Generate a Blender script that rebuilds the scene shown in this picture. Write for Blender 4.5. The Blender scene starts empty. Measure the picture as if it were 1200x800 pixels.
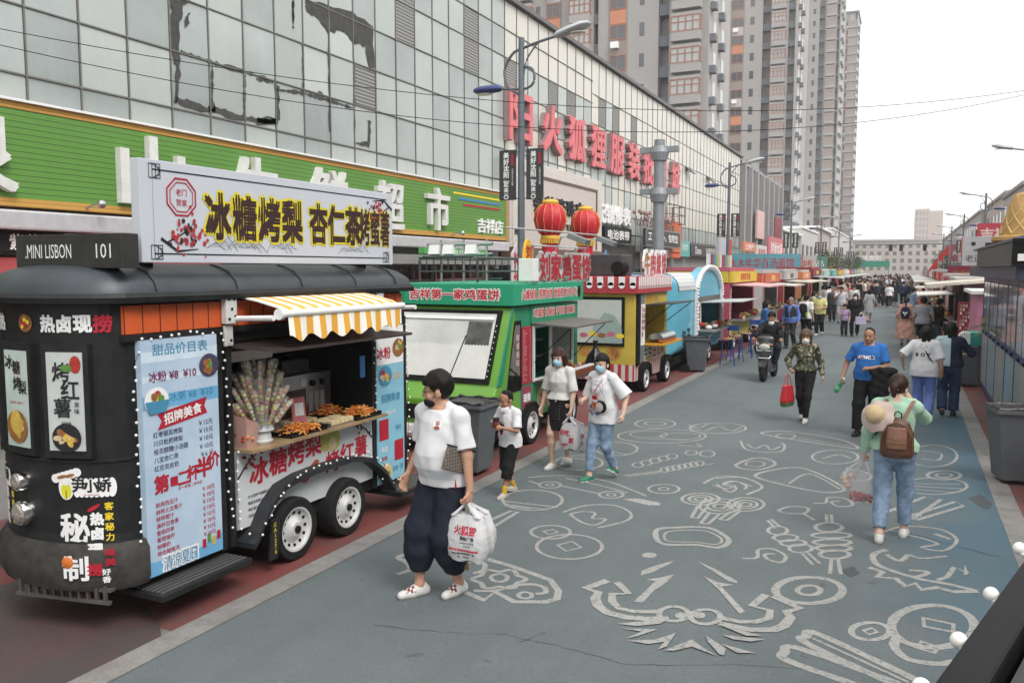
import bpy, bmesh, math, random
import numpy as np
from mathutils import Vector, Matrix
random.seed(7); rng = np.random.default_rng(7)
R = math.radians
S = bpy.context.scene
C = S.collection
# ---------------------------------------------------------------- camera, world, sun, exposure
cam_d = bpy.data.cameras.new('camera'); cam = bpy.data.objects.new('camera', cam_d); C.objects.link(cam)
cam_d.sensor_width = 36.0; cam_d.lens = 36.0*970/1200; cam_d.clip_start = .05; cam_d.clip_end = 3000
cam.location = (0, 0, 2.6); cam.rotation_euler = (R(90-5.008), 0, R(25.431))
S.camera = cam
W_ = bpy.data.worlds.new('World'); S.world = W_; W_.use_nodes = True
nt = W_.node_tree; nt.nodes.clear()
out = nt.nodes.new('ShaderNodeOutputWorld'); bg = nt.nodes.new('ShaderNodeBackground')
sky = nt.nodes.new('ShaderNodeTexSky'); sky.sky_type = 'NISHITA'; sky.sun_disc = False
SUN_EL, SUN_AZ = 50, 118
sky.sun_elevation = R(SUN_EL); sky.sun_rotation = R(SUN_AZ); sky.dust_density = 4.0; sky.air_density = 1.0; sky.ozone_density = 1.0
hsv = nt.nodes.new('ShaderNodeHueSaturation'); hsv.inputs['Saturation'].default_value = .16; hsv.inputs['Value'].default_value = 1.0
bg.inputs['Strength'].default_value = .13
nt.links.new(sky.outputs[0], hsv.inputs['Color']); veil = nt.nodes.new('ShaderNodeMixRGB'); veil.blend_type = 'ADD'; veil.inputs[0].default_value = 1; veil.inputs[2].default_value = (5.3, 5.25, 5.15, 1)
dim = nt.nodes.new('ShaderNodeMixRGB'); dim.blend_type = 'MULTIPLY'; dim.inputs[0].default_value = 1; dim.inputs[2].default_value = (.3, .3, .3, 1)
nt.links.new(hsv.outputs[0], dim.inputs[1]); nt.links.new(dim.outputs[0], veil.inputs[1])
nt.links.new(veil.outputs[0], bg.inputs[0]); nt.links.new(bg.outputs[0], out.inputs[0])
sd = bpy.data.lights.new('sun', 'SUN'); sd.energy = 1.2; sd.angle = R(25); sd.color = (1, .965, .91)
sun = bpy.data.objects.new('sun', sd); C.objects.link(sun)
_d = Vector((math.sin(R(SUN_AZ))*math.cos(R(SUN_EL)), math.cos(R(SUN_AZ))*math.cos(R(SUN_EL)), math.sin(R(SUN_EL))))
sun.rotation_euler = _d.to_track_quat('Z', 'Y').to_euler(); sun.location = (0, 0, 60)
S.view_settings.view_transform = 'Standard'; S.view_settings.look = 'None'
S.view_settings.gamma = 1; S.view_settings.use_curve_mapping = False
S.view_settings.exposure = .88
# ---------------------------------------------------------------- helpers
def V(*a): return Vector(a)
MATS = {}
def lin(h):
 h = h.lstrip('#'); c = [int(h[i:i+2], 16)/255 for i in (0, 2, 4)]
 return tuple(x/12.92 if x <= .04045 else ((x+.055)/1.055)**2.4 for x in c)
def mat(name, col, rough=.6, metal=0., var=.12, scale=6., bump=0., bscale=60., spec=.5, col2=None, alpha=1., trans=0., coat=0., emis=0.):
 """procedural paint: two octaves of noise move the base colour a little, optional bump"""
 if name in MATS: return MATS[name]
 m = bpy.data.materials.new(name); m.use_nodes = True; n = m.node_tree.nodes; L = m.node_tree.links
 b = n['Principled BSDF']
 if isinstance(col, str): col = lin(col)
 if isinstance(col2, str): col2 = lin(col2)
 tc = n.new('ShaderNodeTexCoord')
 nz = n.new('ShaderNodeTexNoise'); nz.inputs['Scale'].default_value = scale; nz.inputs['Detail'].default_value = 6; nz.inputs['Roughness'].default_value = .65
 L.new(tc.outputs['Object'], nz.inputs['Vector'])
 rp = n.new('ShaderNodeMapRange'); rp.inputs[1].default_value = .3; rp.inputs[2].default_value = .7
 L.new(nz.outputs['Fac'], rp.inputs[0])
 mx = n.new('ShaderNodeMix'); mx.data_type = 'RGBA'
 c1 = [max(0, c*(1-var)) for c in col]; c2 = [min(1, c*(1+var*.7)) for c in (col2 or col)]
 mx.inputs[6].default_value = (*c1, 1); mx.inputs[7].default_value = (*c2, 1)
 L.new(rp.outputs[0], mx.inputs[0]); L.new(mx.outputs[2], b.inputs['Base Color'])
 b.inputs['Roughness'].default_value = rough; b.inputs['Metallic'].default_value = metal
 b.inputs['Specular IOR Level'].default_value = spec; b.inputs['Coat Weight'].default_value = coat
 if alpha < 1: b.inputs['Alpha'].default_value = alpha
 if trans: b.inputs['Transmission Weight'].default_value = trans
 if emis: b.inputs['Emission Color'].default_value = (*col, 1); b.inputs['Emission Strength'].default_value = emis
 if bump:
  n2 = n.new('ShaderNodeTexNoise'); n2.inputs['Scale'].default_value = bscale; n2.inputs['Detail'].default_value = 4
  L.new(tc.outputs['Object'], n2.inputs['Vector'])
  bp = n.new('ShaderNodeBump'); bp.inputs['Strength'].default_value = bump; bp.inputs['Distance'].default_value = .02
  L.new(n2.outputs['Fac'], bp.inputs['Height']); L.new(bp.outputs[0], b.inputs['Normal'])
 MATS[name] = m
 return m
def stripes_mat(name, ca, cb, axis, period, duty=.5, rough=.7):
 if name in MATS: return MATS[name]
 m = mat(name, ca, rough, var=.05); n = m.node_tree.nodes; L = m.node_tree.links; b = n['Principled BSDF']
 base = b.inputs['Base Color'].links[0].from_socket
 tc = n.new('ShaderNodeTexCoord'); sx = n.new('ShaderNodeSeparateXYZ'); L.new(tc.outputs['Object'], sx.inputs[0])
 d = n.new('ShaderNodeMath'); d.operation = 'DIVIDE'; L.new(sx.outputs[axis], d.inputs[0]); d.inputs[1].default_value = period
 f = n.new('ShaderNodeMath'); f.operation = 'FRACT'; L.new(d.outputs[0], f.inputs[0])
 g = n.new('ShaderNodeMath'); g.operation = 'GREATER_THAN'; L.new(f.outputs[0], g.inputs[0]); g.inputs[1].default_value = duty
 mx = n.new('ShaderNodeMix'); mx.data_type = 'RGBA'; L.new(g.outputs[0], mx.inputs[0]); L.new(base, mx.inputs[6])
 mx.inputs[7].default_value = (*(lin(cb) if isinstance(cb, str) else cb), 1); L.new(mx.outputs[2], b.inputs['Base Color'])
 return m
def blotch_mat(name, cols, scale=8., rough=.7, smooth=False):
 """printed colour patches: voronoi cells through a constant ramp"""
 if name in MATS: return MATS[name]
 m = bpy.data.materials.new(name); m.use_nodes = True; n = m.node_tree.nodes; L = m.node_tree.links; b = n['Principled BSDF']
 tc = n.new('ShaderNodeTexCoord'); nz = n.new('ShaderNodeTexNoise'); nz.inputs['Scale'].default_value = scale*.7
 L.new(tc.outputs['Object'], nz.inputs['Vector'])
 ad = n.new('ShaderNodeMixRGB'); ad.blend_type = 'ADD'; ad.inputs[0].default_value = .12
 L.new(tc.outputs['Object'], ad.inputs[1]); L.new(nz.outputs['Color'], ad.inputs[2])
 vo = n.new('ShaderNodeTexVoronoi'); vo.inputs['Scale'].default_value = scale; L.new(ad.outputs[0], vo.inputs['Vector'])
 sx = n.new('ShaderNodeSeparateXYZ'); L.new(vo.outputs['Color'], sx.inputs[0])
 cr = n.new('ShaderNodeValToRGB'); cr.color_ramp.interpolation = 'LINEAR' if smooth else 'CONSTANT'
 L.new(sx.outputs[0], cr.inputs[0])
 for i, c in enumerate(cols):
  c = lin(c) if isinstance(c, str) else c
  e = cr.color_ramp.elements[i] if i < 2 else cr.color_ramp.elements.new(i/len(cols))
  e.position = i/len(cols); e.color = (*c, 1)
 L.new(cr.outputs[0], b.inputs['Base Color']); b.inputs['Roughness'].default_value = rough
 MATS[name] = m
 return m
def glass_mat(name, tint=(.8, .85, .85), rough=.05, alpha=.35):
 if name in MATS: return MATS[name]
 m = mat(name, tint, rough, var=.03); m.node_tree.nodes['Principled BSDF'].inputs['Alpha'].default_value = alpha
 return m
def wmat(o):
 m = o.matrix_basis.copy()
 while o.parent: o = o.parent; m = o.matrix_basis @ m
 return m
class MB:
 def __init__(s): s.v = []; s.f = []; s.m = []
 def add(s, vs, fs, mi=0):
  k = len(s.v); s.v += [tuple(v) for v in vs]; s.f += [tuple(i+k for i in f) for f in fs]; s.m += [mi]*len(fs); return s
 def box(s, x0, x1, y0, y1, z0, z1, mi=0):
  x0, x1 = min(x0, x1), max(x0, x1); y0, y1 = min(y0, y1), max(y0, y1); z0, z1 = min(z0, z1), max(z0, z1)
  return s.add([(x0,y0,z0),(x1,y0,z0),(x1,y1,z0),(x0,y1,z0),(x0,y0,z1),(x1,y0,z1),(x1,y1,z1),(x0,y1,z1)],
              [(0,3,2,1),(4,5,6,7),(0,1,5,4),(1,2,6,5),(2,3,7,6),(3,0,4,7)], mi)
 def obox(s, c, ax, ay, az, mi=0):
  c, ax, ay, az = Vector(c), Vector(ax), Vector(ay), Vector(az)
  p = [c+ax*i+ay*j+az*k for k in (-1,1) for i, j in ((-1,-1),(1,-1),(1,1),(-1,1))]
  return s.add(p, [(0,3,2,1),(4,5,6,7),(0,1,5,4),(1,2,6,5),(2,3,7,6),(3,0,4,7)], mi)
 def quad(s, a, b, c, d, mi=0): return s.add([a, b, c, d], [(0,1,2,3)], mi)
 def prism(s, pts, ax, a, b, mi=0):
  n = len(pts)
  def P(p, t):
   q = [p[0], p[1]]; q.insert(ax, t); return q
  vs = [P(p, a) for p in pts]+[P(p, b) for p in pts]
  fs = [tuple(range(n))[::-1], tuple(range(n, 2*n))]+[(i, (i+1) % n, n+(i+1) % n, n+i) for i in range(n)]
  return s.add(vs, fs, mi)
 def loft(s, rings, mi=0, caps=True):
  n = len(rings[0]); vs = [p for r in rings for p in r]; fs = []
  for k in range(len(rings)-1):
   for i in range(n): j = (i+1) % n; fs.append((k*n+i, k*n+j, (k+1)*n+j, (k+1)*n+i))
  if caps: fs += [tuple(range(n))[::-1], tuple(range((len(rings)-1)*n, len(rings)*n))]
  return s.add(vs, fs, mi)
 def tube(s, pts, r, seg=8, mi=0, closed=False):
  P = [Vector(p) for p in pts]; rings = []
  rr = r if isinstance(r, (list, tuple)) else [r]*len(P)
  up = Vector((0, 0, 1))
  for i, p in enumerate(P):
   t = (P[min(i+1, len(P)-1)]-P[max(i-1, 0)])
   if t.length < 1e-9: t = Vector((0, 0, 1))
   t.normalize(); a = t.cross(up if abs(t.z) < .95 else Vector((1, 0, 0))).normalized(); b = t.cross(a)
   rings.append([p+(a*math.cos(q)+b*math.sin(q))*rr[i] for q in [2*math.pi*k/seg for k in range(seg)]])
  return s.loft(rings, mi)
 def path(s, pts, r, seg=8, mi=0, sub=5):
  q = []; n = len(pts)
  for i in range(n-1):
   p0, p1, p2, p3 = (Vector(pts[min(max(i+k, 0), n-1)]) for k in (-1, 0, 1, 2))
   for k in range(sub): t = k/sub; q.append(.5*((2*p1)+(p2-p0)*t+(2*p0-5*p1+4*p2-p3)*t*t+(3*p1-p0-3*p2+p3)*t**3))
  return s.tube(q+[Vector(pts[-1])], r, seg, mi)
 def cyl(s, p0, p1, r0, r1=None, seg=16, mi=0): return s.tube([p0, p1], [r0, r0 if r1 is None else r1], seg, mi)
 def lathe(s, prof, c, axis='z', seg=20, mi=0, caps=True):
  def P(r, h, q):
   a, b = r*math.cos(q), r*math.sin(q)
   d = {'z': (a, b, h), 'x': (h, a, b), 'y': (b, h, a)}[axis]
   return (c[0]+d[0], c[1]+d[1], c[2]+d[2])
  return s.loft([[P(r, h, 2*math.pi*k/seg) for k in range(seg)] for r, h in prof], mi, caps)
 def ball(s, c, r, seg=12, rings=8, mi=0):
  r = r if isinstance(r, (tuple, list)) else (r, r, r); rs = []
  for i in range(rings+1):
   t = math.pi*(.02+.96*i/rings)-math.pi/2
   rs.append([(c[0]+r[0]*math.cos(t)*math.cos(q), c[1]+r[1]*math.cos(t)*math.sin(q), c[2]+r[2]*math.sin(t)) for q in [2*math.pi*k/seg for k in range(seg)]])
  return s.loft(rs, mi)
 def build(s, name, mats, parent=None, bevel=0., smooth=False, local=False, bseg=2):
  me = bpy.data.meshes.new(name)
  vs = s.v
  if parent is not None and not local:
   inv = wmat(parent).inverted(); vs = [inv @ Vector(v) for v in vs]
  me.from_pydata([tuple(v) for v in vs], [], s.f)
  if not isinstance(mats, (list, tuple)): mats = [mats]
  for m in mats: me.materials.append(m)
  me.polygons.foreach_set('material_index', s.m)
  if bevel or True:
   bm = bmesh.new(); bm.from_mesh(me); bmesh.ops.recalc_face_normals(bm, faces=bm.faces)
   if bevel:
    es = [e for e in bm.edges if len(e.link_faces) == 2 and e.calc_face_angle(0) > .6]
    bmesh.ops.bevel(bm, geom=es, offset=bevel, segments=bseg, affect='EDGES', profile=.6, clamp_overlap=True)
   bm.to_mesh(me); bm.free()
  if smooth:
   me.polygons.foreach_set('use_smooth', [True]*len(me.polygons))
   try: me.set_sharp_from_angle(angle=R(40))
   except Exception: pass
  me.update()
  o = bpy.data.objects.new(name, me); C.objects.link(o)
  if parent is not None: o.parent = parent
  return o
def tag(o, label, cat, group=None, kind=None):
 if label: o['label'] = label
 if cat: o['category'] = cat
 if group: o['group'] = group
 if kind: o['kind'] = kind
 return o
def thing(name, label, cat, loc=(0, 0, 0), rz=0., group=None):
 o = bpy.data.objects.new(name, None); C.objects.link(o); o.empty_display_size = .2
 o.location = loc; o.rotation_euler = (0, 0, rz)
 return tag(o, label, cat, group)
def kids(o): return [c for c in bpy.data.objects if c.parent == o]
def dup(root, loc, rz=None, label=None, group=None, tree=None):
 r = root.copy(); C.objects.link(r); r.location = loc
 if rz is not None: r.rotation_euler = (0, 0, rz)
 if label: r['label'] = label
 if group: r['group'] = group
 for ch in kids(root):
  c = ch.copy(); C.objects.link(c); c.parent = r
  for g in kids(ch):
   d = g.copy(); C.objects.link(d); d.parent = c
 return r
def struct(o, label=None): o['kind'] = 'structure'; return o
# ---- lettering
_TC = {}
def glyphs(s, bold=.0, ext=0.):
 key = (s, bold, ext)
 if key not in _TC:
  c = bpy.data.curves.new('lettering', 'FONT'); c.body = s; c.resolution_u = 2; c.offset = bold; c.extrude = ext
  o = bpy.data.objects.new('lettering', c); me = o.to_mesh()
  n = len(me.vertices); co = np.empty(n*3); me.vertices.foreach_get('co', co); co = co.reshape(-1, 3)
  fs = [tuple(p.vertices) for p in me.polygons]
  o.to_mesh_clear(); bpy.data.objects.remove(o); bpy.data.curves.remove(c)
  _TC[key] = (co, fs)
 return _TC[key]
class Txt(MB):
 """lines of lettering collected into one mesh; plane given by origin o, right r, up u"""
 def __init__(s, o=(0,0,0), r=(0,1,0), u=(0,0,1)):
  super().__init__(); s.o = Vector(o); s.r = Vector(r).normalized(); s.u = Vector(u).normalized(); s.n = s.r.cross(s.u)
 def line(s, t, x, y, h=None, w=None, bold=.012, depth=0., align='c', lift=.003, mi=0, rot=0.):
  co, fs = glyphs(t, 0., .05 if depth else 0.)
  if len(co) == 0: return s
  if bold > .009:
   em = (h/(co[:, 1].max()-co[:, 1].min()) if h else w/(co[:, 0].max()-co[:, 0].min())); e = bold*em*.8
   sh = ((-e, 0), (e, 0)) if bold < .02 else ((-e, -e), (e, -e), (e, e), (-e, e)) if bold < .05 else ((-e, -e), (0, -e*1.3), (e, -e), (e*1.3, 0), (e, e), (0, e*1.3), (-e, e), (-e*1.3, 0))
   for i, (a, b) in enumerate(sh): s.line(t, x+a*(1+.037*i), y+b*(1.013+.029*i), h, w, 0., depth, align, lift+.00012*i+(.0007*i if depth else 0), mi, rot)
   return s
  lo = co.min(0); hi = co.max(0); bw, bh = hi[0]-lo[0], hi[1]-lo[1]
  sy = h/bh if h else w/bw; sx = w/bw if w else sy
  cx = {'c': (lo[0]+hi[0])/2, 'l': lo[0], 'r': hi[0]}[align]; cy = (lo[1]+hi[1])/2
  P = []
  cr, sr = math.cos(rot), math.sin(rot)
  for p in co:
   a = (p[0]-cx)*sx; b = (p[1]-cy)*sy
   a, b = a*cr-b*sr, a*sr+b*cr
   e = lift + ((p[2]/.05+1)/2*depth if depth else 0)
   P.append(s.o+s.r*(x+a)+s.u*(y+b)+s.n*e)
  return s.add(P, fs, mi)
 def column(s, t, x, y, h, pitch=None, **k):
  p = pitch or h*1.2
  for i, ch in enumerate(t):
   if ch != ' ': s.line(ch, x, y-i*p, h=h, **k)
  return s
 def rect(s, x0, x1, y0, y1, lift=.002, mi=0):
  P = [s.o+s.r*a+s.u*b+s.n*lift for a, b in ((x0,y0),(x1,y0),(x1,y1),(x0,y1))]
  return s.add(P, [(0,1,2,3)], mi)
 def poly(s, pts, lift=.003, mi=0):
  return s.add([s.o+s.r*a+s.u*b+s.n*lift for a, b in pts], [tuple(range(len(pts)))], mi)
 def disc(s, x, y, rx, ry=None, lift=.003, mi=0, seg=20, rot=0):
  ry = ry or rx
  return s.poly([(x+rx*math.cos(q)*math.cos(rot)-ry*math.sin(q)*math.sin(rot), y+rx*math.cos(q)*math.sin(rot)+ry*math.sin(q)*math.cos(rot)) for q in [2*math.pi*k/seg for k in range(seg)]], lift, mi)
 def stroke(s, pts, w, lift=.003, mi=0, closed=False, climb=0.):
  P = [Vector((p[0], p[1])) for p in pts]; n = len(P)
  L_, R_ = [], []
  for i in range(n):
   a = P[(i-1) % n] if closed or i > 0 else P[i]; b = P[(i+1) % n] if closed or i < n-1 else P[i]
   t = b-a; t = t.normalized() if t.length > 1e-9 else Vector((1, 0)); nn = Vector((-t.y, t.x))
   ww = w[i] if isinstance(w, (list, tuple)) else w
   L_.append(P[i]+nn*ww/2); R_.append(P[i]-nn*ww/2)
  m = n if closed else n-1
  vs = [s.o+s.r*p.x+s.u*p.y+s.n*(lift+climb*(i % n)) for i, p in enumerate(L_+R_)]
  return s.add(vs, [(i, n+i, n+(i+1) % n, (i+1) % n) for i in range(m)], mi)
 def build(s, name, mats, parent=None, **k):
  me_k = dict(k)
  o = super().build(name, mats, parent, **me_k)
  return o
white = mat('white_paint', (.78, .78, .77), .5, var=.05)
black = mat('black_paint', (.012, .012, .013), .5, var=.3, spec=.25)
matblk = mat('black_matte', (.012, .012, .012), .8, var=.3, spec=.15)
dkgrey = mat('dark_grey_metal', (.06, .065, .07), .45, .3, var=.2)
grey = mat('grey_metal', (.22, .24, .25), .45, .4, var=.12)
steel = mat('brushed_steel', (.5, .5, .5), .3, .9, var=.12, scale=20)
rubber = mat('rubber', (.016, .016, .016), .8, spec=.2, var=.25, bump=.2)
red = mat('red_paint', (.55, .03, .035), .5, var=.1)
yellow = mat('yellow_paint', (.75, .45, .04), .5, var=.1)
orange = mat('orange_paint', (.75, .14, .025), .45, var=.08)
inkred = mat('red_ink', (.42, .01, .03), .6, var=.1)
inkblk = mat('black_ink', (.012, .012, .014), .6, var=.1)
inkblue = mat('blue_ink', (.05, .22, .5), .6, var=.1)
inkwht = mat('white_ink', (.82, .82, .82), .6, var=.03)
inkyel = mat('yellow_ink', (.8, .6, .03), .6, var=.05)
inkgrn = mat('green_ink', (.08, .33, .08), .6, var=.1)
bulbm = mat('bulb_glass', (.85, .85, .8), .25, var=.05)
wood = mat('wood', (.33, .2, .1), .55, var=.3, scale=12)
# ---------------------------------------------------------------- measuring: survey points of the photograph on known planes of the street
_F = np.array([0, 0, -1.]); _vp = np.array([463/970, 85/970, -1.]); _vp /= np.linalg.norm(_vp); _p = R(5.008)
_z = np.array([0, math.cos(_p), math.sin(_p)]); _y = _vp-_z*(_vp@_z); _y /= np.linalg.norm(_y); _x = np.cross(_y, _z); _M = np.stack([_x, _y, _z])
def _ray(u, v): return _M @ np.array([(u-600)/970, -(v-400)/970, -1.])
def G(u, v):
 r = _ray(u, v); t = -2.6/r[2]; return (r[0]*t, r[1]*t)
def onX(u, v, X):
 r = _ray(u, v); t = X/r[0]; return (r[1]*t, 2.6+r[2]*t)
# ---------------------------------------------------------------- ground
def ground_mat(name, base, patch, spk, rough=.8, blue=False, wear=None, wsc=.8, wr=(.44, .62)):
 m = bpy.data.materials.new(name); m.use_nodes = True; n = m.node_tree.nodes; L = m.node_tree.links; b = n['Principled BSDF']
 tc = n.new('ShaderNodeTexCoord')
 def noise(sc, det=6, ro=.6):
  z = n.new('ShaderNodeTexNoise'); z.inputs['Scale'].default_value = sc; z.inputs['Detail'].default_value = det; z.inputs['Roughness'].default_value = ro
  L.new(tc.outputs['Object'], z.inputs['Vector']); return z.outputs['Fac']
 def rng_(s, a, b_, c=0., d=1.):
  r = n.new('ShaderNodeMapRange'); L.new(s, r.inputs[0]); r.inputs[1].default_value = a; r.inputs[2].default_value = b_; r.inputs[3].default_value = c; r.inputs[4].default_value = d; return r.outputs[0]
 def mix(f, a, b_):
  x = n.new('ShaderNodeMix'); x.data_type = 'RGBA'; L.new(f, x.inputs[0])
  for i, c in ((6, a), (7, b_)):
   if isinstance(c, tuple): x.inputs[i].default_value = (*c, 1)
   else: L.new(c, x.inputs[i])
  return x.outputs[2]
 c = mix(rng_(noise(.35, 8, .7), .4, .62), base, tuple(x*.93 for x in patch))
 c = mix(rng_(noise(2.3, 8, .75), .52, .75, 0, .55), c, tuple(x*.72 for x in base))
 c = mix(rng_(noise(140, 2, .5), .62, .74, 0, .55), c, spk)
 c = mix(rng_(noise(90, 2, .5), .66, .75, 0, .7), c, tuple(x*.35 for x in base))
 c = mix(rng_(noise(38, 3, .6), .5, .72, 0, .45), c, tuple(x*.6 for x in base)); c = mix(rng_(noise(55, 2, .5), .6, .72, 0, .35), c, spk)
 c = mix(rng_(noise(4.3, 3, .5), .69, .74, 0, .6), c, tuple(x*.5 for x in base))
 mp = n.new('ShaderNodeMapping'); mp.inputs['Scale'].default_value = (1.6, .06, 1); L.new(tc.outputs['Object'], mp.inputs[0]); z = n.new('ShaderNodeTexNoise'); z.inputs['Scale'].default_value = 1.5; z.inputs['Detail'].default_value = 5; L.new(mp.outputs[0], z.inputs['Vector'])
 c = mix(rng_(z.outputs['Fac'], .5, .7, 0, .4), c, tuple(x*.7 for x in base))
 if blue:
  sx = n.new('ShaderNodeSeparateXYZ'); L.new(tc.outputs['Object'], sx.inputs[0])
  ad = n.new('ShaderNodeMath'); ad.operation = 'ADD'; L.new(sx.outputs[0], ad.inputs[0]); L.new(rng_(noise(.9, 6), .3, .7, -.5, .5), ad.inputs[1])
  c = mix(rng_(ad.outputs[0], -.1, 1.0, 0, .8), c, (.05, .115, .16))
 if wear: c = mix(rng_(noise(wsc, 9, .75), *wr), c, wear)
 L.new(c, b.inputs['Base Color']); b.inputs['Roughness'].default_value = rough
 bp = n.new('ShaderNodeBump'); bp.inputs['Strength'].default_value = .35; bp.inputs['Distance'].default_value = .01
 L.new(noise(110, 3), bp.inputs['Height']); L.new(bp.outputs[0], b.inputs['Normal'])
 return m
def sheet(name, x0, x1, y0, y1, z, m, parent=None):
 return MB().quad((x0,y0,z),(x1,y0,z),(x1,y1,z),(x0,y1,z)).build(name, m, parent)
struct(sheet('pavement', -400, 400, -60, 1400, 0, ground_mat('paving', (.2, .19, .18), (.15, .145, .14), (.28, .27, .26))))
road = struct(sheet('road', -4.45, .98, -20, 420, .004, ground_mat('road_paint', (.118, .141, .147), (.096, .118, .124), (.195, .214, .216), blue=True)))
struct(sheet('red_pavement', -8.4, -4.68, 4.15, 260, .004, ground_mat('red_asphalt', (.185, .043, .038), (.15, .042, .04), (.22, .1, .09), wear=(.115, .06, .056))))
struct(sheet('red_pavement', 1.2, 3.6, -20, 260, .004, ground_mat('red_asphalt2', (.185, .046, .04), (.13, .045, .042), (.24, .11, .1), wear=(.11, .07, .062))))
_e = [(-8.4, 4.5)]+[(-8.4+.25*i, 4.35+.22*math.sin(i*1.7)+.12*math.sin(i*4.1)) for i in range(1, 15)]+[(-4.68, 4.05)]
struct(MB().add([(x, y, .008) for x, y in _e]+[(-4.68, -20, .008), (-8.4, -20, .008)], [tuple(range(len(_e)+2))]).build('asphalt_patch', ground_mat('dark_asphalt', (.062, .056, .054), (.05, .042, .041), (.11, .1, .1), wear=(.085, .045, .042))))
kerbm = ground_mat('kerb_line', (.27, .26, .245), (.2, .195, .185), (.36, .35, .335), wear=(.17, .165, .16), wsc=3)
for a, b in ((-4.68, -4.45), (.98, 1.2)): struct(sheet('kerb_line', a, b, -20, 260, .008, kerbm))
crackm = mat('crack', (.07, .078, .08), .9)
def crack(pts, w=.005):
 t = Txt((0, 0, .004), (1, 0, 0), (0, 1, 0)); P = []
 for a, b in zip(pts[:-1], pts[1:]):
  for k in range(6):
   q = k/6; P.append((a[0]+(b[0]-a[0])*q+random.uniform(-4, 4), a[1]+(b[1]-a[1])*q+random.uniform(-1.2, 1.2)))
 t.stroke([G(*p) for p in P], [w*random.uniform(.4, 1.3) for _ in P], .003); t.build('crack', crackm, road)
crack([(440,734),(520,741),(600,745),(680,764),(740,780),(860,779),(990,786)])
crack([(860,455),(900,462),(950,470)], .014); crack([(640,742),(600,756)], .006); crack([(1050,620),(1120,640),(1180,655)], .01)
struct(MB().add([(*G(u, v), .0065) for u, v in ((1135,583),(1150,580),(1163,590),(1158,597),(1145,592))]+[(*G(u, v), .0065) for u, v in ((985,668),(1000,664),(1008,672),(996,677))], [(0,1,2,3,4),(5,6,7,8)]).build('water_stain', mat('wet', (.05, .06, .068), .5)))
paintm = ground_mat('road_drawing_paint', (.36, .355, .335), (.32, .315, .3), (.15, .165, .168), wear=(.17, .185, .188), wsc=22, wr=(.52, .6))
LW = .038
class Draw:
 def __init__(s, f): s.f = f; s.t = Txt((0, 0, .004), (1, 0, 0), (0, 1, 0)); s.k = 0
 def lift(s): s.k += 1; return .00009*s.k
 def P(s, p): return G(*s.f(*p))
 def line(s, pts, w=LW, closed=False, smooth=True):
  if smooth and len(pts) > 2:
   q = []; n = len(pts)
   for i in range(n if closed else n-1):
    p0, p1, p2, p3 = (pts[(i+k) % n] if closed else pts[min(max(i+k, 0), n-1)] for k in (-1, 0, 1, 2))
    for k in range(6):
     t = k/6
     q.append(tuple(.5*((2*p1[j])+(-p0[j]+p2[j])*t+(2*p0[j]-5*p1[j]+4*p2[j]-p3[j])*t*t+(-p0[j]+3*p1[j]-3*p2[j]+p3[j])*t**3) for j in (0, 1)))
   if not closed: q.append(pts[-1])
   pts = q
  g = [s.P(p) for p in pts]
  s.t.stroke(g, [w*random.uniform(.85, 1.0) for _ in g], .002+s.lift(), closed=closed, climb=.000009); return s
 def ring(s, x, y, rx, ry, w=LW):
  return s.line([(x+rx*math.cos(q), y+ry*math.sin(q)) for q in [2*math.pi*k/36 for k in range(36)]], w, True, False)
 def fill(s, *pts):
  vs = [Vector((*s.P(p), .006+s.lift())) for p in pts]
  s.t.add(vs, [tuple(range(len(vs)))]); return s
 def sq(s, x, y, a, b, w=.035, k=.25): return s.line([(x-a, y-b*k), (x+a*k, y-b), (x+a, y+b*k), (x-a*k, y+b)], w, True, False)
 def done(s, name): return s.t.build(name, paintm, road)
Z4 = lambda x, y: (640+x/3.75, 580+y/3.75)
Z6 = lambda x, y: (560+x/3.2, 470+y/3.2)
Z7 = lambda x, y: (840+x/2.667, 500+y/2.667)
Z2 = lambda x, y: (460+x/4, 520+y/4)
d = Draw(Z4)
d.fill((565,290),(520,300),(455,320),(420,335),(415,355),(470,340),(520,315)).fill((563,350),(500,365),(440,372),(480,380),(385,470),(425,475),(470,425),(530,385))
d.fill((660,290),(740,325),(840,380),(838,390),(800,380),(720,330)).fill((690,357),(750,385),(828,398),(770,405),(875,515),(850,525),(760,420))
d.line([(272,378),(175,412),(230,430),(215,455),(228,490),(270,520),(350,540),(440,547),(540,545)], .085, smooth=False).line([(310,385),(362,435),(290,437),(290,470),(320,500),(390,515),(505,515)], .07, smooth=False)
d.line([(1000,447),(1115,500),(1055,515),(1075,540),(1045,578),(1000,595),(900,595),(760,568)], .085, smooth=False).line([(965,440),(905,490),(985,510),(978,545),(920,560),(850,560),(760,540)], .07, smooth=False)
d.ring(560,525,65,32,.05).ring(700,538,65,32,.05)
for x in (590, 675): d.fill(*[(x+25*math.cos(q), 533+14*math.sin(q)) for q in [k*math.pi/6 for k in range(12)]])
for sp in [((310,570),(420,560),(540,548),(500,570),(400,580)),((330,590),(490,595),(400,625),(350,635),(420,605)),((360,645),(480,640),(570,610),(530,670),(490,685),(520,650),(450,660)),((520,688),(640,640),(680,670),(750,712),(640,672),(560,690)),((700,622),(790,680),(780,710),(760,705),(710,650)),((770,660),(920,700),(840,700)),((775,620),(960,640),(900,650),(820,640)),((745,570),(950,625),(880,625))]: d.fill(*sp)
d.done('painted_dragon_face')
d = Draw(Z6); d.ring(343,547,123,46).sq(343,545,45,18).ring(273,492,74,25).sq(273,491,28,9).done('painted_coins')
Draw(Z6).line([(318,418),(400,393),(500,390),(560,410),(575,435),(540,455),(450,476)]).line([(345,425),(390,455),(440,465),(480,443),(430,440),(440,420),(390,415),(345,425)], .035).done('painted_dumpling')
d = Draw(Z6)
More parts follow.
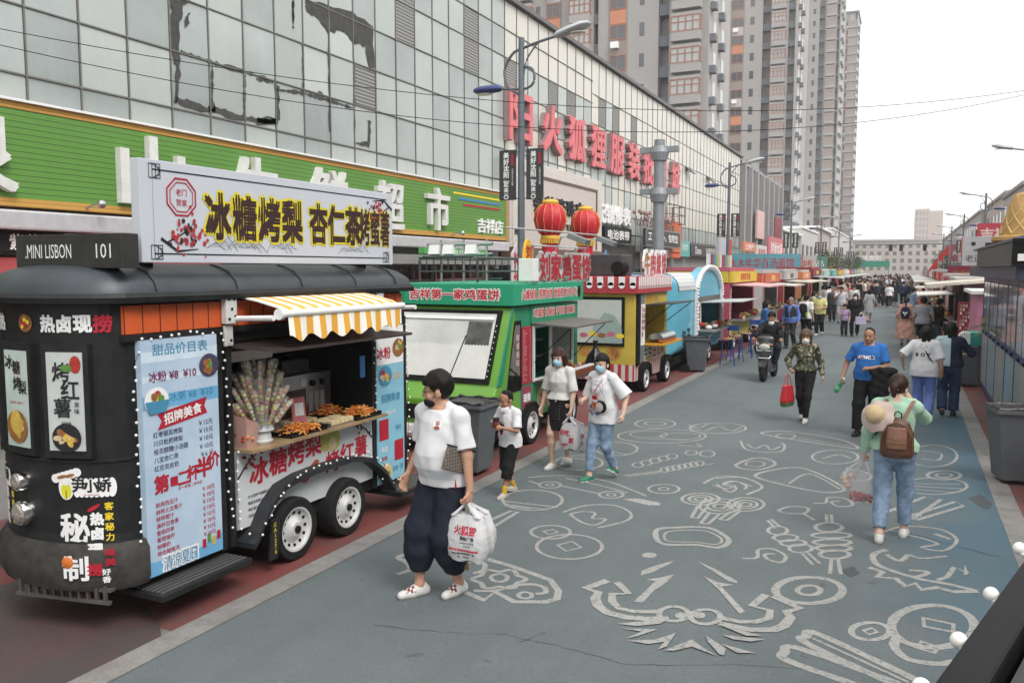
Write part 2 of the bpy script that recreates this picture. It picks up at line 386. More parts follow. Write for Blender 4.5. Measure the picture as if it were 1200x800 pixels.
for x, y, a, b in ((835,368,70,22),(907,395,75,28),(1005,388,68,25)): d.ring(x,y,a,b).ring(x,y,a*.62,b*.62,.04).ring(x,y,a*.3,b*.3,.035)
for l in [((825,395),(800,438)),((858,400),(824,440)),((800,438),(824,440)),((868,420),(835,460)),((905,425),(865,461)),((835,460),(865,461)),((950,415),(905,445)),((985,412),(935,448)),((905,445),(935,448))]: d.line(l)
d.done('painted_lollipops')
Draw(Z6).ring(697,330,58,17).ring(697,330,18,6,.03).done('painted_ring')
Draw(Z6).line([(670,485),(740,475),(860,475),(925,505),(940,530),(900,550),(820,540),(690,535)], .06, True).line([(705,495),(760,485),(850,487),(900,507),(915,525),(890,538),(820,530),(712,525)], .03, True).done('painted_bread')
Draw(Z6).fill(*[(643+28*math.cos(q), 579+10*math.sin(q)) for q in [k*math.pi/8 for k in range(16)]]).done('painted_dot')
Draw(Z6).ring(205,372,112,38).line([(95,375),(180,385),(300,398)], .04).line([(92,385),(180,398),(260,408)], .035).line([(100,392),(200,405)]).done('painted_burger')
Draw(Z6).line([(40,450),(125,412),(150,416),(62,470)], .05, False, False).done('painted_stick')
Draw(Z6).line([(190,287),(330,280),(480,300),(580,335),(632,357)]).ring(270,315,40,12).ring(270,315,14,4,.03).ring(500,352,45,13).ring(500,352,16,5,.03).line([(190,300),(230,312)]).line([(310,318),(455,348)]).line([(330,290),(470,320),(560,345)], .035).fill((540,368),(600,366),(685,382),(683,392),(640,392)).done('painted_car')
Draw(Z6).ring(665,85,75,17).ring(665,85,40,8,.035).ring(690,132,165,26).ring(640,125,70,12,.03).ring(760,132,75,12,.03).line([(590,140),(800,148)], .03).line([(820,160),(835,172),(750,165)], .03).done('painted_dish')
Draw(Z6).ring(900,102,105,20,.04).line([(800,100),(850,112),(900,95),(950,112),(990,98)], .03).line([(790,88),(830,100),(870,85),(930,92)], .03).done('painted_fish')
Draw(Z6).ring(520,180,78,25).line([(440,168),(500,190),(560,200)], .04).done('painted_bowl')
Draw(Z6).ring(378,232,90,27).line([(310,240),(350,215),(430,222)], .04).done('painted_bun')
d = Draw(Z6)
for k in range(7): d.ring(700+k*22, 258-k*4, 15, 9, .03)
d.line([(548,280),(690,262)], .035).line([(560,284),(690,268)], .03).line([(850,240),(885,235)], .03)
for k in range(5): d.ring(600+k*32, 240-k*8, 20, 9, .03)
d.ring(860,198,28,12,.03).ring(800,195,22,8,.03).done('painted_skewer')
d = Draw(Z6); d.line([(845,310),(900,285),(1000,288),(1065,322),(1008,350)]).line([(880,315),(930,328),(965,318),(920,310),(960,300),(1005,318),(1000,332)], .035).done('painted_dumpling')
Draw(Z7).line([(75,45),(90,70),(140,80),(200,78),(212,60),(200,50)]).line([(95,55),(120,68),(150,58),(170,72),(200,62)], .035).done('painted_bowl')
Draw(Z7).line([(62,118),(120,98),(170,105),(180,120),(130,135),(75,130)], .05, True).ring(120,117,30,9,.03).line([(120,152),(230,128),(300,140),(380,180),(396,200),(330,205),(200,180)], .05, True).line([(225,178),(290,148),(385,196)], .035).done('painted_drumstick')
Draw(Z7).line([(140,22),(200,14),(300,25),(400,45),(442,68),(380,62),(250,42)], .05, True).ring(215,30,30,8,.03).line([(250,35),(420,62)], .03).done('painted_sausage')
Draw(Z7).ring(370,95,72,22).line([(330,100),(380,88),(420,100)], .035).done('painted_bun')
Draw(Z7).line([(395,145),(430,135),(480,150),(470,168),(420,165),(395,145)]).done('painted_ring')
Draw(Z7).line([(0,162),(80,160),(142,188),(95,213)]).line([(0,180),(40,205),(60,190),(20,182),(60,172),(110,188)], .035).done('painted_dumpling')
d = Draw(Z7)
for x, y, a, b in ((190,325,30,13),(215,348,38,11),(238,364,40,10),(262,381,36,13)): d.ring(x,y,a,b,.04)
d.line([(158,292),(182,318)], .035).line([(170,290),(196,312)], .035).line([(268,398),(300,432)], .035).line([(285,395),(322,428)], .035).done('painted_kebab')
d = Draw(Z7)
for x, y, a, b in ((350,315,42,14),(358,340,60,9),(360,362,58,9),(365,380,55,9),(368,400,46,13)): d.ring(x,y,a,b,.045)
d.line([(342,275),(344,302)], .035).line([(358,275),(360,302)], .035).line([(358,413),(354,460)], .035).line([(378,413),(388,462)], .035).done('painted_kebab')
Draw(Z7).line([(190,262),(230,250),(285,255),(270,272),(215,270),(190,262)]).line([(270,272),(305,292)]).done('painted_swirl')
Draw(Z7).line([(300,240),(340,238),(348,222),(400,225),(425,245),(380,250),(358,236),(385,233)]).done('painted_swirl')
Draw(Z7).line([(80,412),(125,410),(130,385),(175,383),(215,405),(200,425),(160,415),(150,400),(180,398)]).done('painted_swirl')
Draw(Z7).ring(288,512,105,41,.07).ring(288,512,36,15,.05).done('painted_target')
d = Draw(Z7); d.ring(675,625,130,66,.075).line([(645,598),(740,618),(738,642),(648,625)], .045, True, False).line([(565,655),(555,690),(600,728),(690,742),(745,735)], .07).line([(640,672),(692,690),(680,708),(622,692)], .04, True, False).done('painted_coins')
Draw(Z7).ring(480,640,60,27,.05).sq(480,640,22,10,.03).done('painted_ring')
Draw(Z7).line([(620,790),(320,650),(280,655),(285,680),(560,810)], .075).line([(570,805),(255,693),(212,706),(222,732),(430,806)], .075).line([(300,662),(600,800)], .03).done('painted_sticks')
d = Draw(Z7); d.line([(530,385),(490,400),(500,430),(560,455),(640,478),(720,492),(815,515)], .06)
d.line([(475,440),(520,455),(500,470),(560,475),(590,500),(620,490),(640,510),(690,503),(740,517),(815,515)], .07, smooth=False).line([(690,480),(720,470),(742,440),(785,457)], .05, smooth=False).fill((775,430),(787,462),(772,465)).line([(600,400),(640,412),(720,405)], .035).line([(530,400),(570,420),(600,400)], .05).line([(560,455),(620,470),(660,455),(600,450)], .05).done('painted_dragon')
Draw(Z7).line([(530,268),(650,220),(700,228),(610,290)], .05, False, False).line([(590,285),(745,235),(772,248),(625,292)], .05, False, False).line([(540,258),(640,280)], .04).done('painted_sticks')
Draw(Z7).line([(520,330),(590,312),(700,322),(750,355),(710,388),(640,378),(690,366),(600,340),(560,345)]).line([(680,335),(730,352)], .06).done('painted_dumpling')
Draw(Z7).ring(675,92,76,34).line([(640,75),(700,85),(690,105),(640,100)], .035).done('painted_coin')
Draw(Z7).ring(710,152,52,14,.045).ring(710,152,25,6,.03).done('painted_ring')
Draw(Z7).ring(680,186,102,26).line([(590,185),(770,195)], .035).line([(590,178),(760,180)], .03).line([(600,195),(740,206)], .03).done('painted_burger')
d = Draw(Z2); d.line([(20,612),(80,592),(70,560),(20,535)], .06).line([(20,535),(60,520),(130,522)], .06).line([(400,530),(560,575),(740,640),(778,690),(770,728),(720,742),(570,742),(480,695),(430,735),(330,692)], .07, smooth=False)
d.line([(500+(112+14*math.cos(6*q))*math.cos(q), 636+(42+7*math.cos(6*q))*math.sin(q)) for q in [2*math.pi*k/48 for k in range(48)]], .05, True, False).ring(500,630,38,18,.045).line([(380,690),(480,690),(560,668),(650,660),(710,675),(715,700),(670,705)], .05).ring(622,712,32,15,.04)
d.line([(340,560),(420,555),(430,590),(380,610)], .05).done('painted_emblem')
# ---------------------------------------------------------------- glass shopping mall on the left
MX = -12.0
glassA = mat('facade_glass', (.42, .46, .435), .18, var=.1, scale=.5, spec=.5)
def obj_random(m, lo, hi):
 n = m.node_tree.nodes; L = m.node_tree.links; b = n['Principled BSDF']; src = b.inputs['Base Color'].links[0].from_socket; oi = n.new('ShaderNodeObjectInfo'); mr = n.new('ShaderNodeMapRange'); mr.inputs[3].default_value = lo; mr.inputs[4].default_value = hi; L.new(oi.outputs['Random'], mr.inputs[0])
 hs = n.new('ShaderNodeHueSaturation'); L.new(mr.outputs[0], hs.inputs['Value']); L.new(src, hs.inputs['Color']); L.new(hs.outputs[0], b.inputs['Base Color'])
 tc = n.new('ShaderNodeTexCoord'); mp = n.new('ShaderNodeMapping'); mp.inputs['Scale'].default_value = (1, 2.2, .35); L.new(tc.outputs['Object'], mp.inputs[0]); nz = n.new('ShaderNodeTexNoise'); nz.inputs['Scale'].default_value = 1.1; nz.inputs['Detail'].default_value = 3; L.new(mp.outputs[0], nz.inputs['Vector']); bp = n.new('ShaderNodeBump'); bp.inputs['Strength'].default_value = .5; bp.inputs['Distance'].default_value = .03; L.new(nz.outputs['Fac'], bp.inputs['Height']); L.new(bp.outputs[0], b.inputs['Normal'])
glassB = mat('facade_glass_grey', (.36, .4, .395), .14, var=.16, scale=.5, spec=.5)
glassC = mat('facade_panel_cream', (.57, .555, .495), .3, var=.06, scale=.5, spec=.6)
louvm = stripes_mat('louver_slats', (.3, .3, .29), (.11, .11, .11), 2, .085, .5)
obj_random(glassA, .86, 1.1); obj_random(glassB, .8, 1.1); mullm = mat('mullion', (.17, .165, .15), .5, .3)
mall = thing('shopping_mall', 'long mall with a grid of pale greenish glass panels above the shops', 'building', (MX, 30, 0))
MB().box(-40, MX-.1, -12, 67, 0, 11.22).build('body', mat('mall_wall', (.3, .3, .29), .8), mall)
MB().box(-40.2, MX+.16, -12.2, 67.15, 11.22, 11.36).build('roof_coping', mat('coping', (.12, .12, .12), .6), mall)
rows = [5.02, 5.47, 6.48, 7.45, 8.42, 9.42, 10.3, 11.2]
cols = [8.33+.908*k for k in range(-14, 65)]
pan = []
for i, y in enumerate(cols[:-1]):
 y1 = cols[i+1]
 rr = rows if y < 32.6 else [3.4, 4.2, 5.02, 6.2, 7.4, 8.6, 9.8, 11.2]
 for k in range(len(rr)-1):
  if 23.8 < y < 33 and rr[k+1] < 6.3: continue
  pan.append((y, y1, rr[k], rr[k+1]))
lou = {(11, 4), (15, 4), (18, 4), (22, 4), (11, 5), (15, 5), (18, 5), (28, 4), (30, 4), (25, 4), (33, 4)}
louset = set()
for (a, b) in [(18.3,8.45),(21.9,8.45),(24.6,8.45),(28.2,8.45),(29.9,8.45),(33.4,8.65),(35.2,8.65),(38.0,8.65),(18.3,9.45),(16.5,6.5),(21.9,9.45),(3.7,9.45),(14.6,9.45)]:
 louset.add(min(range(len(pan)), key=lambda i: abs((pan[i][0]+pan[i][1])/2-a-.4)+abs((pan[i][2]+pan[i][3])/2-b-.5)))
def pan_key(p): return (p[0]**2+144)**.5+(8 if p[0] < 6 else 0)
order = sorted(range(len(pan)), key=lambda i: pan_key(pan[i])/((pan[i][3]-pan[i][2])**.5))
near = set([i for i in order if i not in louset][:98]); rest = MB()
def panel(mb, p, mi=0):
 t = random.uniform(-.006, .006); s = random.uniform(-.006, .006); x = MX
 mb.quad((x+t, p[0]+.02, p[2]+.02), (x+s, p[1]-.02, p[2]+.02), (x-t, p[1]-.02, p[3]-.02), (x-s, p[0]+.02, p[3]-.02), mi)
for i, p in enumerate(pan):
 far = p[0] > 33+random.uniform(-2, 6); m3 = 2 if (p[0] > 24 and p[3] > 6 and (far or p[3] > 10 or random.random() < .3)) else (1 if random.random() < .3 else 0)
 if i in louset: panel(m := MB(), p); m.build('louver', louvm, mall)
 elif i in near: panel(m := MB(), p); m.build('glass_panel', (glassA, glassB, glassC)[m3], mall)
 else: panel(rest, p, m3)
rest.build('glass_panels', [glassA, glassB, glassC], mall)['kind'] = 'stuff'
m = MB()
for y in cols:
 z0 = 6.3 if 23.8 < y < 33.2 else (3.4 if y > 32.6 else 5.02)
 m.box(MX-.05, MX+.02, y-.013, y+.013, z0, 11.2)
for ya, yb, rr in ((cols[0], 33.0, rows), (33.0, cols[-1], [3.4, 4.2, 5.02, 6.2, 7.4, 8.6, 9.8])):
 for z in rr: m.box(MX-.05, MX+.024, 33.3 if (yb > 34 or z < 6.3) and ya > 30 else ya, (24 if z < 6.3 and yb < 34 else yb), z-.012, z+.012)
m.build('mullion_grid', mullm, mall)
t = Txt((MX+.012, 0, 0), (0, 1, 0), (0, 0, 1)); A = lambda x, y: onX(x/2.9625, y/2.9625, MX); B = lambda x, y: onX(300+x/2.857, y/2.857, MX)
def ragged(pts, k=5, amp=.035):
 q = []
 for i in range(len(pts)):
  a, b = pts[i], pts[(i+1) % len(pts)]
  for j in range(k): q.append((a[0]+(b[0]-a[0])*j/k+random.uniform(-amp, amp), a[1]+(b[1]-a[1])*j/k+random.uniform(-amp, amp)))
 return q
for pts in [[A(592,0),A(660,0),A(630,30),A(622,120),A(625,230),A(612,360),A(600,355),A(608,240),A(597,180),A(590,80)],
   [A(612,338),A(650,348),A(720,375),A(745,368),A(800,392),A(870,407),A(955,410),A(962,435),A(860,420),A(740,395),A(620,360)],
   [B(165,0),B(240,20),B(320,40),B(390,90),B(395,230),B(378,240),B(365,160),B(330,145),B(290,105),B(240,112),B(200,60),B(165,40)],
   [B(1,393),B(70,400),B(75,420),B(0,415)],[B(60,270),B(75,290),B(78,400),B(65,405),B(62,300)],[B(205,300),B(230,325),B(205,332)],[B(330,482),B(380,492),B(384,405),B(374,400),B(372,472)],
   [A(730,340),A(745,365),A(740,390),A(722,390)],[A(640,60),A(658,45),A(655,75),A(642,100)],[B(120,0),B(127,0),B(125,95),B(121,90)]]:
 vs = [(MX+.014, y, z) for y, z in ragged(pts)]
 t.add(vs, [tuple(range(len(vs)))])
for pth in [[A(735,225),A(735,390)],[A(848,260),A(846,410)],[A(625,180),A(730,215),A(850,250),A(960,285)],[A(958,285),A(962,420)],[B(62,300),B(150,310),B(240,335),B(330,365)],[B(155,150),B(158,310)],[B(243,120),B(246,470)],[B(327,200),B(330,480)],[B(0,265),B(62,275)]]:
 q = []
 for a, b in zip(pth[:-1], pth[1:]):
  for j in range(12): q.append((a[0]+(b[0]-a[0])*j/12, a[1]+(b[1]-a[1])*j/12))
 t.stroke(q, [random.choice((.02, .04, .07, .09)) for _ in q], .004)
t.build('adhesive_scar', mat('adhesive', (.06, .06, .058), .9, var=.4), mall)
for y, z in ((48.9, 8.2), (54.6, 8.2)):
 MB().obox((MX+.2, y+.5, z+.2), (.2, 0, -.18), (0, .5, 0), (.015, 0, .02)).build('open_window', mat('vent_dark', (.05, .05, .05), .4), mall)
m = MB()
for y in (43.4, 44.6, 45.8):
 for x in (MX+.1, MX+.8): m.box(x-.03, x+.03, y-.03, y+.03, 5.0, 6.0)
for z in (5.03, 5.5, 5.97): m.box(MX+.77, MX+.83, 43.4, 45.8, z-.02, z+.02); m.box(MX, MX+.8, 43.37, 43.43, z-.02, z+.02); m.box(MX, MX+.8, 45.77, 45.83, z-.02, z+.02)
m.build('balcony_cage', mullm, mall)
dark_glass = mat('shop_glass_dark', (.035, .04, .042), .1, var=.3, scale=1.5, spec=.7)
shopdark = mat('shop_interior', (.05, .045, .04), .7, var=.5, scale=2)
y = -10.0; k = 0
while y < 64:
 w = random.choice((2.7, 3.2, 3.8))
 sf = MB().box(MX-.09, MX-.02, y+.06, y+w-.06, .1, 2.6).build('shopfront', dark_glass, mall)
 f = MB()
 for a in (y+.06, y+w*.33, y+w*.66, y+w-.1): f.box(MX-.02, MX+.05, a-.035, a+.035, .05, 2.7)
 f.box(MX-.02, MX+.04, y+.1, y+w-.1, 2.25, 2.32); f.build('frame', (grey, steel, mat('door_teal', (.1, .3, .28), .5), mat('door_brown', (.18, .08, .05), .5))[k % 4], sf)
 y += w; k += 1
MB().box(MX+.02, MX+.5, -8, 24.0, 3.16, 3.44).build('fascia', mat('fascia_white', (.6, .6, .63), .35, .3), mall, bevel=.03)
# ---- green slatted supermarket sign
gs = thing('supermarket_sign', 'long green slatted supermarket sign with white chunky characters on the mall', 'sign', (MX+.3, 8, 3.45))
slat = stripes_mat('green_slats', (.11, .265, .045), (.03, .09, .02), 2, .085, .86, .55)
MB().box(MX+.02, MX+.3, -8, 24.15, 3.62, 4.9).build('panel', slat, gs)
MB().box(MX+.02, MX+.31, -8, 24.15, 3.5, 3.62).box(MX+.02, MX+.31, -8, 24.15, 4.9, 5.0).box(MX+.02, MX+.315, 24.15, 24.27, 3.5, 5.0).build('trim', stripes_mat('ochre_slats', (.5, .27, .06), (.25, .13, .03), 2, .06, .85), gs)
MB().box(MX+.0, MX+.36, -8, 24.3, 5.003, 5.04).build('capping', white, gs)
for ch, yc, zc, hh, ww in (('泉', 7.2, 4.25, 1.15, 1.25), ('山', 10.25, 4.2, 1.2, 1.3), ('生', 12.75, 4.15, 1.2, 1.2), ('鲜', 15.05, 4.2, 1.15, 1.2), ('超', 17.4, 4.15, 1.15, 1.2), ('市', 19.75, 4.22, 1.1, 1.15)):
 Txt((MX+.3, yc, zc)).line(ch, 0, 0, h=hh, w=ww, bold=.021, depth=.12, lift=.0).build('character', mat('sign_letter', (.68, .68, .66), .5, bump=.25, bscale=40), gs)
Txt((MX+.3, 23.0, 3.9)).line('吉祥店', 0, 0, h=.42, w=1.7, bold=.02, depth=.05).build('lettering', inkwht, gs)
t = Txt((MX+.3, 22.6, 4.6))
for j, (z, mi) in enumerate(((.16, 0), (.02, 1), (-.14, 2))): t.rect(-.9+.3*j-1, 1.1, z-.035, z+.02, lift=.012, mi=mi)
t.build('coloured_bands', [inkyel, inkblue, inkred], gs)
for y in (9.0, 14.2, 20.6):
 l = MB().cyl((MX+.3, y, 3.55), (MX+.62, y, 3.62), .02); l.ball((MX+.66, y, 3.6), .07); tag(l.build('spotlight', steel), 'small round steel spotlight on the lower edge of the green sign', 'lamp', 'spotlights under the green sign')
# ---- shop signs under the supermarket sign
def wall_sign(name, label, y0, y1, z0, z1, x, bm, lines, tm, cat='sign', frame=None, depth=.18):
 s = thing(name, label, cat, (x-depth, (y0+y1)/2, z0))
 MB().box(x-depth, x, y0, y1, z0, z1).build('panel', bm, s, bevel=.01)
 t = Txt((x, (y0+y1)/2, (z0+z1)/2))
 for ln in lines: t.line(*ln[:3], **ln[3])
 if lines: t.build('lettering', tm, s)
 if frame: MB().box(x-.02, x+.02, y0, y1, z1-.04, z1+.03).box(x-.02, x+.02, y0, y1, z0-.03, z0+.04).box(x-.02, x+.02, y0-.03, y0+.04, z0+.04, z1-.04).box(x-.02, x+.02, y1-.04, y1+.03, z0+.04, z1-.04).build('frame', frame, s)
 return s
sx = MX+.32
wall_sign('shop_sign', 'black shop sign with white seaweed rice roll lettering at the left edge', 5.6, 8.6, 2.84, 3.14, sx, black, [('紫菜包饭', 1.1, 0, dict(w=.95, bold=.03)), ('김밥', 1.36+.33, 0, dict(h=.1))], inkwht)
wall_sign('shop_sign', 'small white sign with a line drawn face beside the red shop sign', 8.62, 8.9, 2.86, 3.14, sx, inkwht, [], inkblk)
Txt((sx, 8.76, 3.0)).stroke([(.06*math.cos(q), .07*math.sin(q)) for q in [k*math.pi/8 for k in range(16)]], .012, closed=True).line('∵', 0, 0, h=.04).build('face_outline', inkblk, bpy.data.objects['shop_sign.001'])
wall_sign('shop_sign', 'dark red shop sign with white lettering left of the long white menu sign', 8.92, 11.6, 2.86, 3.16, sx, mat('sign_darkred', (.22, .02, .03), .5), [('抢菜大盘', -.3, 0, dict(h=.2, w=1.9, bold=.03))], inkwht)
aw = thing('shop_awning', 'dark red scalloped shop awning with white lettering at the left edge', 'awning', (MX+.3, 8, 2.8))
sc = [(-3+.15*k, 2.32+(.04 if k % 2 else 0)) for k in range(100)]
mm = MB().quad((MX+.1, -3, 2.8), (MX+.1, 11.6, 2.8), (MX+1.1, 11.6, 2.55), (MX+1.1, -3, 2.55))
for (a, za), (b, zb) in zip(sc[:-1], sc[1:]):
 if b < 11.6: mm.quad((MX+1.1, a, za), (MX+1.1, b, zb), (MX+1.1, b, 2.55), (MX+1.1, a, 2.55))
mm.build('canopy', mat('awning_darkred', (.25, .03, .035), .8), aw)
Txt((MX+1.1, 8.2, 2.47)).line('补氏紫菜包饭  麻辣香锅拌饭', .6, 0, h=.12, bold=.02, lift=.01).build('lettering', inkwht, aw)
MB().box(MX+.02, MX+1.2, 11.7, 24, 2.72, 2.95).build('lower_fascia', mat('fascia_grey', (.25, .25, .24), .6), mall)
wall_sign('shop_sign', 'green and white shop sign seen between the tram and the green truck', 18.0, 21.5, 2.98, 3.14, MX+1.0, inkgrn, [('平价超市生鲜', 0, 0, dict(h=.1, w=2.6))], inkwht)
# ---- jewellery shop portal
jw = thing('jewellery_portal', 'pale stone jewellery shop portal with black characters beside the green sign', 'shop front', (MX+.2, 28.6, 0))
stone = mat('pale_stone', (.55, .5, .46), .6, var=.06, bump=.1)
MB().box(MX+.02, MX+.35, 24.35, 33.2, 3.3, 6.22).build('panel', stone, jw, bevel=.03)
MB().box(MX+.35, MX+.42, 24.5, 25.0, 3.3, 6.2).box(MX+.35, MX+.42, 32.6, 33.1, 3.3, 6.2).box(MX+.35, MX+.42, 25.0, 32.6, 5.8, 6.2).build('surround', mat('pale_stone2', (.6, .56, .52), .55), jw, bevel=.02)
MB().box(MX+.35, MX+.39, 25.0, 25.06, 3.4, 5.8).box(MX+.35, MX+.39, 32.54, 32.6, 3.4, 5.8).box(MX+.35, MX+.39, 25.06, 32.54, 5.74, 5.8).build('bronze_trim', mat('bronze', (.2, .13, .09), .4, .6), jw)
MB().box(MX+.02, MX+.55, 24.35, 33.2, 3.0, 3.28).build('canopy_edge', mat('bronze2', (.16, .1, .07), .5), jw)
Txt((MX+.35, 28.6, 4.85)).line('会英隆珠宝', 0, 0, h=.62, w=4.9, bold=.02, depth=.06).build('characters', inkblk, jw)
Txt((MX+.35, 28.6, 4.12)).line('HUI  JEWELRY', 0, 0, h=.26, w=4.4, bold=.02, depth=.03).build('lettering', inkblk, jw)
Txt((MX+.42, 24.75, 3.8)).line('1928', 0, 0, h=.16, w=.42, bold=.03, depth=.02).build('year', inkblk, jw)
MB().box(MX+.02, MX+.3, 24.4, 33.2, .1, 2.98).build('doors', dark_glass, jw)
# ---- red rooftop characters
rl = thing('facade_letter_sign', 'faded red giant characters mounted high on the glass mall facade', 'sign', (MX+.2, 36, 6.4))
redf = mat('faded_red', (.66, .17, .19), .6, var=.15, scale=2); redside = mat('letter_side', (.3, .2, .2), .7)
chs = '阳火狐狸服装批发城'; ys = [25.5, 28.25, 30.7, 33.2, 35.7, 38.2, 40.6, 43.2, 46.0]
for c, yy in zip(chs, ys):
 hh = 1.62; zc = 7.62+.0*yy
 Txt((MX+.02, yy, zc)).line(c, 0, 0, h=hh, w=1.75, bold=.03, depth=.16, lift=0).build('character_back', redside, rl)
 Txt((MX+.19, yy, zc)).line(c, 0, 0, h=hh*.99, w=1.73, bold=.026, depth=.05, lift=0).build('character', redf, rl)
# ---- further shop signs along the mall
ws = thing('shop_sign', 'white raised characters for glasses and watch repair beside the jewellery portal', 'sign', (MX+.2, 35.6, 4.9))
Txt((MX+.05, 35.6, 4.98)).line('配镜修表', 0, 0, h=.8, w=4.6, bold=.04, depth=.12).build('characters', inkwht, ws)
MB().box(MX+.01, MX+.06, 33.4, 38, 4.3, 4.5).build('backing_rail', dkgrey, ws)
wall_sign('shop_sign', 'black shop sign with white battery and watch strap characters', 33.3, 37.0, 3.75, 4.4, MX+.5, black, [('电池表带', 0, 0, dict(h=.4, w=3.0, bold=.03))], inkwht)
MB().box(MX+.02, MX+.3, 33.3, 38.2, .1, 3.7).build('dark_shop', shopdark, mall)
wall_sign('shop_sign', 'dark billboard with white wage offer lettering before an orange frame', 38.0, 44.3, 3.7, 4.5, MX+.9, dkgrey, [('工资3000+，包吃住', 0, .05, dict(h=.42, w=5.6, bold=.03))], inkwht, frame=steel)
wall_sign('shop_sign', 'grey lower billboard with pale lettering under the wage offer sign', 38.2, 42.4, 3.1, 3.66, MX+.85, mat('sign_greybrown', (.14, .12, .12), .6), [('安全防护用品', 0, 0, dict(h=.3, w=3.4, bold=.02))], mat('pale_ink', (.45, .45, .45), .6))
og = thing('orange_portal', 'bright orange shop frame on the glass mall behind the grey post', 'shop front', (MX+.3, 44.6, 0))
MB().box(MX+.02, MX+.45, 43.6, 46.4, 3.2, 5.2).build('panel', mat('portal_orange', (.72, .13, .04), .5), og, bevel=.02)
MB().box(MX+.45, MX+.5, 43.75, 46.25, 3.5, 4.9).build('inset', mat('portal_orange2', (.62, .17, .08), .5), og)
m = MB()
for k in range(26):
 y0 = 36.4+k*.26; m.cyl((MX+.9, y0, 4.55), (MX+.9+random.uniform(-.2, .2), y0+random.uniform(-.3, .3), 4.85+random.uniform(0, .4)), .03, seg=5); m.ball((MX+.9+random.uniform(-.2, .2), y0, 4.9+random.uniform(0, .3)), .1, 6, 4)
tag(m.build('flower_garland', mat('dry_flowers', (.3, .2, .2), .9, var=.5, scale=3)), 'faded flower garland along the top of the wage offer billboard', 'decoration')
wall_sign('shop_sign', 'teal shop sign on the mall right of the orange frame', 46.8, 49.2, 3.3, 4.2, MX+.3, mat('sign_teal', (.12, .38, .35), .5), [('冷饮', 0, .1, dict(h=.4, w=1.4))], inkwht)
wall_sign('shop_sign', 'dark shop sign with pale latin lettering at the far end of the mall', 49.5, 57, 3.35, 4.1, MX+.3, dkgrey, [('Dome', -1.8, 0, dict(h=.45)), ('日用百货', 1.7, 0, dict(h=.4, w=2.6))], inkwht)
wall_sign('shop_sign', 'teal fronted shop sign near the end of the glass mall', 57.5, 66.5, 3.35, 4.1, MX+.3, mat('sign_teal2', (.2, .36, .35), .5), [('精品服饰广场', 0, 0, dict(h=.45, w=6))], inkwht)
# ---------------------------------------------------------------- grey building after the mall
gb = thing('grey_building', 'dark grey building with pilasters just past the glass mall', 'building', (MX, 78, 0))
gbm = mat('grey_render', (.17, .165, .165), .8, var=.1, scale=1); gbl = mat('grey_render_light', (.3, .29, .29), .8)
MB().box(-30, MX-.15, 67.4, 90, 0, 10.9).build('wall', gbm, gb)
MB().box(-30.2, MX-.02, 67.3, 90.2, 10.9, 11.15).build('parapet', gbl, gb)
for k in range(8): MB().box(MX-.15, MX+.25, 67.5+k*3.1, 68.1+k*3.1, 0, 10.85).build('pilaster', gbl, gb)
for k in range(7):
 for z0, z1 in ((4.9, 6.9), (7.6, 9.9)):
  w = MB().box(MX-.15, MX-.1, 68.9+k*3.1, 69.9+k*3.1, z0, z1).build('window', mat('win_white', (.55, .55, .55), .3), gb)
  MB().box(MX-.099, MX-.09, 69.0+k*3.1, 69.8+k*3.1, z0+.1, z1-.1).build('pane', dark_glass, w)
wall_sign('poster_panel', 'tall pink poster hanging on the dark grey building', 73.2, 77, 5.2, 7.6, MX+.35, mat('poster_pink', (.62, .42, .4), .6), [], inkred)
wall_sign('poster_panel', 'maroon panel on the far end of the dark grey building', 83.5, 88.5, 5.6, 7.6, MX+.35, mat('maroon', (.2, .03, .04), .6), [], inkred)
for (a, b, z0, z1, c, s, lab) in ((62, 67, 3.9, 4.6, (.6, .2, .12), '土特产', 'orange red roof sign past the end of the mall'), (67.8, 73, 3.3, 4.5, (.6, .57, .55), '美食城', 'white roof sign in front of the grey building'), (74, 84, 3.4, 5.4, (.55, .16, .18), '时尚女装', 'large pink red roof sign in front of the grey building')):
 wall_sign('shop_sign', lab, a, b, z0, z1, MX+1.2, mat('sign_%d' % int(a), c, .6), [(s, 0, 0, dict(h=(z1-z0)*.6, w=(b-a)*.7, bold=.02))], inkwht if c[1] < .4 else inkred)
# ---- row of low white shops beyond
lab = ['white rendered low shop building after the grey building', 'grey white low shop building with dark sign boards', 'low pale building with brown upper wall', 'far low shop building at the end of the left row']
for i, (a, b, h) in enumerate(((90.4, 108, 6.6), (108.2, 128, 7.6), (128.2, 152, 8.6), (152.2, 200, 9.4))):
 s = thing('shop_building', lab[i], 'building', (MX, (a+b)/2, 0))
 MB().box(-28, MX-.2+.3*(i % 2), a, b, 0, h).build('wall', mat('lowshop_%d' % i, ((.6, .59, .57), (.5, .49, .48), (.42, .36, .33), (.5, .48, .46))[i], .8), s)
 MB().box(-28.2, MX+.25, a-.05, b+.05, h, h+.25).build('cornice', white, s)
 n = int((b-a)/4)
 for k in range(n):
  y0 = a+.6+k*(b-a)/n; x = MX-.2+.3*(i % 2)
  w = MB().box(x, x+.06, y0, y0+2.2, 3.9, min(5.6, h-.7)).build('window', dkgrey, s)
  MB().box(x+.06, x+.07, y0+.1, y0+1.0, 4.0, min(5.5, h-.8)).box(x+.06, x+.07, y0+1.15, y0+2.1, 4.0, min(5.5, h-.8)).build('pane', dark_glass, w)
  MB().box(x, x+.3, y0-.3, y0+3, 2.9, 3.7).build('shop_fascia', (mat('fas_a', (.24, .09, .08), .6), mat('fas_b', (.5, .5, .48), .6), mat('fas_c', (.08, .1, .12), .6), mat('fas_d', (.1, .3, .28), .6))[k % 4], s)
  MB().box(x, x+.03, y0-.2, y0+2.9, .1, 2.8).build('shopfront', dark_glass, s)
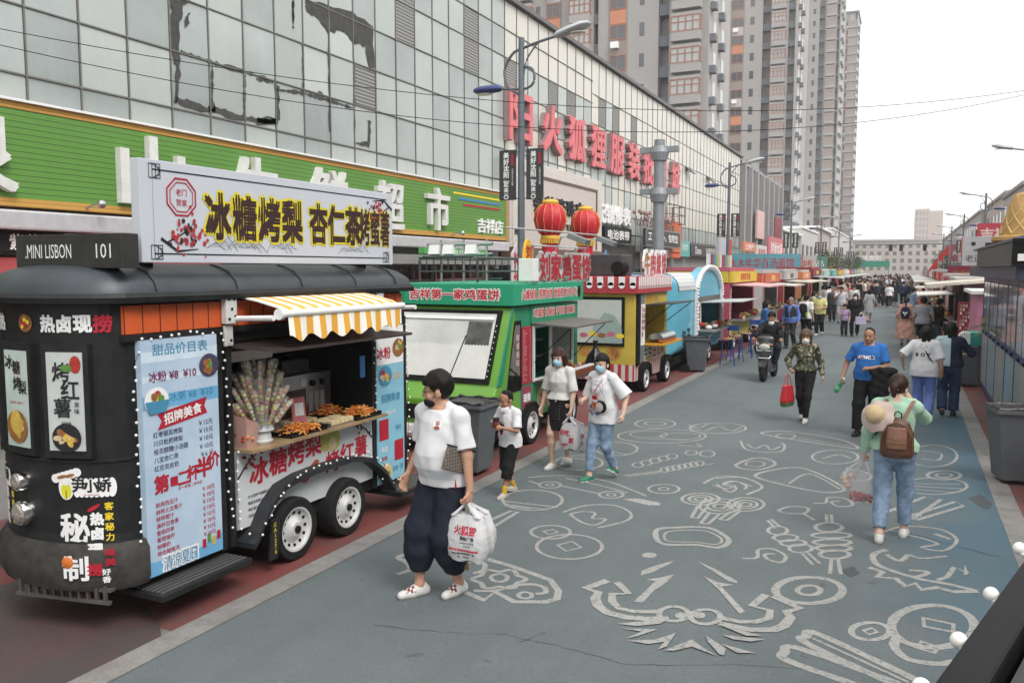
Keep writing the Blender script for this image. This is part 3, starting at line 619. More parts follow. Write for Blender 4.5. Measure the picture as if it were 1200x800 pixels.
# ---------------------------------------------------------------- apartment towers
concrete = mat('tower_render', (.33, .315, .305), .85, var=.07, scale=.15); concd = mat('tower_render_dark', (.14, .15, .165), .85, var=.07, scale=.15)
concb = mat('tower_render_brown', (.27, .225, .195), .85, var=.07, scale=.15); concl = mat('tower_band', (.42, .41, .4), .85)
wfr = mat('window_frame_red', (.34, .13, .085), .5); torange = mat('spandrel_orange', (.5, .2, .11), .6); wdark = mat('window_dark', (.07, .08, .085), .15, spec=.8); wpale = mat('window_pale', (.35, .38, .37), .15, spec=.8)
ST = 2.62
def bay_mesh(w):
 b = MB().box(-w/2, w/2, -.75, 0, 0, .12, 0).box(-w/2, w/2, -.72, 0, .12, .75, 0).box(-w/2+.03, w/2-.03, -.69, 0, .75, 2.05, 1).box(-w/2, w/2, -.75, 0, 2.05, 2.3, 0)
 for x in (-w/2, -w/4, 0, w/4, w/2): b.box(x-.05, x+.05, -.745, -.69, .75, 2.05, 2)
 b.box(-w/2, w/2, -.74, -.69, .75, .83, 2).box(-w/2, w/2, -.74, -.69, 1.97, 2.05, 2).box(-w/2, w/2, -.735, -.69, 1.5, 1.56, 2)
 b.box(w/2-.02, w/2+.02, -.73, -.03, .75, .83, 2).box(w/2-.02, w/2+.02, -.73, -.03, 1.97, 2.05, 2).box(w/2-.02, w/2+.02, -.42, -.34, .83, 1.97, 2)
 return b
def tower(label, xr, yf, W, D, H, z0, bays, wins, smalls, recs, seed):
 t = thing('apartment_tower', label, 'building', (xr-W/2, yf, 0)); rnd = random.Random(seed)
 edges = sorted(recs); x = xr-W; k = 0; body = MB()
 body.box(xr-W, xr, yf+1.2, yf+D, 0, H)
 for (a, b) in edges+[(xr, xr)]:
  if a > x: body.box(x, a, yf, yf+1.2, 0, H)
  x = b
 body.build('wall', concrete, t)
 n = int((H-z0)/ST)
 sl = MB()
 for (a, b) in edges:
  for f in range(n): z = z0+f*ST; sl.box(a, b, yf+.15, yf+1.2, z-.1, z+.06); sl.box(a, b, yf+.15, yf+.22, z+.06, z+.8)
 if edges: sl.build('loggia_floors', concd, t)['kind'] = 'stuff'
 band = MB()
 for (a, b) in wins: band.box(a-.12, b+.12, yf-.06, yf, z0, H-.4)
 if wins: band.build('window_band', concb, t)
 cnt = 0; bm = {}; over = MB()
 def put(name, src, loc, par):
  o = bpy.data.objects.new(name, src.data); C.objects.link(o); o.parent = par; o.location = loc; return o
 proto = {}
 for f in range(n):
  z = z0+f*ST
  for xc, w in bays:
   if ('b', w) not in proto: proto['b', w] = bay_mesh(w).build('bay_window', [concrete, wpale, wfr], t, local=True); o = proto['b', w]
   else: o = put('bay_window', proto['b', w], (0, 0, 0), t)
   o.location = (xc-(xr-W/2), 0, z); cnt += 1
 for f in range(n):
  z = z0+f*ST
  for a, b in wins:
   w = b-a
   if cnt < 190:
    kx = ('w', round(w, 2))
    if kx not in proto:
     q = MB().box(0, w, -.1, -.065, .85, 2.15, 0).box(0, w, -.13, -.1, .85, .93, 1).box(0, w, -.13, -.1, 2.07, 2.15, 1).box(-.04, .04, -.13, -.1, .93, 2.07, 1).box(w-.04, w+.04, -.13, -.1, .93, 2.07, 1).box(w*.45, w*.45+.07, -.13, -.1, .93, 2.07, 1)
     proto[kx] = q.build('window', [wdark, wfr], t, local=True); o = proto[kx]
    else: o = put('window', proto[kx], (0, 0, 0), t)
    o.location = (a-(xr-W/2), 0, z); cnt += 1
   if f % 4 == seed % 4: over.box(a, b, yf-.09, yf-.061, z-.4, z+.82, 0)
   elif f % 4 == (seed+1) % 4: over.box(a, b, yf-.09, yf-.061, z-.4, z+.82, 1)
   if rnd.random() < .35: over.box(a+w*.1, a+w*.1+.7, yf-.5, yf-.1, z+.1, z+.65, 2)
  for a, b in smalls:
   over.box(a, b, yf-.02, yf+.02, z+.95, z+2.1, 3)
  for s in range(2): over.box(xr, xr+.04, yf+1.6+s*3.4, yf+2.7+s*3.4, z+.85, z+2.1, 4); over.box(xr, xr+.5, yf+.3+s*3.4, yf+1.2+s*3.4, z-.05, z+.55, 5)
 over.build('spandrels_and_units', [torange, concl, white, wdark, wpale, concd], t)['kind'] = 'stuff'
 MB().box(xr-W, xr+.3, yf-.3, yf+D, H, H+.5).box(xr-W*.6, xr-W*.3, yf+2, yf+D-2, H+.5, H+3.5).build('roof_parapet', concd, t)
 return t
yf = 72.; X = lambda zx: (lambda r: r[0]*yf/r[1])(_ray(600+zx/2.666, 100))
tower('nearest grey apartment tower with red framed bay windows behind the glass mall', X(612), yf, 24, 9, 46, 11.4, [(X(545), X(590)-X(500)), (X(217), X(250)-X(187)), (X(30), 2.4)], [(X(306), X(354)), (X(110), X(150))], [(X(396), X(411)), (X(75), X(88))], [(X(455), X(488)), (X(252), X(268))], 1)
yf = 130.
tower('second apartment tower of the row with brown window bands and orange panels', X(888), yf, 24, 14, 76, 9, [(X(830), X(853)-X(808)), (X(640), 2.4)], [(X(685), X(719))], [(X(740), X(753)), (X(660), X(668))], [(X(779), X(805)), (X(858), X(880))], 2)
yf = 203.
tower('third tall apartment tower of the row', X(1022), yf, 24, 14, 95, 9, [(X(993), X(1008)-X(978)), (X(895), 2.2)], [(X(903), X(922))], [(X(935), X(943))], [(X(955), X(972)), (X(1010), X(1018))], 3)
yf = 275.
tower('farthest and slimmest apartment tower at the end of the row', X(1074), yf, 24, 14, 79, 9, [(X(1058), 2.4), (X(1000), 2.4)], [(X(1040), X(1050))], [(X(1030), X(1034))], [(X(1066), X(1072))], 4)
# ---------------------------------------------------------------- far end and right side buildings
fe = thing('corner_building', 'long cream five storey building across the far end of the street', 'building', (-5, 300, 0))
creamm = mat('far_cream', (.52, .47, .42), .85)
MB().box(-24, 9, 300, 315, 0, 11.6).build('wall', creamm, fe); MB().box(-24.3, 9.3, 299.6, 315, 11.6, 12.2).build('cornice', concl, fe)
for f in range(4):
 for k in range(14):
  if k == 0 and f == 0: p0 = MB().box(0, 1.1, -.05, .0, 0, 1.3).build('window', mat('far_win', (.16, .15, .15), .3), fe, local=True); o = p0
  else: o = bpy.data.objects.new('window', p0.data); C.objects.link(o); o.parent = fe
  o.location = (-17.8+k*2.3, 0, 2.2+f*2.4)
ft = thing('tower_block', 'pale pink tower block far beyond the end of the street', 'building', (6, 380, 0))
MB().box(2, 7.5, 380, 392, 0, 27).box(7.5, 12.5, 383, 394, 0, 26.3).build('wall', mat('far_pink', (.55, .47, .43), .85), ft)
w = MB()
for f in range(10):
 for k in range(4): w.box(2.5+k*1.3, 3.2+k*1.3, 379.95, 380, 2+f*2.5, 3.4+f*2.5)
w.build('windows', mat('far_win2', (.36, .32, .3), .5), ft)['kind'] = 'stuff'
for i, (x0, x1, y, h, c) in enumerate(((-60, -26, 330, 9, (.45, .42, .4)), (11, 24, 320, 13, (.5, .46, .42)), (26, 50, 350, 16, (.45, .43, .42)))):
 s = thing('distant_building', ('low grey building far off on the left of the street end', 'cream block far off right of the street end', 'grey block far off behind the right hand shops')[i], 'building', ((x0+x1)/2, y, 0))
 MB().box(x0, x1, y, y+14, 0, h).build('wall', mat('dist_%d' % i, c, .85), s)
 w = MB()
 for f in range(int(h/3)):
  for k in range(int((x1-x0)/2.6)): w.box(x0+.8+k*2.6, x0+2+k*2.6, y-.05, y, 1.5+f*3, 3+f*3)
 w.build('windows', wdark, s)['kind'] = 'stuff'
rb = [(-24, 6, 10.5, (.4, .38, .36), 'unseen pale shop building on the right beside the viewer'), (6.4, 29.6, 9.2, (.3, .27, .25), 'unseen brown shop building on the right behind the kiosk'), (30, 44, 13.5, (.075, .06, .06), 'dark brown tall building cut by the right edge behind the ice cream kiosk'), (60, 74, 8.0, (.5, .46, .4), 'cream shop building behind the red billboard on the right'), (74.3, 90, 9.0, (.42, .4, .38), 'grey white shop building on the right row'), (90.3, 112, 9.6, (.5, .42, .36), 'pinkish shop building on the right row'), (112.3, 150, 9.2, (.45, .42, .4), 'pale shop building farther down the right row'), (150.3, 240, 9.6, (.48, .44, .41), 'farthest shop building of the right row')]  # first two houses are out of view, added for facade reflections and shading
for i, (a, b, h, c, lb) in enumerate(rb):
 x = 9 if i < 3 else 7.6+.3*(i % 3)
 s = thing('shop_building', lb, 'building', (x, (a+b)/2, 0))
 MB().box(x, x+15, a, b, 0, h).build('wall', mat('rshop_%d' % i, c, .8), s)
 MB().box(x-.2, x+15, a-.1, b+.1, h, h+.3).build('parapet', mat('rpar_%d' % i, tuple(q*.7 for q in c), .8), s)
 n = max(3, int((b-a)/3.2))
 for k in range(n):
  y0 = a+.5+k*(b-a)/n
  for z in (4.2, 6.8, 9.4):
   if z+1.6 > h: continue
   w = MB().box(x-.05, x, y0, y0+1.5, z, z+1.5).build('window', concl, s)
   MB().box(x-.06, x-.05, y0+.1, y0+1.4, z+.1, z+1.4).build('pane', dark_glass, w)
  MB().box(x-.3, x, y0-.3, y0+2.5, 2.9, 3.7).build('shop_fascia', (mat('fas_a', 0), mat('fas_b', 0), mat('fas_c', 0), mat('fas_d', 0))[(k+i) % 4], s)
# ---------------------------------------------------------------- black tram shaped food trailer
def wheel(parent, x, y, r, w=.2, side=1, rimm=None, holes=12):
 """tyre standing in plane x (outer face), facing +x*side"""
 t = MB().lathe([(r*.66, -w), (r*.9, -w), (r, -w*.85), (r, -w*.15), (r*.93, 0), (r*.72, .0), (r*.68, -.02)] if side > 0 else [(r*.66, w), (r*.9, w), (r, w*.85), (r, w*.15), (r*.93, 0), (r*.72, 0), (r*.68, .02)], (x, y, r), 'x', 32, caps=False)
 ty = t.build('wheel', rubber, parent, smooth=True)
 s = side; m = MB().lathe([(r*.68, -.06*s), (r*.7, -.005*s), (r*.64, -.008*s), (r*.6, -.035*s), (r*.44, -.05*s), (r*.28, -.02*s), (r*.22, -.005*s), (r*.01, -.004*s)], (x, y, r), 'x', 32)
 m.build('rim', rimm or mat('rim_white', (.6, .6, .6), .4, .2), ty, smooth=True)
 h = MB()
 for k in range(holes):
  q = 2*math.pi*k/holes; h.cyl((x-.048*s, y+r*.52*math.cos(q), r+r*.52*math.sin(q)), (x-.036*s, y+r*.52*math.cos(q), r+r*.52*math.sin(q)), r*.055, seg=8)
 h.cyl((x-.01*s, y, r), (x+.012*s, y, r), r*.12, seg=12); h.build('rim_holes_and_hub', matblk, ty)
 return ty
TX = -4.95
tram = thing('tram_trailer', 'black tram shaped food trailer with a rounded nose and striped yellow awning', 'food truck', (-5.6, 5.8, 0))
body_m = mat('tram_black', (.017, .0175, .0185), .5, var=.4, scale=5, bump=.04, bscale=8, spec=.28)
_q = np.linspace(0, math.pi, 400); _nx = -5.6+.65*np.cos(_q); _ny = 4.15-.36*np.sin(_q); _ns = np.concatenate([[0], np.cumsum(np.hypot(np.diff(_nx), np.diff(_ny)))]); NL = _ns[-1]; _ns = _ns/NL
def _nrm(s):
 q = float(np.interp(s, _ns, _q)); v = (math.cos(q)*.36, -math.sin(q)*.65); l = math.hypot(*v); return (v[0]/l, v[1]/l)
def nose(s, off=0.):
 return (float(np.interp(s, _ns, _nx))+off*_nrm(s)[0], float(np.interp(s, _ns, _ny))+off*_nrm(s)[1])
def outline(off=0., n=20, back=7.62): return [(-4.95+off, back+off)]+[nose(i/n, off) for i in range(n+1)]+[(-6.25-off, back+off)]
def ring(off, z, back=7.62): return [(x, y, z) for x, y in outline(off, back=back)]
b = MB()
no = [nose(i/20) for i in range(21)]
b.loft([[(x, y, .34) for x, y in [nose(i/20, .03) for i in range(21)]], [(x, y, .55) for x, y in [nose(i/20, .03) for i in range(21)]], [(x, y, .72) for x, y in [nose(i/20, .0) for i in range(21)]], [(x, y, 2.36) for x, y in no]])
b.box(-6.25, -4.97, 4.2, 5.05, .3, 2.36).box(-6.25, -4.97, 7.06, 7.62, .3, 2.36).box(-6.25, -4.97, 5.05, 7.06, 2.0, 2.36).box(-6.25, -4.99, 5.05, 7.06, .3, 1.1).box(-6.25, -6.15, 5.05, 7.06, 1.1, 2.0)
b.build('body', body_m, tram, bevel=.008)
bk = MB().loft([[(x, y, z) for x, y in [nose(i/20, o) for i in range(21)]] for o, z in ((.05, .33), (.075, .39), (.075, .6), (.035, .66))])
bk.build('bumper', mat('bumper_worn', (.05, .046, .043), .7, spec=.25, var=.5, scale=9), tram, smooth=True)
roofm = mat('tram_roof', (.05, .058, .068), .45, .2, var=.3, scale=3)
MB().loft([ring(.09, 2.36), ring(.1, 2.4), ring(.08, 2.43)]).build('eaves', body_m, tram)
MB().loft([ring(.07, 2.43), ring(.05, 2.5), ring(-.03, 2.57), ring(-.13, 2.61), ring(-.22, 2.63), ring(-.3, 2.64)]).build('roof', roofm, tram, smooth=True)
sm = MB()
for y in (4.3, 5.1, 5.9, 6.7, 7.4):
 sm.tube([(-4.95+o, y, z+.004) for o, z in ((.075, 2.44), (.055, 2.5), (-.025, 2.575), (-.12, 2.612), (-.22, 2.634))], .008, 5)
sm.build('roof_seams', roofm, tram)
MB().box(TX-.02, TX+.012, 4.06, 7.6, 2.14, 2.34).build('orange_band', mat('tram_orange', (.62, .105, .025), .5, var=.1), tram)
sm = MB()
for k in range(24): y = 4.06+k*.155; sm.box(TX+.012, TX+.014, y-.003, y+.003, 2.14, 2.34)
sm.build('band_seams', matblk, tram)
MB().box(TX-.02, TX+.03, 4.04, 7.62, 2.09, 2.135).build('sill_rail', body_m, tram)
for y in (4.9, 5.0, 7.02, 7.6): MB().box(TX-.03, TX+.02, y, y+.06, .32, 2.09).build('corner_post', body_m, tram)
def nose_frame(sc):
 x, y = nose(sc); x1, y1 = nose(sc+.01); r = Vector((x-x1, y-y1, 0)).normalized(); return Vector((x, y, 0)), r, Vector((0, 0, 1))
poster = mat('poster_mint', (.42, .55, .5), .35, var=.12, scale=2, col2=(.55, .62, .58)); poster2 = mat('poster_grey', (.5, .54, .53), .35, var=.1)
def food(t, x, y, r, mi_plate, mi_food, seed=0, n=9):
 rd = random.Random(seed); t.disc(x, y, r, r*.9, lift=.006, mi=mi_plate)
 for k in range(n): a = rd.uniform(0, 6.28); q = rd.uniform(0, .6)*r; t.disc(x+q*math.cos(a), y+q*math.sin(a)*.8, r*rd.uniform(.2, .38), r*rd.uniform(.15, .3), lift=.007+.0004*k, mi=mi_food[k % len(mi_food)], seg=9, rot=a)
fb = mat('food_brown', (.3, .12, .035), .6, var=.4, scale=30); fy = mat('food_yellow', (.62, .42, .08), .6, var=.3, scale=30); fr = mat('food_red', (.4, .03, .015), .55, var=.4, scale=30); fg = mat('food_green', (.1, .25, .04), .6, var=.3, scale=30); fc = mat('food_cream', (.62, .5, .3), .6, var=.2, scale=30)
for i, sc in enumerate((.285, .555, .815)):
 c, r, u = nose_frame(sc); n_ = r.cross(u); cz = 1.68
 MB().obox(c+u*cz+n_*.0, r*.175, n_*.03, u*.4).build('nose_window', body_m, tram)
 o = [k for k in kids(tram)][-1]
 MB().obox(c+u*cz+n_*.032, r*.135, n_*.004, u*.345).build('poster', poster2 if i == 0 else poster, o)
 for ww in ((-.21, -.165), (.165, .21)): pass
 t = Txt(c+u*cz+n_*.037, r*.84, u)
 t.r = r*.84; t.u = u*.87
 if i == 0:
  t.column('烤', -.03, .24, .15, bold=.02, mi=0).column('红', .045, .1, .15, bold=.02, mi=0).column('薯', -.03, -.05, .15, bold=.02, mi=0).column('美味', .1, -.02, .045, mi=0).line('香甜软糯', 0, -.17, h=.02, mi=0)
  food(t, 0, -.29, .13, 0, [3, 4, 5], 2); t.disc(.1, .3, .05, .07, mi=2).disc(.02, .27, .05, .03, lift=.004, mi=6)
 else:
  t.column('冰', -.09, .3, .11, bold=.02).column('糖烤', .02, .26, .11, bold=.02).column('梨', .1, .1, .11, bold=.02).line('滋润美味  清甜可口', 0, -.03, h=.022, mi=1)
  food(t, 0, -.23, .15, 3, [4, 5, 4], 5+i); t.disc(.0, -.19, .085, .1, lift=.012, mi=4)
 t.build('poster_print', [inkblk, inkred, fr, fb, fy, fc, fg], o)
MB().loft([[(x, y, z) for x, y in [nose(.02+.96*i/20, o) for i in range(21)]] for o, z in ((.0, 1.24), (.012, 1.245), (.012, 1.26), (0, 1.265))]).build('trim_line', body_m, tram)
t = Txt((0, 0, 0), (1, 0, 0))
def on_nose(ch, sc, z, h, k=0, bold=.03, off=.0): t.line(ch, -sc*NL, z, h=h, bold=bold, lift=.007+off, mi=k)
for ch, sc, k in (('热', .37, 0), ('卤', .29, 0), ('现', .21, 0), ('捞', .13, 1), ('现', .86, 0), ('卤', .78, 0), ('热', .7, 0)): on_nose(ch, sc, 2.22, .115, k, .045)
on_nose('秘', .285, .77, .21, 0, .032); on_nose('制', .26, .51, .17, 0, .03, .08)
for i, ch in enumerate('热卤现'): on_nose(ch, .185, .84-.105*i, .085, 0, .05, .0 if i < 2 else .045)
on_nose('捞', .185, .5, .08, 1, .05, .08)
for i, ch in enumerate('客家秘力'): on_nose(ch, .135, .93-.075*i, .055, 2, .03)
for i, ch in enumerate('味美'): on_nose(ch, .13, .62-.07*i, .055, 1, .03, .08)
for i, ch in enumerate('好香'): on_nose(ch, .145, .48-.055*i, .045, 0, .03, .08)
for i, ch in enumerate('客家秘方'): on_nose(ch, .68, .95-.065*i, .05, 2, .03)
for i, ch in enumerate('热卤现捞'): on_nose(ch, .76, .95-.1*i, .08, 0, .04, .0 if i < 3 else .08)
t.o = Vector((-.5*NL, 0, 2.22)); food(t, 0, 0, .07, 3, [1, 5, 3, 1, 2], 7, 16)
t.o = Vector((-.2*NL, 0, .92)); t.poly([(-.03, -.03), (.02, -.01), (.05, .02), (.045, .03), (.0, .015), (-.04, -.015)], .008, 1)
NM = [inkwht, inkred, inkyel, fb, inkblk, mat('sticker_yellow', (.7, .68, .03), .5)]
def wrap(t, name):
 t.v = [(lambda p, nn: (p[0]+nn[0]*-v[1], p[1]+nn[1]*-v[1], v[2]))(nose(-v[0]/NL), _nrm(-v[0]/NL)) for v in t.v]
 t.build(name, NM, tram)
wrap(t, 'nose_lettering')
for sc in (.235, .83):
 t = Txt((-sc*NL, 0, 1.075), (1, 0, 0))
 t.disc(-.13, -.01, .06, .09, lift=.006, mi=0)
 for k in range(6): t.disc(-.13+.033*(k-2.5), .075+.01*(k-2.5), .035, .032, lift=.0061+.0001*k, mi=0)
 for k in range(8): t.disc(-.05+.034*k, -.01, .03, .07, lift=.0066+.0001*k, mi=0)
 t.disc(-.13, -.035, .04, .055, lift=.008, mi=5).disc(-.1, .075, .04, .012, lift=.0085, mi=3, rot=.25).disc(-.16, .065, .04, .012, lift=.0087, mi=3, rot=.25).disc(-.13, .03, .027, .026, lift=.009, mi=0).stroke([(-.13, -.09), (-.13, -.03)], .008, .0095, 3)
 for k, ch in enumerate('尹小娇'): t.line(ch, -.035+.085*k, .005, h=.09, bold=.035, lift=.0095, mi=4)
 t.line('YIN XIAO JIAO', .05, -.062, h=.015, lift=.0097, mi=1)
 wrap(t, 'sticker')
chrome = mat('chrome', (.7, .7, .7), .12, 1., var=.05); lens = mat('lamp_lens', (.3, .26, .22), .1, var=.5, scale=30, spec=.8, coat=.6)
for sc, z, rr in ((.56, 1.08, .065), (.555, .85, .085)):
 c, r, u = nose_frame(sc); n_ = r.cross(u); p = c+u*z
 m = MB(); m.tube([p-n_*.03, p+n_*.05, p+n_*.07], [rr*1.1, rr*1.1, rr*.98], 22); o = m.build('headlight', chrome, tram, smooth=True)
 m = MB(); m.tube([p+n_*.066, p+n_*.085, p+n_*.092], [rr*.88, rr*.7, rr*.2], 22); m.build('lens', lens, o, smooth=True)
for sc in (.29, .83):
 c, r, u = nose_frame(sc); n_ = r.cross(u); p = c+u*.55+n_*.07; m = MB(); m.tube([p, p+n_*.02, p+n_*.03], [.045, .042, .01], 16); m.build('marker_light', mat('amber', (.6, .17, .03), .3), tram, smooth=True)
m = MB(); c, r, u = nose_frame(.36); n_ = r.cross(u); c = c-n_*.1+u*.14
m.obox(c+u*.2+n_*.0, r*.4, n_*.1, u*.012)
for k in range(11): m.obox(c+u*.17-r*.36+r*.072*k+n_*.1, r*.01, n_*.012, u*.06)
m.obox(c+u*.115+n_*.1, r*.4, n_*.015, u*.012); m.build('front_step', mat('step_grey', (.1, .095, .09), .6, .3, var=.4), tram)
for y0, y1, z in ((4.1, 5.0, .27), (7.22, 8.0, .25)):
 o = MB().box(TX-.25, TX+.24, y0, y1, z-.05, z).build('running_board', body_m, tram, bevel=.01)
 m = MB()
 for k in range(9): m.box(TX-.2+.048*k, TX-.18+.048*k, y0+.03, y1-.03, z+.001, z+.01)
 m.build('tread', mat('tread_grey', (.12, .12, .12), .5, .3), o)
boardm = mat('menu_blue', (.42, .56, .72), .35, var=.08, scale=2, col2=(.52, .62, .74))
MB().box(TX-.0, TX+.055, 4.15, 4.87, .36, 2.09).build('menu_board', boardm, tram)
mb = kids(tram)[-1]
t = Txt((TX+.055, 4.51, 1.225))
for y0, y1, mi in ((.36, .46, 5), (.56, .6, 6), (.7, .78, 6), (-.87, -.82, 5)): t.rect(-.36, .36, y0, y1, .001, mi)
t.poly([(-.36, -.865), (.36, -.865), (.36, -.72), (.1, -.79), (-.36, -.76)], .0015, 5)
t.line('甜品价目表', 0, .79, h=.085, w=.52, bold=.015, mi=1).line('冰粉 ¥8  ¥10', -.08, .595, h=.075, w=.44, bold=.02, mi=0).line('冰粥 ¥8  ¥10', .09, .43, h=.07, w=.42, bold=.015, mi=1)
t.poly([(-.24, .2), (.24, .26), (.21, .32), (.24, .385), (-.24, .325), (-.2, .265)], .003, 2).line('招牌美食', 0, .293, h=.08, w=.36, bold=.03, mi=3, lift=.005, rot=.12)
for i, (a, p) in enumerate((('红枣银耳烤梨', '￥12元'), ('川贝枇杷烤梨', '￥15元'), ('桂花醪糟小汤圆', '￥10元'), ('八宝杏仁茶', '￥10元'), ('红豆双皮奶', '￥6 元'))): t.line(a, -.28, .17-.062*i, h=.042, bold=.012, align='l', mi=4).line(p, .29, .19-.062*i, h=.042, bold=.01, align='r', mi=4)
t.line('第', -.22, -.2, h=.13, bold=.04, mi=2).rect(-.14, -.07, -.24, -.17, .003, 2).line('二', -.01, -.2, h=.09, bold=.03, mi=2).line('杯', .08, -.18, h=.12, bold=.03, mi=2).line('半', .19, -.16, h=.15, bold=.04, mi=2).line('价', .29, -.12, h=.12, bold=.03, mi=2).line('买一杯第二杯半价', .05, -.27, h=.028, mi=2)
for i, a in enumerate(('鲜榨西瓜汁', '鲜榨火龙果汁', '鲜榨橙汁', '满杯百香果', '蜜桃四季', '葡萄啵柠', '鲜椰奶', '特色酸梅汤')): t.line(a, -.28, -.35-.052*i, h=.038, bold=.012, align='l', mi=2).line('￥10元', .29, -.33-.052*i, h=.038, bold=.01, align='r', mi=2)
t.line('清凉夏日', -.07, -.8, h=.12, w=.34, bold=.06, mi=3).line('清凉夏日', -.07, -.8, h=.105, w=.32, bold=.01, mi=1, lift=.006)
food(t, .27, .63, .1, 4, [7, 8, 9, 7], 3); food(t, -.24, .42, .11, 3, [2, 8, 9, 7], 8); t.poly([(-.35, .42), (-.13, .42), (-.17, .33), (-.31, .33)], .014, 1)
for k in range(4): t.rect(.15+.05*k, .185+.05*k, -.8+.03*(k % 2), -.73+.03*(k % 2), .004, (2, 9, 8, 2)[k])
t.build('menu_print', [mat('ink_purple', (.2, .02, .1), .6), mat('ink_teal', (.06, .26, .42), .6), inkred, inkwht, mat('ink_dark', (.06, .05, .1), .6), mat('board_cyan', (.16, .42, .68), .4), mat('board_pale', (.6, .72, .82), .4), fb, fy, fg], mb)
MB().box(TX, TX+.03, 7.08, 7.59, .34, 2.0).build('menu_board', mat('menu_cyan', (.25, .52, .66), .35, var=.1), tram); mb = kids(tram)[-1]
t = Txt((TX+.03, 7.335, 1.1)); t.rect(-.25, .25, .5, .9, .001, 4)
t.line('冰粉', -.12, .62, h=.12, bold=.03, mi=0); food(t, .15, .66, .11, 1, [3, 5, 6], 1); food(t, -.1, .38, .12, 2, [0, 3, 5], 2); t.line('招牌', .12, .36, h=.08, mi=5).line('招牌美食', 0, .14, h=.09, w=.36, bold=.02, mi=2).line('特色小吃', .0, -.02, h=.05, w=.2, mi=4)
t.rect(-.22, -.05, -.3, -.08, .003, 0); t.rect(.06, .23, -.56, -.34, .003, 0); t.line('脆皮', .14, -.2, h=.05, mi=2).line('香甜', -.13, -.4, h=.06, mi=4).line('鲜果', -.13, -.5, h=.05, mi=0); food(t, -.11, -.66, .12, 5, [5, 3, 6], 6); t.line('冰爽一夏', .12, -.64, h=.06, w=.2, mi=2)
t.build('menu_print', [inkred, fb, mat('ink_teal', 0), fy, inkwht, fc, fg], mb)
MB().box(TX-.04, TX+.02, 5.08, 7.0, .44, 1.1).build('front_panel', mat('panel_white', (.58, .6, .62), .4, var=.05), tram); fp = kids(tram)[-1]
t = Txt((TX+.02, 6.04, .77))
for i, ch in enumerate('冰糖烤梨'): t.line(ch, -.7+.24*i, .12+.03*i, h=.22, bold=.03, mi=0)
for i, ch in enumerate('烤红薯'): t.line(ch, .3+.23*i, -.01+.03*i, h=.2, bold=.025, mi=0)
for i in range(4): t.line(('冬日里热气腾腾的烤梨甜润入心', '精选好梨慢火细烤糖汁香浓老少皆宜', '烤红薯外焦里嫩软糯香甜回味悠长', '欢迎品尝')[i], -.84, -.08-.055*i, h=.028, align='l', mi=1)
t.disc(.2, .2, .085, .1, mi=2).disc(.34, .19, .08, .1, mi=2, lift=.004).disc(.3, .16, .06, .07, mi=3, lift=.006); t.poly([(-.2, -.1), (-.1, -.02), (.05, .06), (.1, .04), (.05, -.04), (-.1, -.13)], .004, 4)
for k in range(26):
 a = random.Random(k); sg = 1 if k % 2 else -1; x = sg*.78+a.uniform(-.14, .14); y = .24+a.uniform(-.08, .08); t.disc(x, y, .016, lift=.005+.0002*k, mi=0 if k % 3 else 1, seg=6)
for sg in (1, -1): t.stroke([(sg*.95, .1), (sg*.85, .2), (sg*.72, .28), (sg*.6, .3)], [.02, .016, .01, .005], .004, 1)
t.build('panel_print', [inkred, inkblk, mat('pear_green', (.42, .42, .08), .5), fc, mat('sweet_potato', (.4, .08, .03), .5)], fp)
arc = [(5.12, .3), (5.17, .34), (5.32, .56), (5.5, .7), (5.75, .745), (6.1, .755), (6.5, .745), (6.8, .68), (7.05, .5), (7.22, .28)]
m = MB(); th = .03
ou = [(y, z+th) for y, z in arc]; m.loft([[(x, y, z) for x in (TX-.25, TX+.16) for (y, z) in ([(a, b)] if x < TX else [(a, b)])]+[(TX+.16, a, b-.045), (TX-.25, a, b-.045)] for a, b in ou])
m.build('mudguard', mat('mudguard', (.025, .028, .033), .55, spec=.3, var=.2), tram, smooth=True)
MB().box(TX-.3, TX-.02, 5.2, 7.2, .3, .7).build('wheel_well', matblk, tram)
for y in (5.7, 6.46): wheel(tram, TX+.12, y, .285)
m = MB(); m.obox((TX+.15, 5.36, .3), (.012, 0, 0), (0, .05, 0), (0, .02, .17)); m.build('plate', inkblk, tram); t = Txt((TX+.163, 5.36, .3)); t.column('辽A1276', 0, .13, .035, pitch=.047, mi=0); t.build('plate_lettering', inkyel, tram)
awm = stripes_mat('awning_stripe', '#f3efe6', '#e0a63e', 1, .163, .5, .8)
m = MB(); A0, A1 = 5.17, 6.8
prof = [(TX+.03, 2.36), (TX+.2, 2.335), (TX+.42, 2.285), (TX+.5, 2.25)]
m.loft([[(x, A0, z), (x, A1, z), (x, A1, z+.012), (x, A0, z+.012)] for x, z in prof])
n = 48; xs = TX+.52
for k in range(n):
 a, b_ = A0+(A1-A0)*k/n, A0+(A1-A0)*(k+1)/n; za, zb = [2.045+.028*math.cos((y-A0)/(A1-A0)*2*math.pi*6) for y in (a, b_)]
 wa, wb = [.012*math.sin((y-A0)*19) for y in (a, b_)]
 m.quad((xs, a, 2.235), (xs, b_, 2.235), (xs+.015+wb, b_, zb), (xs+.015+wa, a, za))
m.build('awning', awm, tram, smooth=True); aw_ = kids(tram)[-1]
MB().cyl((TX+.51, A0-.06, 2.245), (TX+.51, A1+.05, 2.245), .03).cyl((TX+.51, A0-.1, 2.245), (TX+.51, A0-.06, 2.245), .045).build('front_bar', white, aw_, smooth=True)
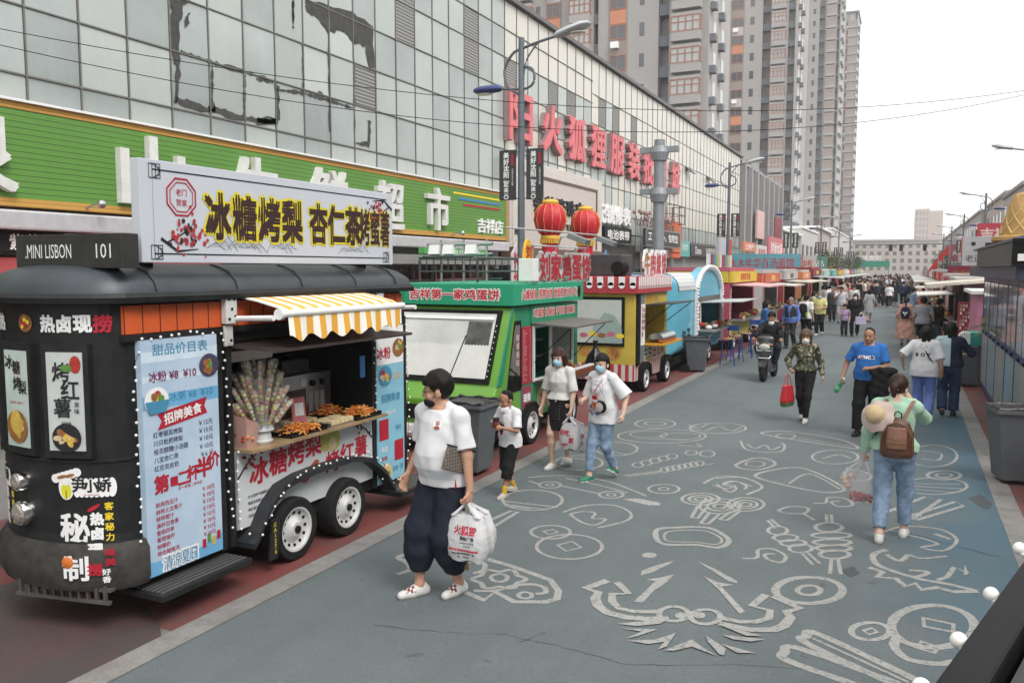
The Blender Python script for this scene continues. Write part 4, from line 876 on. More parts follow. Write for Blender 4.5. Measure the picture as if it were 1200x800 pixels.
for y in (5.02, 7.1):
 o = MB().box(TX+.02, TX+.08, y-.06, y+.06, 2.16, 2.42).box(TX+.02, TX+.05, y-.05, y+.04, 1.98, 2.15).build('awning_bracket', mat('bracket_white', (.6, .6, .58), .5, var=.2), tram, bevel=.01)
 m = MB()
 for dy, z in ((-.03, 2.36), (.03, 2.36), (-.03, 2.2), (.0, 2.28), (.035, 2.22), (-.02, 2.03)): m.cyl((TX+.08, y+dy, z), (TX+.086, y+dy, z), .012, seg=8)
 m.build('holes', matblk, o)
 MB().cyl((TX+.06, y+.05, 2.2), (TX+.48, y+.03, 2.215), .022).build('awning_arm', white, tram)
MB().obox((TX+.22, 6.05, 1.965), (.27, 0, -.012), (0, 1.0, 0), (0, 0, .012)).build('serving_flap', mat('flap_brown', (.05, .04, .035), .45, var=.3), tram)
MB().box(TX-.35, TX+.2, 5.08, 7.03, 1.1, 1.125).build('counter', mat('counter_wood', (.32, .22, .12), .5, var=.3, scale=6), tram)
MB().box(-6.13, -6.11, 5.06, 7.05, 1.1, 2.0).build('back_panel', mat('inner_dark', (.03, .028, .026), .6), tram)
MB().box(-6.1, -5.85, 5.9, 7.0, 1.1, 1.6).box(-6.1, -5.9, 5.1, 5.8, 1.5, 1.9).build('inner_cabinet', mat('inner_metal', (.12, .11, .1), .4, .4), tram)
def fairy(pts, name='string_lights', r=.011, gap=.075):
 m = MB(); w = MB(); P = [Vector(p) for p in pts]; 
 for a, b_ in zip(P[:-1], P[1:]):
  L_ = (b_-a).length; k = max(1, int(L_/gap))
  for i in range(k):
   p = a+(b_-a)*(i/k); m.ball((p.x+random.uniform(0, .015), p.y+random.uniform(-.02, .02), p.z+random.uniform(-.015, .015)), r, 6, 4)
 m.tube(P, .0025, 4, 1)
 return m.build(name, [bulbm, matblk], tram)
fairy([(TX+.035, 4.1, .4), (TX+.035, 4.11, 1.2), (TX+.035, 4.1, 1.9), (TX+.05, 4.18, 2.1), (TX+.06, 4.5, 2.12), (TX+.05, 4.9, 2.1)])
fairy([(TX+.04, 4.93, 2.1), (TX+.04, 4.98, 1.5), (TX+.04, 4.96, .9), (TX+.04, 5.0, .42)]); fairy([(TX+.04, 5.06, 1.1), (TX+.04, 5.07, .45), (TX+.17, 5.2, .4), (TX+.17, 5.4, .66), (TX+.17, 5.7, .8), (TX+.17, 6.2, .82), (TX+.17, 6.7, .78), (TX+.17, 7.0, .6), (TX+.05, 7.1, .36)])
fairy([(TX+.04, 7.62, 2.0), (TX+.06, 7.63, 1.2), (TX+.06, 7.64, .6), (TX+.1, 7.5, .36), (TX+.1, 7.2, .32)]); fairy([(TX+.03, 7.05, 1.95), (TX+.03, 7.06, 1.15)])
SGN = thing('menu_sign', 'long white illuminated menu sign with yellow edged characters and plum blossom on the tram roof', 'sign', (TX, 5.8, 2.63))
MB().box(TX-.04, TX+.05, 4.2, 7.38, 2.645, 3.38).build('panel', mat('sign_white', (.56, .59, .65), .35, var=.05, scale=1.2), SGN, bevel=.006)
for y in (4.4, 7.1): MB().box(TX-.4, TX-.13, y, y+.05, 2.6, 2.66).box(TX-.2, TX-.13, y, y+.05, 2.66, 3.1).box(TX-.13, TX-.04, y, y+.05, 2.8, 2.85).build('bracket', matblk, SGN)
t = Txt((TX+.05, 5.79, 3.01))
for w_, x0, x1, y0, y1 in ((.008, -1.48, 1.48, -.3, .3),): t.stroke([(x0, y0), (x1, y0), (x1, y1), (x0, y1)], .01, .003, 0, True)
for sx_, sy_ in ((-1, 1), (1, -1), (-1, -1)):
 x, y = sx_*1.46, sy_*.29
 for k in range(3): t.stroke([(x-.05+.03*k, y-.05), (x-.05+.03*k, y+.05), (x+.05, y+.05-.03*k), (x+.05, y-.05+.03*k)], .008, .004+.0005*k, 0, True)
for i, ch in enumerate('冰糖烤梨'): t.line(ch, -.86+.29*i, 0, h=.36, w=.262, bold=.06, lift=.004, mi=1).line(ch, -.86+.29*i, 0, h=.345, w=.25, bold=.041, lift=.006, mi=2)
for i, ch in enumerate('杏仁茶'): t.line(ch, .37+.265*i, -.0, h=.36, w=.252, bold=.06, lift=.004, mi=1).line(ch, .37+.265*i, 0, h=.345, w=.24, bold=.041, lift=.006, mi=2)
for i, ch in enumerate('烤蜜薯'): t.line(ch, 1.09+.175*i+.0, 0, h=.36, w=.165, bold=.036, lift=.004, mi=1).line(ch, 1.09+.175*i, 0, h=.345, w=.155, bold=.022, lift=.006, mi=2)
oc = [(-1.22+.145*math.cos(math.pi/8+math.pi/4*k), .12+.145*math.sin(math.pi/8+math.pi/4*k)) for k in range(8)]; t.stroke(oc, .014, .004, 3, True); t.stroke([(-1.22+.115*math.cos(math.pi/8+math.pi/4*k), .12+.115*math.sin(math.pi/8+math.pi/4*k)) for k in range(8)], .008, .004, 3, True)
t.line('老门', -1.22, .155, h=.05, lift=.004, mi=3).line('贺家', -1.22, .08, h=.05, lift=.004, mi=3)
rd = random.Random(3)
def plum(cx, cy, sx_, sy_, n):
 t.stroke([(cx-.2*sx_, cy-.03*sy_), (cx-.05*sx_, cy-.12*sy_), (cx+.15*sx_, cy-.1*sy_)], [.025, .018, .006], .003, 0); t.stroke([(cx-.15*sx_, cy-.06*sy_), (cx+.02*sx_, cy+.02*sy_), (cx+.12*sx_, cy+.1*sy_)], [.014, .01, .004], .0035, 0)
 for k in range(n): x, y = cx+rd.gauss(.05*sx_, .09), cy+rd.gauss(.0, .065); t.disc(x, y, rd.uniform(.008, .02), lift=.005+.0001*k, mi=4 if k % 4 else 0, seg=6)
plum(-1.22, -.16, 1, 1, 60); plum(1.38, .17, -1, -1, 34)
for cx, w_, n in ((-.62, .55, 8), (.95, .4, 4), (-.1, .25, 4)):
 for k in range(n):
  x = cx+(k/n-.5)*w_; h = rd.uniform(.03, .09); t.stroke([(x-.09, -.27+rd.uniform(0, .05)), (x-.05, -.25+h*.6), (x, -.24+h), (x+.05, -.25+h*.5), (x+.1, -.28+rd.uniform(0, .05))], .006, .003+.0003*k, 5)
  t.disc(x, -.24+h*.35, .05, h*.35, lift=.0015+.0001*k, mi=6, seg=9)
t.build('print', [inkblk, mat('ink_gold', (.72, .62, .02), .5), mat('ink_maroon', (.035, .012, .012), .6), inkred, mat('plum_red', (.42, .03, .04), .6), mat('ink_wash', (.2, .24, .28), .6), mat('ink_wash_pale', (.44, .48, .53), .6)], SGN)
db = thing('destination_sign', 'black destination box with white MINI LISBON 101 lettering over the tram nose', 'sign', (-5.5, 4.0, 2.6))
MB().box(-5.98, -4.86, 4.0, 4.14, 2.605, 2.845).build('box', mat('dest_black', (.03, .03, .03), .5, var=.3), db, bevel=.005)
t = Txt((-5.42, 4.0, 2.725), (1, 0, 0)); t.line('.MINI LISBON', -.2, 0, h=.1, w=.5, bold=.0).line('101', .38, .0, h=.1, w=.15, bold=.0); t.build('lettering', inkwht, db)
t = Txt((-5.42, 4.0, 2.725), (1, 0, 0)); t.stroke([(-.5, -.08), (.1, -.08), (.1, .085), (-.5, .085)], .006, .002, 0, True).stroke([(.22, -.08), (.53, -.08), (.53, .085), (.22, .085)], .006, .002, 0, True); t.build('panel_seam', dkgrey, db)
# ---- goods on the tram counter
def tray(label, x, y, z, w, d, kind, seed, h=.07):
 t = thing('food_tray', label, 'tray', (x, y, z)); MB().box(x-w/2, x+w/2, y-d/2, y+d/2, z, z+.015).box(x-w/2, x+w/2, y-d/2, y-d/2+.012, z+.015, z+.04).box(x-w/2, x+w/2, y+d/2-.012, y+d/2, z+.015, z+.04).build('tray', matblk if kind != 'cake' else steel, t)
 rd = random.Random(seed); m = MB()
 if kind == 'fry':
  for k in range(150):
   a, b_ = rd.gauss(0, .33), rd.gauss(0, .33); a = max(-.9, min(.9, a*1.3)); b_ = max(-.9, min(.9, b_*1.3)); zz = z+.02+h*(1-max(abs(a), abs(b_))**1.5)*rd.uniform(.4, 1); q = rd.uniform(0, 6.28); L_ = rd.uniform(.03, .055)
   p = Vector((x+a*w/2, y+b_*d/2, zz)); dv = Vector((math.cos(q), math.sin(q), rd.uniform(-.5, .5)))*L_
   m.tube([p-dv, p+Vector((0, 0, .008)), p+dv], [.006, .009, .005], 5, rd.randint(0, 2))
  m.build('fried_strips', [mat('fry_a', (.6, .2, .03), .5, var=.3, scale=40), mat('fry_b', (.5, .1, .02), .5, var=.3, scale=40), mat('fry_c', (.7, .33, .08), .5, var=.3, scale=40)], t)
 else:
  for i in range(3):
   for j in range(5): m.box(x-w/2+.02+i*w/3.1, x-w/2+.02+i*w/3.1+w/3.6, y-d/2+.02+j*d/5.2, y-d/2+.02+j*d/5.2+d/6, z+.016, z+.05+rd.uniform(0, .015))
  m.build('slices', [fc], t, bevel=.006)
 return t
CZ = 1.126
tray('black tray heaped with orange fried strips, nearest on the tram counter', TX+.04, 5.85, CZ, .24, .5, 'fry', 1)
tray('black tray heaped with orange fried strips at the far end of the tram counter', TX+.04, 6.75, CZ, .26, .42, 'fry', 2, .09); tray('tray of fried orange strips behind a steel tray on the tram counter', TX-.24, 6.62, CZ, .22, .36, 'fry', 4, .1)
tray('shallow steel tray of pale sliced cake between two orange fried heaps', TX+.04, 6.32, CZ, .24, .36, 'cake', 3); tray('tray of cream coloured rolls behind the fried strips on the tram counter', TX-.22, 6.1, CZ, .2, .4, 'cake', 5)
cd = thing('skewer_display', 'flared stand packed with cellophane wrapped candied fruit skewers on the tram counter', 'food stand', (TX+.02, 5.38, CZ))
MB().lathe([(.09, 0), (.1, .02), (.085, .03), (.08, .1), (.11, .11), (.1, .14)], (TX+.02, 5.38, CZ), seg=20).build('base', mat('plastic_white', (.6, .62, .62), .35), cd, smooth=True)
MB().lathe([(.06, .1), (.07, .3), (.1, .55), (.0, .56)], (TX+.02, 5.38, CZ), seg=16).build('core', mat('plastic_clear', (.5, .52, .52), .3, alpha=.6), cd)
rd = random.Random(9); film = mat('cellophane', (.75, .74, .66), .15, var=.1, alpha=.25, spec=.8)
cands = [mat('candy_%d' % i, c, .3) for i, c in enumerate(((.6, .25, .1), (.72, .58, .1), (.7, .62, .4), (.55, .12, .1), (.4, .5, .2), (.7, .68, .6), (.7, .35, .35)))]
for row, (rr, z0, tilt, n, L_) in enumerate(((.055, .36, .22, 9, .34), (.075, .28, .38, 12, .32), (.085, .2, .5, 13, .3), (.09, .12, .62, 13, .28))):
 for k in range(n):
  q = 2*math.pi*(k+.5*(row % 2))/n+rd.uniform(-.1, .1); tl = tilt+rd.uniform(-.06, .06); d_ = Vector((math.cos(q)*math.sin(tl), math.sin(q)*math.sin(tl), math.cos(tl))); p = Vector((TX+.02+rr*math.cos(q), 5.38+rr*math.sin(q), CZ+z0))
  m = MB(); c = rd.randint(0, 6)
  for j in range(5): pp = p+d_*(L_*(.3+.15*j)); m.ball(pp, .0175, 6, 4, mi=1 if j % 2 else 2)
  m.tube([p, p+d_*L_], .003, 4, 3); m.tube([p+d_*L_*.2, p+d_*L_*.3, p+d_*L_*1.0, p+d_*L_*1.06], [.006, .02, .022, .014], 6, 0)
  m.build('skewer', [film, cands[c], cands[(c+2) % 7], wood], cd)
ov = thing('steel_oven', 'brushed steel countertop oven with vent slots inside the tram hatch', 'oven', (TX-.55, 6.35, CZ))
MB().box(TX-.85, TX-.38, 6.1, 6.85, CZ, CZ+.44).build('case', steel, ov, bevel=.006); MB().box(TX-.8, TX-.45, 6.2, 6.6, CZ+.44, CZ+.58).build('flue_box', mat('oven_dark', (.06, .06, .06), .4, .3), ov)
m = MB()
for c_ in range(3):
 for k in range(11): m.box(TX-.381, TX-.376, 6.5+c_*.09, 6.56+c_*.09, CZ+.06+k*.018, CZ+.068+k*.018)
m.build('vent_slots', white, ov); MB().cyl((TX-.38, 6.55, CZ+.34), (TX-.355, 6.55, CZ+.34), .03).cyl((TX-.38, 6.7, CZ+.34), (TX-.355, 6.7, CZ+.34), .03).build('knobs', matblk, ov); MB().box(TX-.38, TX-.375, 6.38, 6.46, CZ+.32, CZ+.4).build('rating_label', inkwht, ov)
MB().box(TX-.381, TX-.374, 6.15, 6.45, CZ+.05, CZ+.3).build('door', mat('oven_door', (.08, .04, .025), .25), ov)
pot = thing('steel_pot', 'small steel pot with brown sauce behind the skewer display', 'pot', (TX-.3, 5.9, CZ)); MB().lathe([(.09, 0), (.1, .02), (.1, .13), (.105, .135), (.09, .13), (.088, .11), (.0, .11)], (TX-.3, 5.85, CZ), seg=24).build('bowl', steel, pot, smooth=True); MB().lathe([(.087, .112), (.0, .118)], (TX-.3, 5.85, CZ), seg=20).build('sauce', fb, pot)
pc = thing('price_card', 'pink and white payment card standing among the trays on the tram counter', 'sign', (TX-.15, 6.02, CZ)); MB().obox((TX-.14, 6.05, CZ+.16), (.01, -.003, 0), (.02, .07, 0), (-.01, 0, .12)).build('card', mat('card_pink', (.6, .2, .22), .4), pc); MB().obox((TX-.128, 6.05, CZ+.17), (.002, 0, 0), (.014, .045, 0), (-.006, 0, .06)).build('white_square', inkwht, pc)
sb = thing('snack_bag', 'pink open box of red candied fruit at the left end of the tram counter', 'box', (TX-.02, 5.2, CZ)); MB().loft([[(TX-.12, 5.12, CZ), (TX+.1, 5.12, CZ), (TX+.1, 5.24, CZ), (TX-.12, 5.24, CZ)], [(TX-.14, 5.08, CZ+.3), (TX+.14, 5.08, CZ+.26), (TX+.14, 5.22, CZ+.2), (TX-.14, 5.22, CZ+.3)]], caps=False).build('box', mat('box_pink', (.5, .3, .26), .5), sb)
m = MB()
for k in range(40): m.ball((TX+random.uniform(-.1, .12), random.uniform(5.11, 5.22), CZ+random.uniform(.02, .2)), .018, 6, 4, mi=k % 2)
m.build('candied_fruit', [fr, cands[0]], sb)
tag(MB().box(TX-.02, TX-.012, 6.86, 6.94, 1.5, 1.72).build('hanging_card', inkblue), 'blue card hanging inside the tram hatch beside the right menu board', 'card')
tag(MB().obox((TX-.5, 5.75, 1.83), (.02, 0, .05), (0, .3, 0), (.08, 0, -.01)).build('hood_panel', white), 'small white curved hood panel hanging in the tram hatch', 'hood')
# ---------------------------------------------------------------- green egg pancake truck
GX = -5.0
gt = thing('food_truck', 'green food truck with a wide pale windscreen and red sign characters on its roof', 'food truck', (-5.95, 11.6, 0))
grn = mat('truck_green', (.13, .33, .035), .38, var=.08, scale=2, coat=.3); grn2 = mat('truck_teal_green', (.015, .24, .12), .4, var=.08, scale=2, coat=.2)
L0 = -6.95
m = MB()
m.box(L0, GX, 10.75, 13.1, .38, .92).box(L0, GX-.02, 10.55, 11.2, .92, 2.06).box(L0, GX, 12.85, 13.1, .92, 2.06).box(L0, GX, 11.2, 12.85, 1.76, 2.06).box(L0, L0+.1, 11.2, 12.85, .92, 1.76)
m.build('body', grn2, gt, bevel=.01)
MB().prism([(10.04, .98), (10.52, 2.06), (10.6, 2.06), (10.8, .98), (10.8, .4), (9.9, .4), (9.88, .78)], 0, L0, GX+.004).build('cab', grn, gt, bevel=.03)
MB().prism([(10.02, 1.0), (10.5, 2.06), (10.56, 2.06), (10.16, 1.0)], 0, GX+.004, GX+.02).build('pillar_trim', grn2, gt)
MB().prism([(9.82, .24), (9.8, .3), (9.82, .42), (9.95, .42), (9.95, .24)], 0, L0, GX+.01).build('bumper', mat('bumper_white', (.6, .6, .57), .5, var=.2), gt, bevel=.015)
def slope(y0, z0, y1, z1): return lambda f, off=0.: (y0+(y1-y0)*f-off, z0+(z1-z0)*f+off*.4)
sl_ = slope(10.04, .98, 10.52, 2.06)
def sloped(name, x0, x1, f0, f1, o0, o1, m_, par):
 a, b, c, d = sl_(f0, o0), sl_(f1, o0), sl_(f1, o1), sl_(f0, o1); return MB().prism([a, b, c, d], 0, x0, x1).build(name, m_, par)
wsf = sloped('windscreen', L0+.12, GX-.13, .03, .95, .0, .02, matblk, gt)
sloped('glass', L0+.2, GX-.2, .09, .9, .021, .026, mat('windscreen_pale', (.5, .52, .5), .12, var=.12, scale=1.5, col2=(.6, .62, .6), spec=.8, coat=.5), wsf)
sloped('sunshade', L0+.2, GX-.2, .09, .5, .0265, .029, mat('sunshade', (.62, .63, .6), .35, var=.1, scale=3), wsf)
sloped('roller', L0+.22, GX-.22, .82, .86, .028, .045, white, wsf); sloped('painted_dark_reflection', GX-.62, GX-.24, .5, .8, .0267, .0285, mat('reflection_dark', (.09, .09, .085), .15, var=.6, scale=6), wsf)  # dark sheet on the glass is a painted reflection
m = MB()
for k in range(30): f = .5; a = sl_(f, .03); m.box(L0+.22+k*.052, L0+.235+k*.052, a[0]-.004, a[0]+.004, a[1]-.012, a[1]+.006)
for k in range(10): a = sl_(.12+k*.07, .03); m.ball((GX-.17, a[0], a[1]), .01, 6, 4)
m.build('suction_dots', white, wsf)
m = MB(); a = sl_(.1, .03); b_ = sl_(.62, .035); m.tube([(GX-.75, a[0], a[1]), (GX-.62, b_[0], b_[1])], .008, 5); m.build('wiper', matblk, wsf)
for x in (GX-.35, L0+.35): MB().box(x-.14, x+.14, 9.86, 9.9, .56, .74).build('headlight', mat('lamp_dark', (.05, .06, .05), .15, spec=.9), gt, bevel=.02)
MB().box(L0+.5, GX-.5, 9.86, 9.89, .5, .7).build('grille', matblk, gt)
hdr = MB().box(L0-.03, GX+.06, 10.44, 13.2, 2.08, 2.39).build('header', mat('header_green', (.02, .32, .17), .45, var=.06), gt, bevel=.01)
t = Txt((-6.0, 10.44, 2.235), (1, 0, 0)); t.line('吉祥第一家鸡蛋饼', .1, 0, h=.16, w=1.5, bold=.075, mi=1, lift=.004).line('吉祥第一家鸡蛋饼', .1, 0, h=.145, w=1.48, bold=.03, mi=0, lift=.007); t.build('header_lettering', [red, inkwht], hdr)
t = Txt((GX+.06, 11.8, 2.23)); t.line('火爆鱿鱼 里脊肉饼 烤面筋 炸串小吃', 0, .0, h=.15, w=2.2, bold=.06, mi=1, lift=.004).line('火爆鱿鱼 里脊肉饼 烤面筋 炸串小吃', 0, 0, h=.14, w=2.19, bold=.02, mi=0, lift=.007); t.disc(1.2, 0, .07, .1, mi=2); t.build('header_lettering', [red, inkwht, matblk], hdr)
t = Txt((GX+.003, 12.0, 1.94)); t.line('鸡蛋饼 炒焖面 手抓饼 瓦罐汤', .1, 0, h=.13, w=1.7, bold=.06, mi=1, lift=.003).line('鸡蛋饼 炒焖面 手抓饼 瓦罐汤', .1, 0, h=.12, w=1.69, bold=.02, mi=0, lift=.006); t.build('side_lettering', [red, inkwht], gt)
dr = MB().prism([(10.32, .85), (10.58, 1.86), (10.8, 1.86), (10.8, .85)], 0, GX, GX+.012).build('door', matblk, gt)
MB().prism([(10.4, 1.12), (10.6, 1.8), (10.74, 1.8), (10.74, 1.0)], 0, GX+.012, GX+.018).build('window', mat('door_glass', (.16, .15, .13), .12, var=.5, scale=5, spec=.8), dr)
t = Txt((GX+.02, 10.66, 1.4)); t.column('鲜香美味', 0, .22, .1, bold=.03); t.build('lettering', mat('ink_pale_pink', (.6, .4, .4), .5), dr)
m = MB(); m.tube([(GX+.02, 10.42, 1.2), (GX+.14, 10.4, 1.12), (GX+.16, 10.4, 1.05)], .012, 6); m.box(GX+.1, GX+.22, 10.34, 10.38, .95, 1.12); m.build('wing_mirror', matblk, gt)
MB().box(GX, GX+.014, 10.83, 11.16, .92, 1.76).build('menu_board', mat('menu_red', (.38, .02, .04), .5, var=.08), gt); mb = kids(gt)[-1]
t = Txt((GX+.014, 10.995, 1.34))
for r_ in range(20): t.line(random.choice(('鸡蛋饼加肠', '里脊肉鸡蛋饼', '烤冷面', '手抓饼加蛋', '豆浆', '小米粥')), -.14, .36-.038*r_, h=.024, align='l').line(str(random.choice((5, 6, 7, 8, 10)))+'元', .14, .36-.038*r_, h=.024, align='r')
t.build('menu_print', mat('ink_pink', (.62, .5, .48), .5), mb)
m = MB()
m.box(GX-.0, GX+.03, 11.22, 11.26, .92, 1.76).box(GX, GX+.03, 12.8, 12.84, .92, 1.76).box(GX, GX+.03, 11.26, 12.8, 1.72, 1.76).box(GX, GX+.03, 11.85, 11.92, .96, 1.72).box(GX, GX+.03, 11.26, 12.8, .92, .96); m.build('window_frame', white, gt)
MB().box(GX-.02, GX-.012, 11.92, 12.8, .96, 1.72).build('window_pane', glass_mat('hatch_glass', (.55, .6, .6), .05, .3), gt)
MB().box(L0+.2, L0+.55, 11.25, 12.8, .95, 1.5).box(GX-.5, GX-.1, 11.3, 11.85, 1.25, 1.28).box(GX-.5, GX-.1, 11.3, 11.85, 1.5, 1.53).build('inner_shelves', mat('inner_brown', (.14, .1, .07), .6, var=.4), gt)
MB().obox((GX+.33, 12.05, 1.77), (.36, 0, -.02), (0, .85, 0), (0, 0, .012)).build('serving_flap', mat('flap_grey', (.12, .12, .11), .5), gt)
m = MB(); m.tube([(GX+.6, 12.85, 1.74), (GX+.2, 12.86, 1.35), (GX+.02, 12.86, 1.15)], .008, 5).tube([(GX+.6, 11.26, 1.74), (GX+.02, 11.24, 1.2)], .008, 5); m.build('gas_strut', matblk, gt)
MB().box(GX-.1, GX+.45, 11.25, 12.82, .9, .93).build('counter', mat('counter_dark', (.06, .05, .045), .4), gt)
for (y0, y1, z0, z1, bg_, sd) in ((10.84, 11.16, .55, .88, fr, 1), (11.3, 12.0, .42, .86, grn, 2), (12.1, 12.75, .42, .86, fc, 3)):
 o = MB().box(GX, GX+.012, y0, y1, z0, z1).build('food_picture', mat('pic_%d' % sd, ((.3, .05, .08), (.08, .25, .05), (.1, .3, .2))[sd-1], .45), gt)
 t = Txt((GX+.012, (y0+y1)/2, (z0+z1)/2)); 
 if sd == 1: t.line('现做', 0, .0, h=.12, bold=.04, mi=5)
 else: food(t, -.1, .0, .2, 3, [0, 1, 2, 3, 4], sd, 16); food(t, .2, -.08, .12, 3, [1, 4, 2], sd+4, 8)
 t.build('print', [fb, fy, fr, fc, fg, inkwht], o)
for y in (11.12, 12.68): 
 MB().prism([(y-.36, .3), (y-.3, .5), (y-.15, .62), (y+.15, .62), (y+.3, .5), (y+.36, .3), (y+.3, .3), (y+.2, .5), (y-.2, .5), (y-.3, .3)], 0, GX-.02, GX+.05).build('wheel_arch', matblk, gt); wheel(gt, GX+.06, y, .29)
MB().box(L0+.1, GX-.1, 10.0, 13.0, .22, .42).build('chassis', matblk, gt)
m = MB()
for z in (2.55, 2.72):
 for x in (-6.7, -5.3): pass
for (xa, xb, ya) in ((-6.75, -5.75, 10.9), (-6.75, -5.75, 13.0)):
 m.tube([(xa, ya, 2.4), (xa, ya, 2.72), (xa+.06, ya, 2.78), (xb-.06, ya, 2.78), (xb, ya, 2.72), (xb, ya, 2.4)], .02, 8); m.tube([(xa, ya, 2.56), (xb, ya, 2.56)], .014, 6)
 for k in range(1, 8): m.tube([(xa+(xb-xa)*k/8, ya, 2.56), (xa+(xb-xa)*k/8, ya, 2.78)], .009, 5)
for x in (-6.75, -5.75): m.tube([(x, 10.9, 2.76), (x, 13.0, 2.76)], .02, 8); m.tube([(x, 10.9, 2.56), (x, 13, 2.56)], .014, 6)
m.build('roof_rack', dkgrey, gt)
m = MB()
m.tube([(-6.85, 11.3, 2.98), (-5.7, 11.3, 2.98)], .03, 8).tube([(-6.85, 11.3, 2.8), (-5.7, 11.3, 2.83)], .02, 8)
for x in (-6.6, -6.2, -5.8): m.tube([(x, 11.3, 2.4), (x, 11.3, 3.05)], .02, 8)
m.build('lamp_frame', steel, gt)
m = MB()
for x in (-6.7, -6.45, -6.05): m.obox((x, 11.28, 2.9), (.09, 0, 0), (0, .05, 0), (0, .02, .07))
m.build('floodlights', white, gt)
rs = thing('roof_sign', 'red roof sign characters edged in white on steel frames above the green truck', 'sign', (-5.3, 12.8, 2.4))
t = Txt((GX-.12, 12.75, 2.62)); 
for i, ch in enumerate('刘家鸡蛋饼'): t.line(ch, -.92+.46*i, 0, h=.42, w=.42, bold=.08, lift=.0, depth=.05, mi=1).line(ch, -.92+.46*i, 0, h=.4, w=.4, bold=.035, lift=.062, mi=0)
t.build('characters', [mat('sign_red', (.42, .015, .03), .5), mat('letter_silver', (.55, .55, .55), .4, .3)], rs)
m = MB()
for y in (11.6, 12.5, 13.4, 13.85): m.tube([(GX-.16, y, 2.38), (GX-.16, y, 2.95)], .018, 6)
m.tube([(GX-.16, 11.5, 2.96), (GX-.16, 13.9, 2.96)], .015, 6).tube([(GX-.16, 11.5, 2.42), (GX-.16, 13.9, 2.42)], .015, 6); m.build('frame', steel, rs)
ovs = thing('oval_sign', 'yellow oval sign with two red characters at the front of the red roof sign', 'sign', (GX-.1, 11.35, 2.42))
m = MB(); m.loft([[(GX-.12+o, 11.35+.15*math.cos(q), 2.72+.32*math.sin(q)) for q in [2*math.pi*k/28 for k in range(28)]] for o in (-.04, .0)]); m.build('panel', mat('oval_yellow', (.72, .42, .03), .45), ovs)
t = Txt((GX-.12, 11.35, 2.72)); t.column('刘家', 0, .13, .2, bold=.04); t.build('characters', inkred, ovs)
m = MB(); m.box(GX-.15, GX+.1, 11.05, 11.22, 2.42, 2.75); tag(m.build('speaker_box', white, bevel=.01), 'white box speaker standing beside the yellow oval sign on the green truck', 'box')
for (y, lab) in ((12.6, 'nearer'), (14.0, 'farther')):
 s = thing('floodlight', 'grey floodlight on a rail above the red roof characters, %s of the two' % lab, 'lamp', (GX+.1, y, 3.1)); MB().obox((GX+.2, y, 3.08), (.16, 0, -.06), (0, .1, 0), (.02, 0, .04)).build('housing', grey, s, bevel=.01); MB().tube([(GX-.16, y, 2.97), (GX-.1, y, 3.12), (GX+.1, y, 3.12)], .014, 6).build('arm', steel, s)
m = MB(); m.tube([(GX-.3, 10.9, 3.2), (GX-.2, 14.6, 3.22)], .014, 6); tag(m.build('cable_pole', steel), 'thin horizontal steel rail above the red roof characters', 'rail')
for i in range(8):
 y = 11.95+.12*i; c = thing('sauce_jar', 'small brown sauce jar with white lid in the row on the green truck counter', 'jar', (GX+.36, y, .93), group='sauce jars on the green truck counter')
 MB().lathe([(.05, 0), (.055, .02), (.055, .09), (.045, .1)], (GX+.36, y, .93), seg=12).build('jar', mat('sauce_brown', (.18, .05, .02), .3, spec=.8), c, smooth=True); MB().cyl((GX+.36, y, 1.03), (GX+.36, y, 1.05), .05, seg=12).build('lid', white, c)
m = MB()
for k in range(18): m.ball((GX+.15+random.uniform(-.12, .12), 12.1+random.uniform(-.4, .6), .98+random.uniform(0, .1)), (.07, .06, .05), 7, 5, mi=k % 3)
tag(m.build('bread_pile', [fc, fb, white]), 'heap of bread rolls behind the sauce jars on the green truck counter', 'food')
m = MB(); m.loft([[(GX+.3+a*s_*.17, 13.15+b*s_*.13, z) for a, b in [(math.cos(q)*(1+.15*math.sin(3*q)), math.sin(q)*(1+.15*math.cos(5*q))) for q in [2*math.pi*k/14 for k in range(14)]]] for z, s_ in ((.75, .6), (.85, 1.1), (1.0, 1.15), (1.15, .8), (1.25, .3), (1.33, .12), (1.4, .3))]); tag(m.build('rubbish_bag', mat('bag_black', (.015, .015, .016), .3, var=.3, bump=.6, bscale=12), smooth=True), 'knotted black rubbish bag hanging at the end of the green truck', 'bag')
# ---------------------------------------------------------------- yellow trailer with red scalloped roof
yt = thing('food_trailer', 'yellow food trailer with a red and white scalloped roof edge and striped skirt', 'food truck', (-6, 17.6, 0))
yel = mat('trailer_yellow', (.55, .42, .07), .45, var=.18, scale=2.5); L1 = -6.95
m = MB(); m.box(L1, GX, 16.4, 17.05, .62, 2.1).box(L1, GX, 18.7, 18.9, .62, 2.1).box(L1, GX, 17.05, 18.7, 1.8, 2.1).box(L1, GX, 17.05, 18.7, .62, 1.0).box(L1, L1+.1, 17.05, 18.7, 1.0, 1.8); m.build('body', yel, yt, bevel=.01)
MB().box(L1, GX-.002, 16.42, 18.88, .28, .62).build('skirt', stripes_mat('skirt_stripe', (.4, .04, .05), (.6, .57, .52), 1, .16, .5), yt)
MB().box(L1, GX-.01, 16.385, 16.42, .28, .62).build('front_skirt', stripes_mat('skirt_stripe2', (.4, .04, .05), (.6, .57, .52), 0, .16, .5), yt)
rf = MB().box(L1-.06, GX+.08, 16.3, 19.0, 2.1, 2.22).build('roof_edge', mat('roof_red', (.45, .04, .055), .5), yt)
m = MB()
for k in range(9): x = L1-.02+k*.235; m.box(x, x+.13, 16.285, 16.3, 2.26, 2.44).cyl((x+.065, 16.285, 2.26), (x+.065, 16.3, 2.26), .065, seg=16)
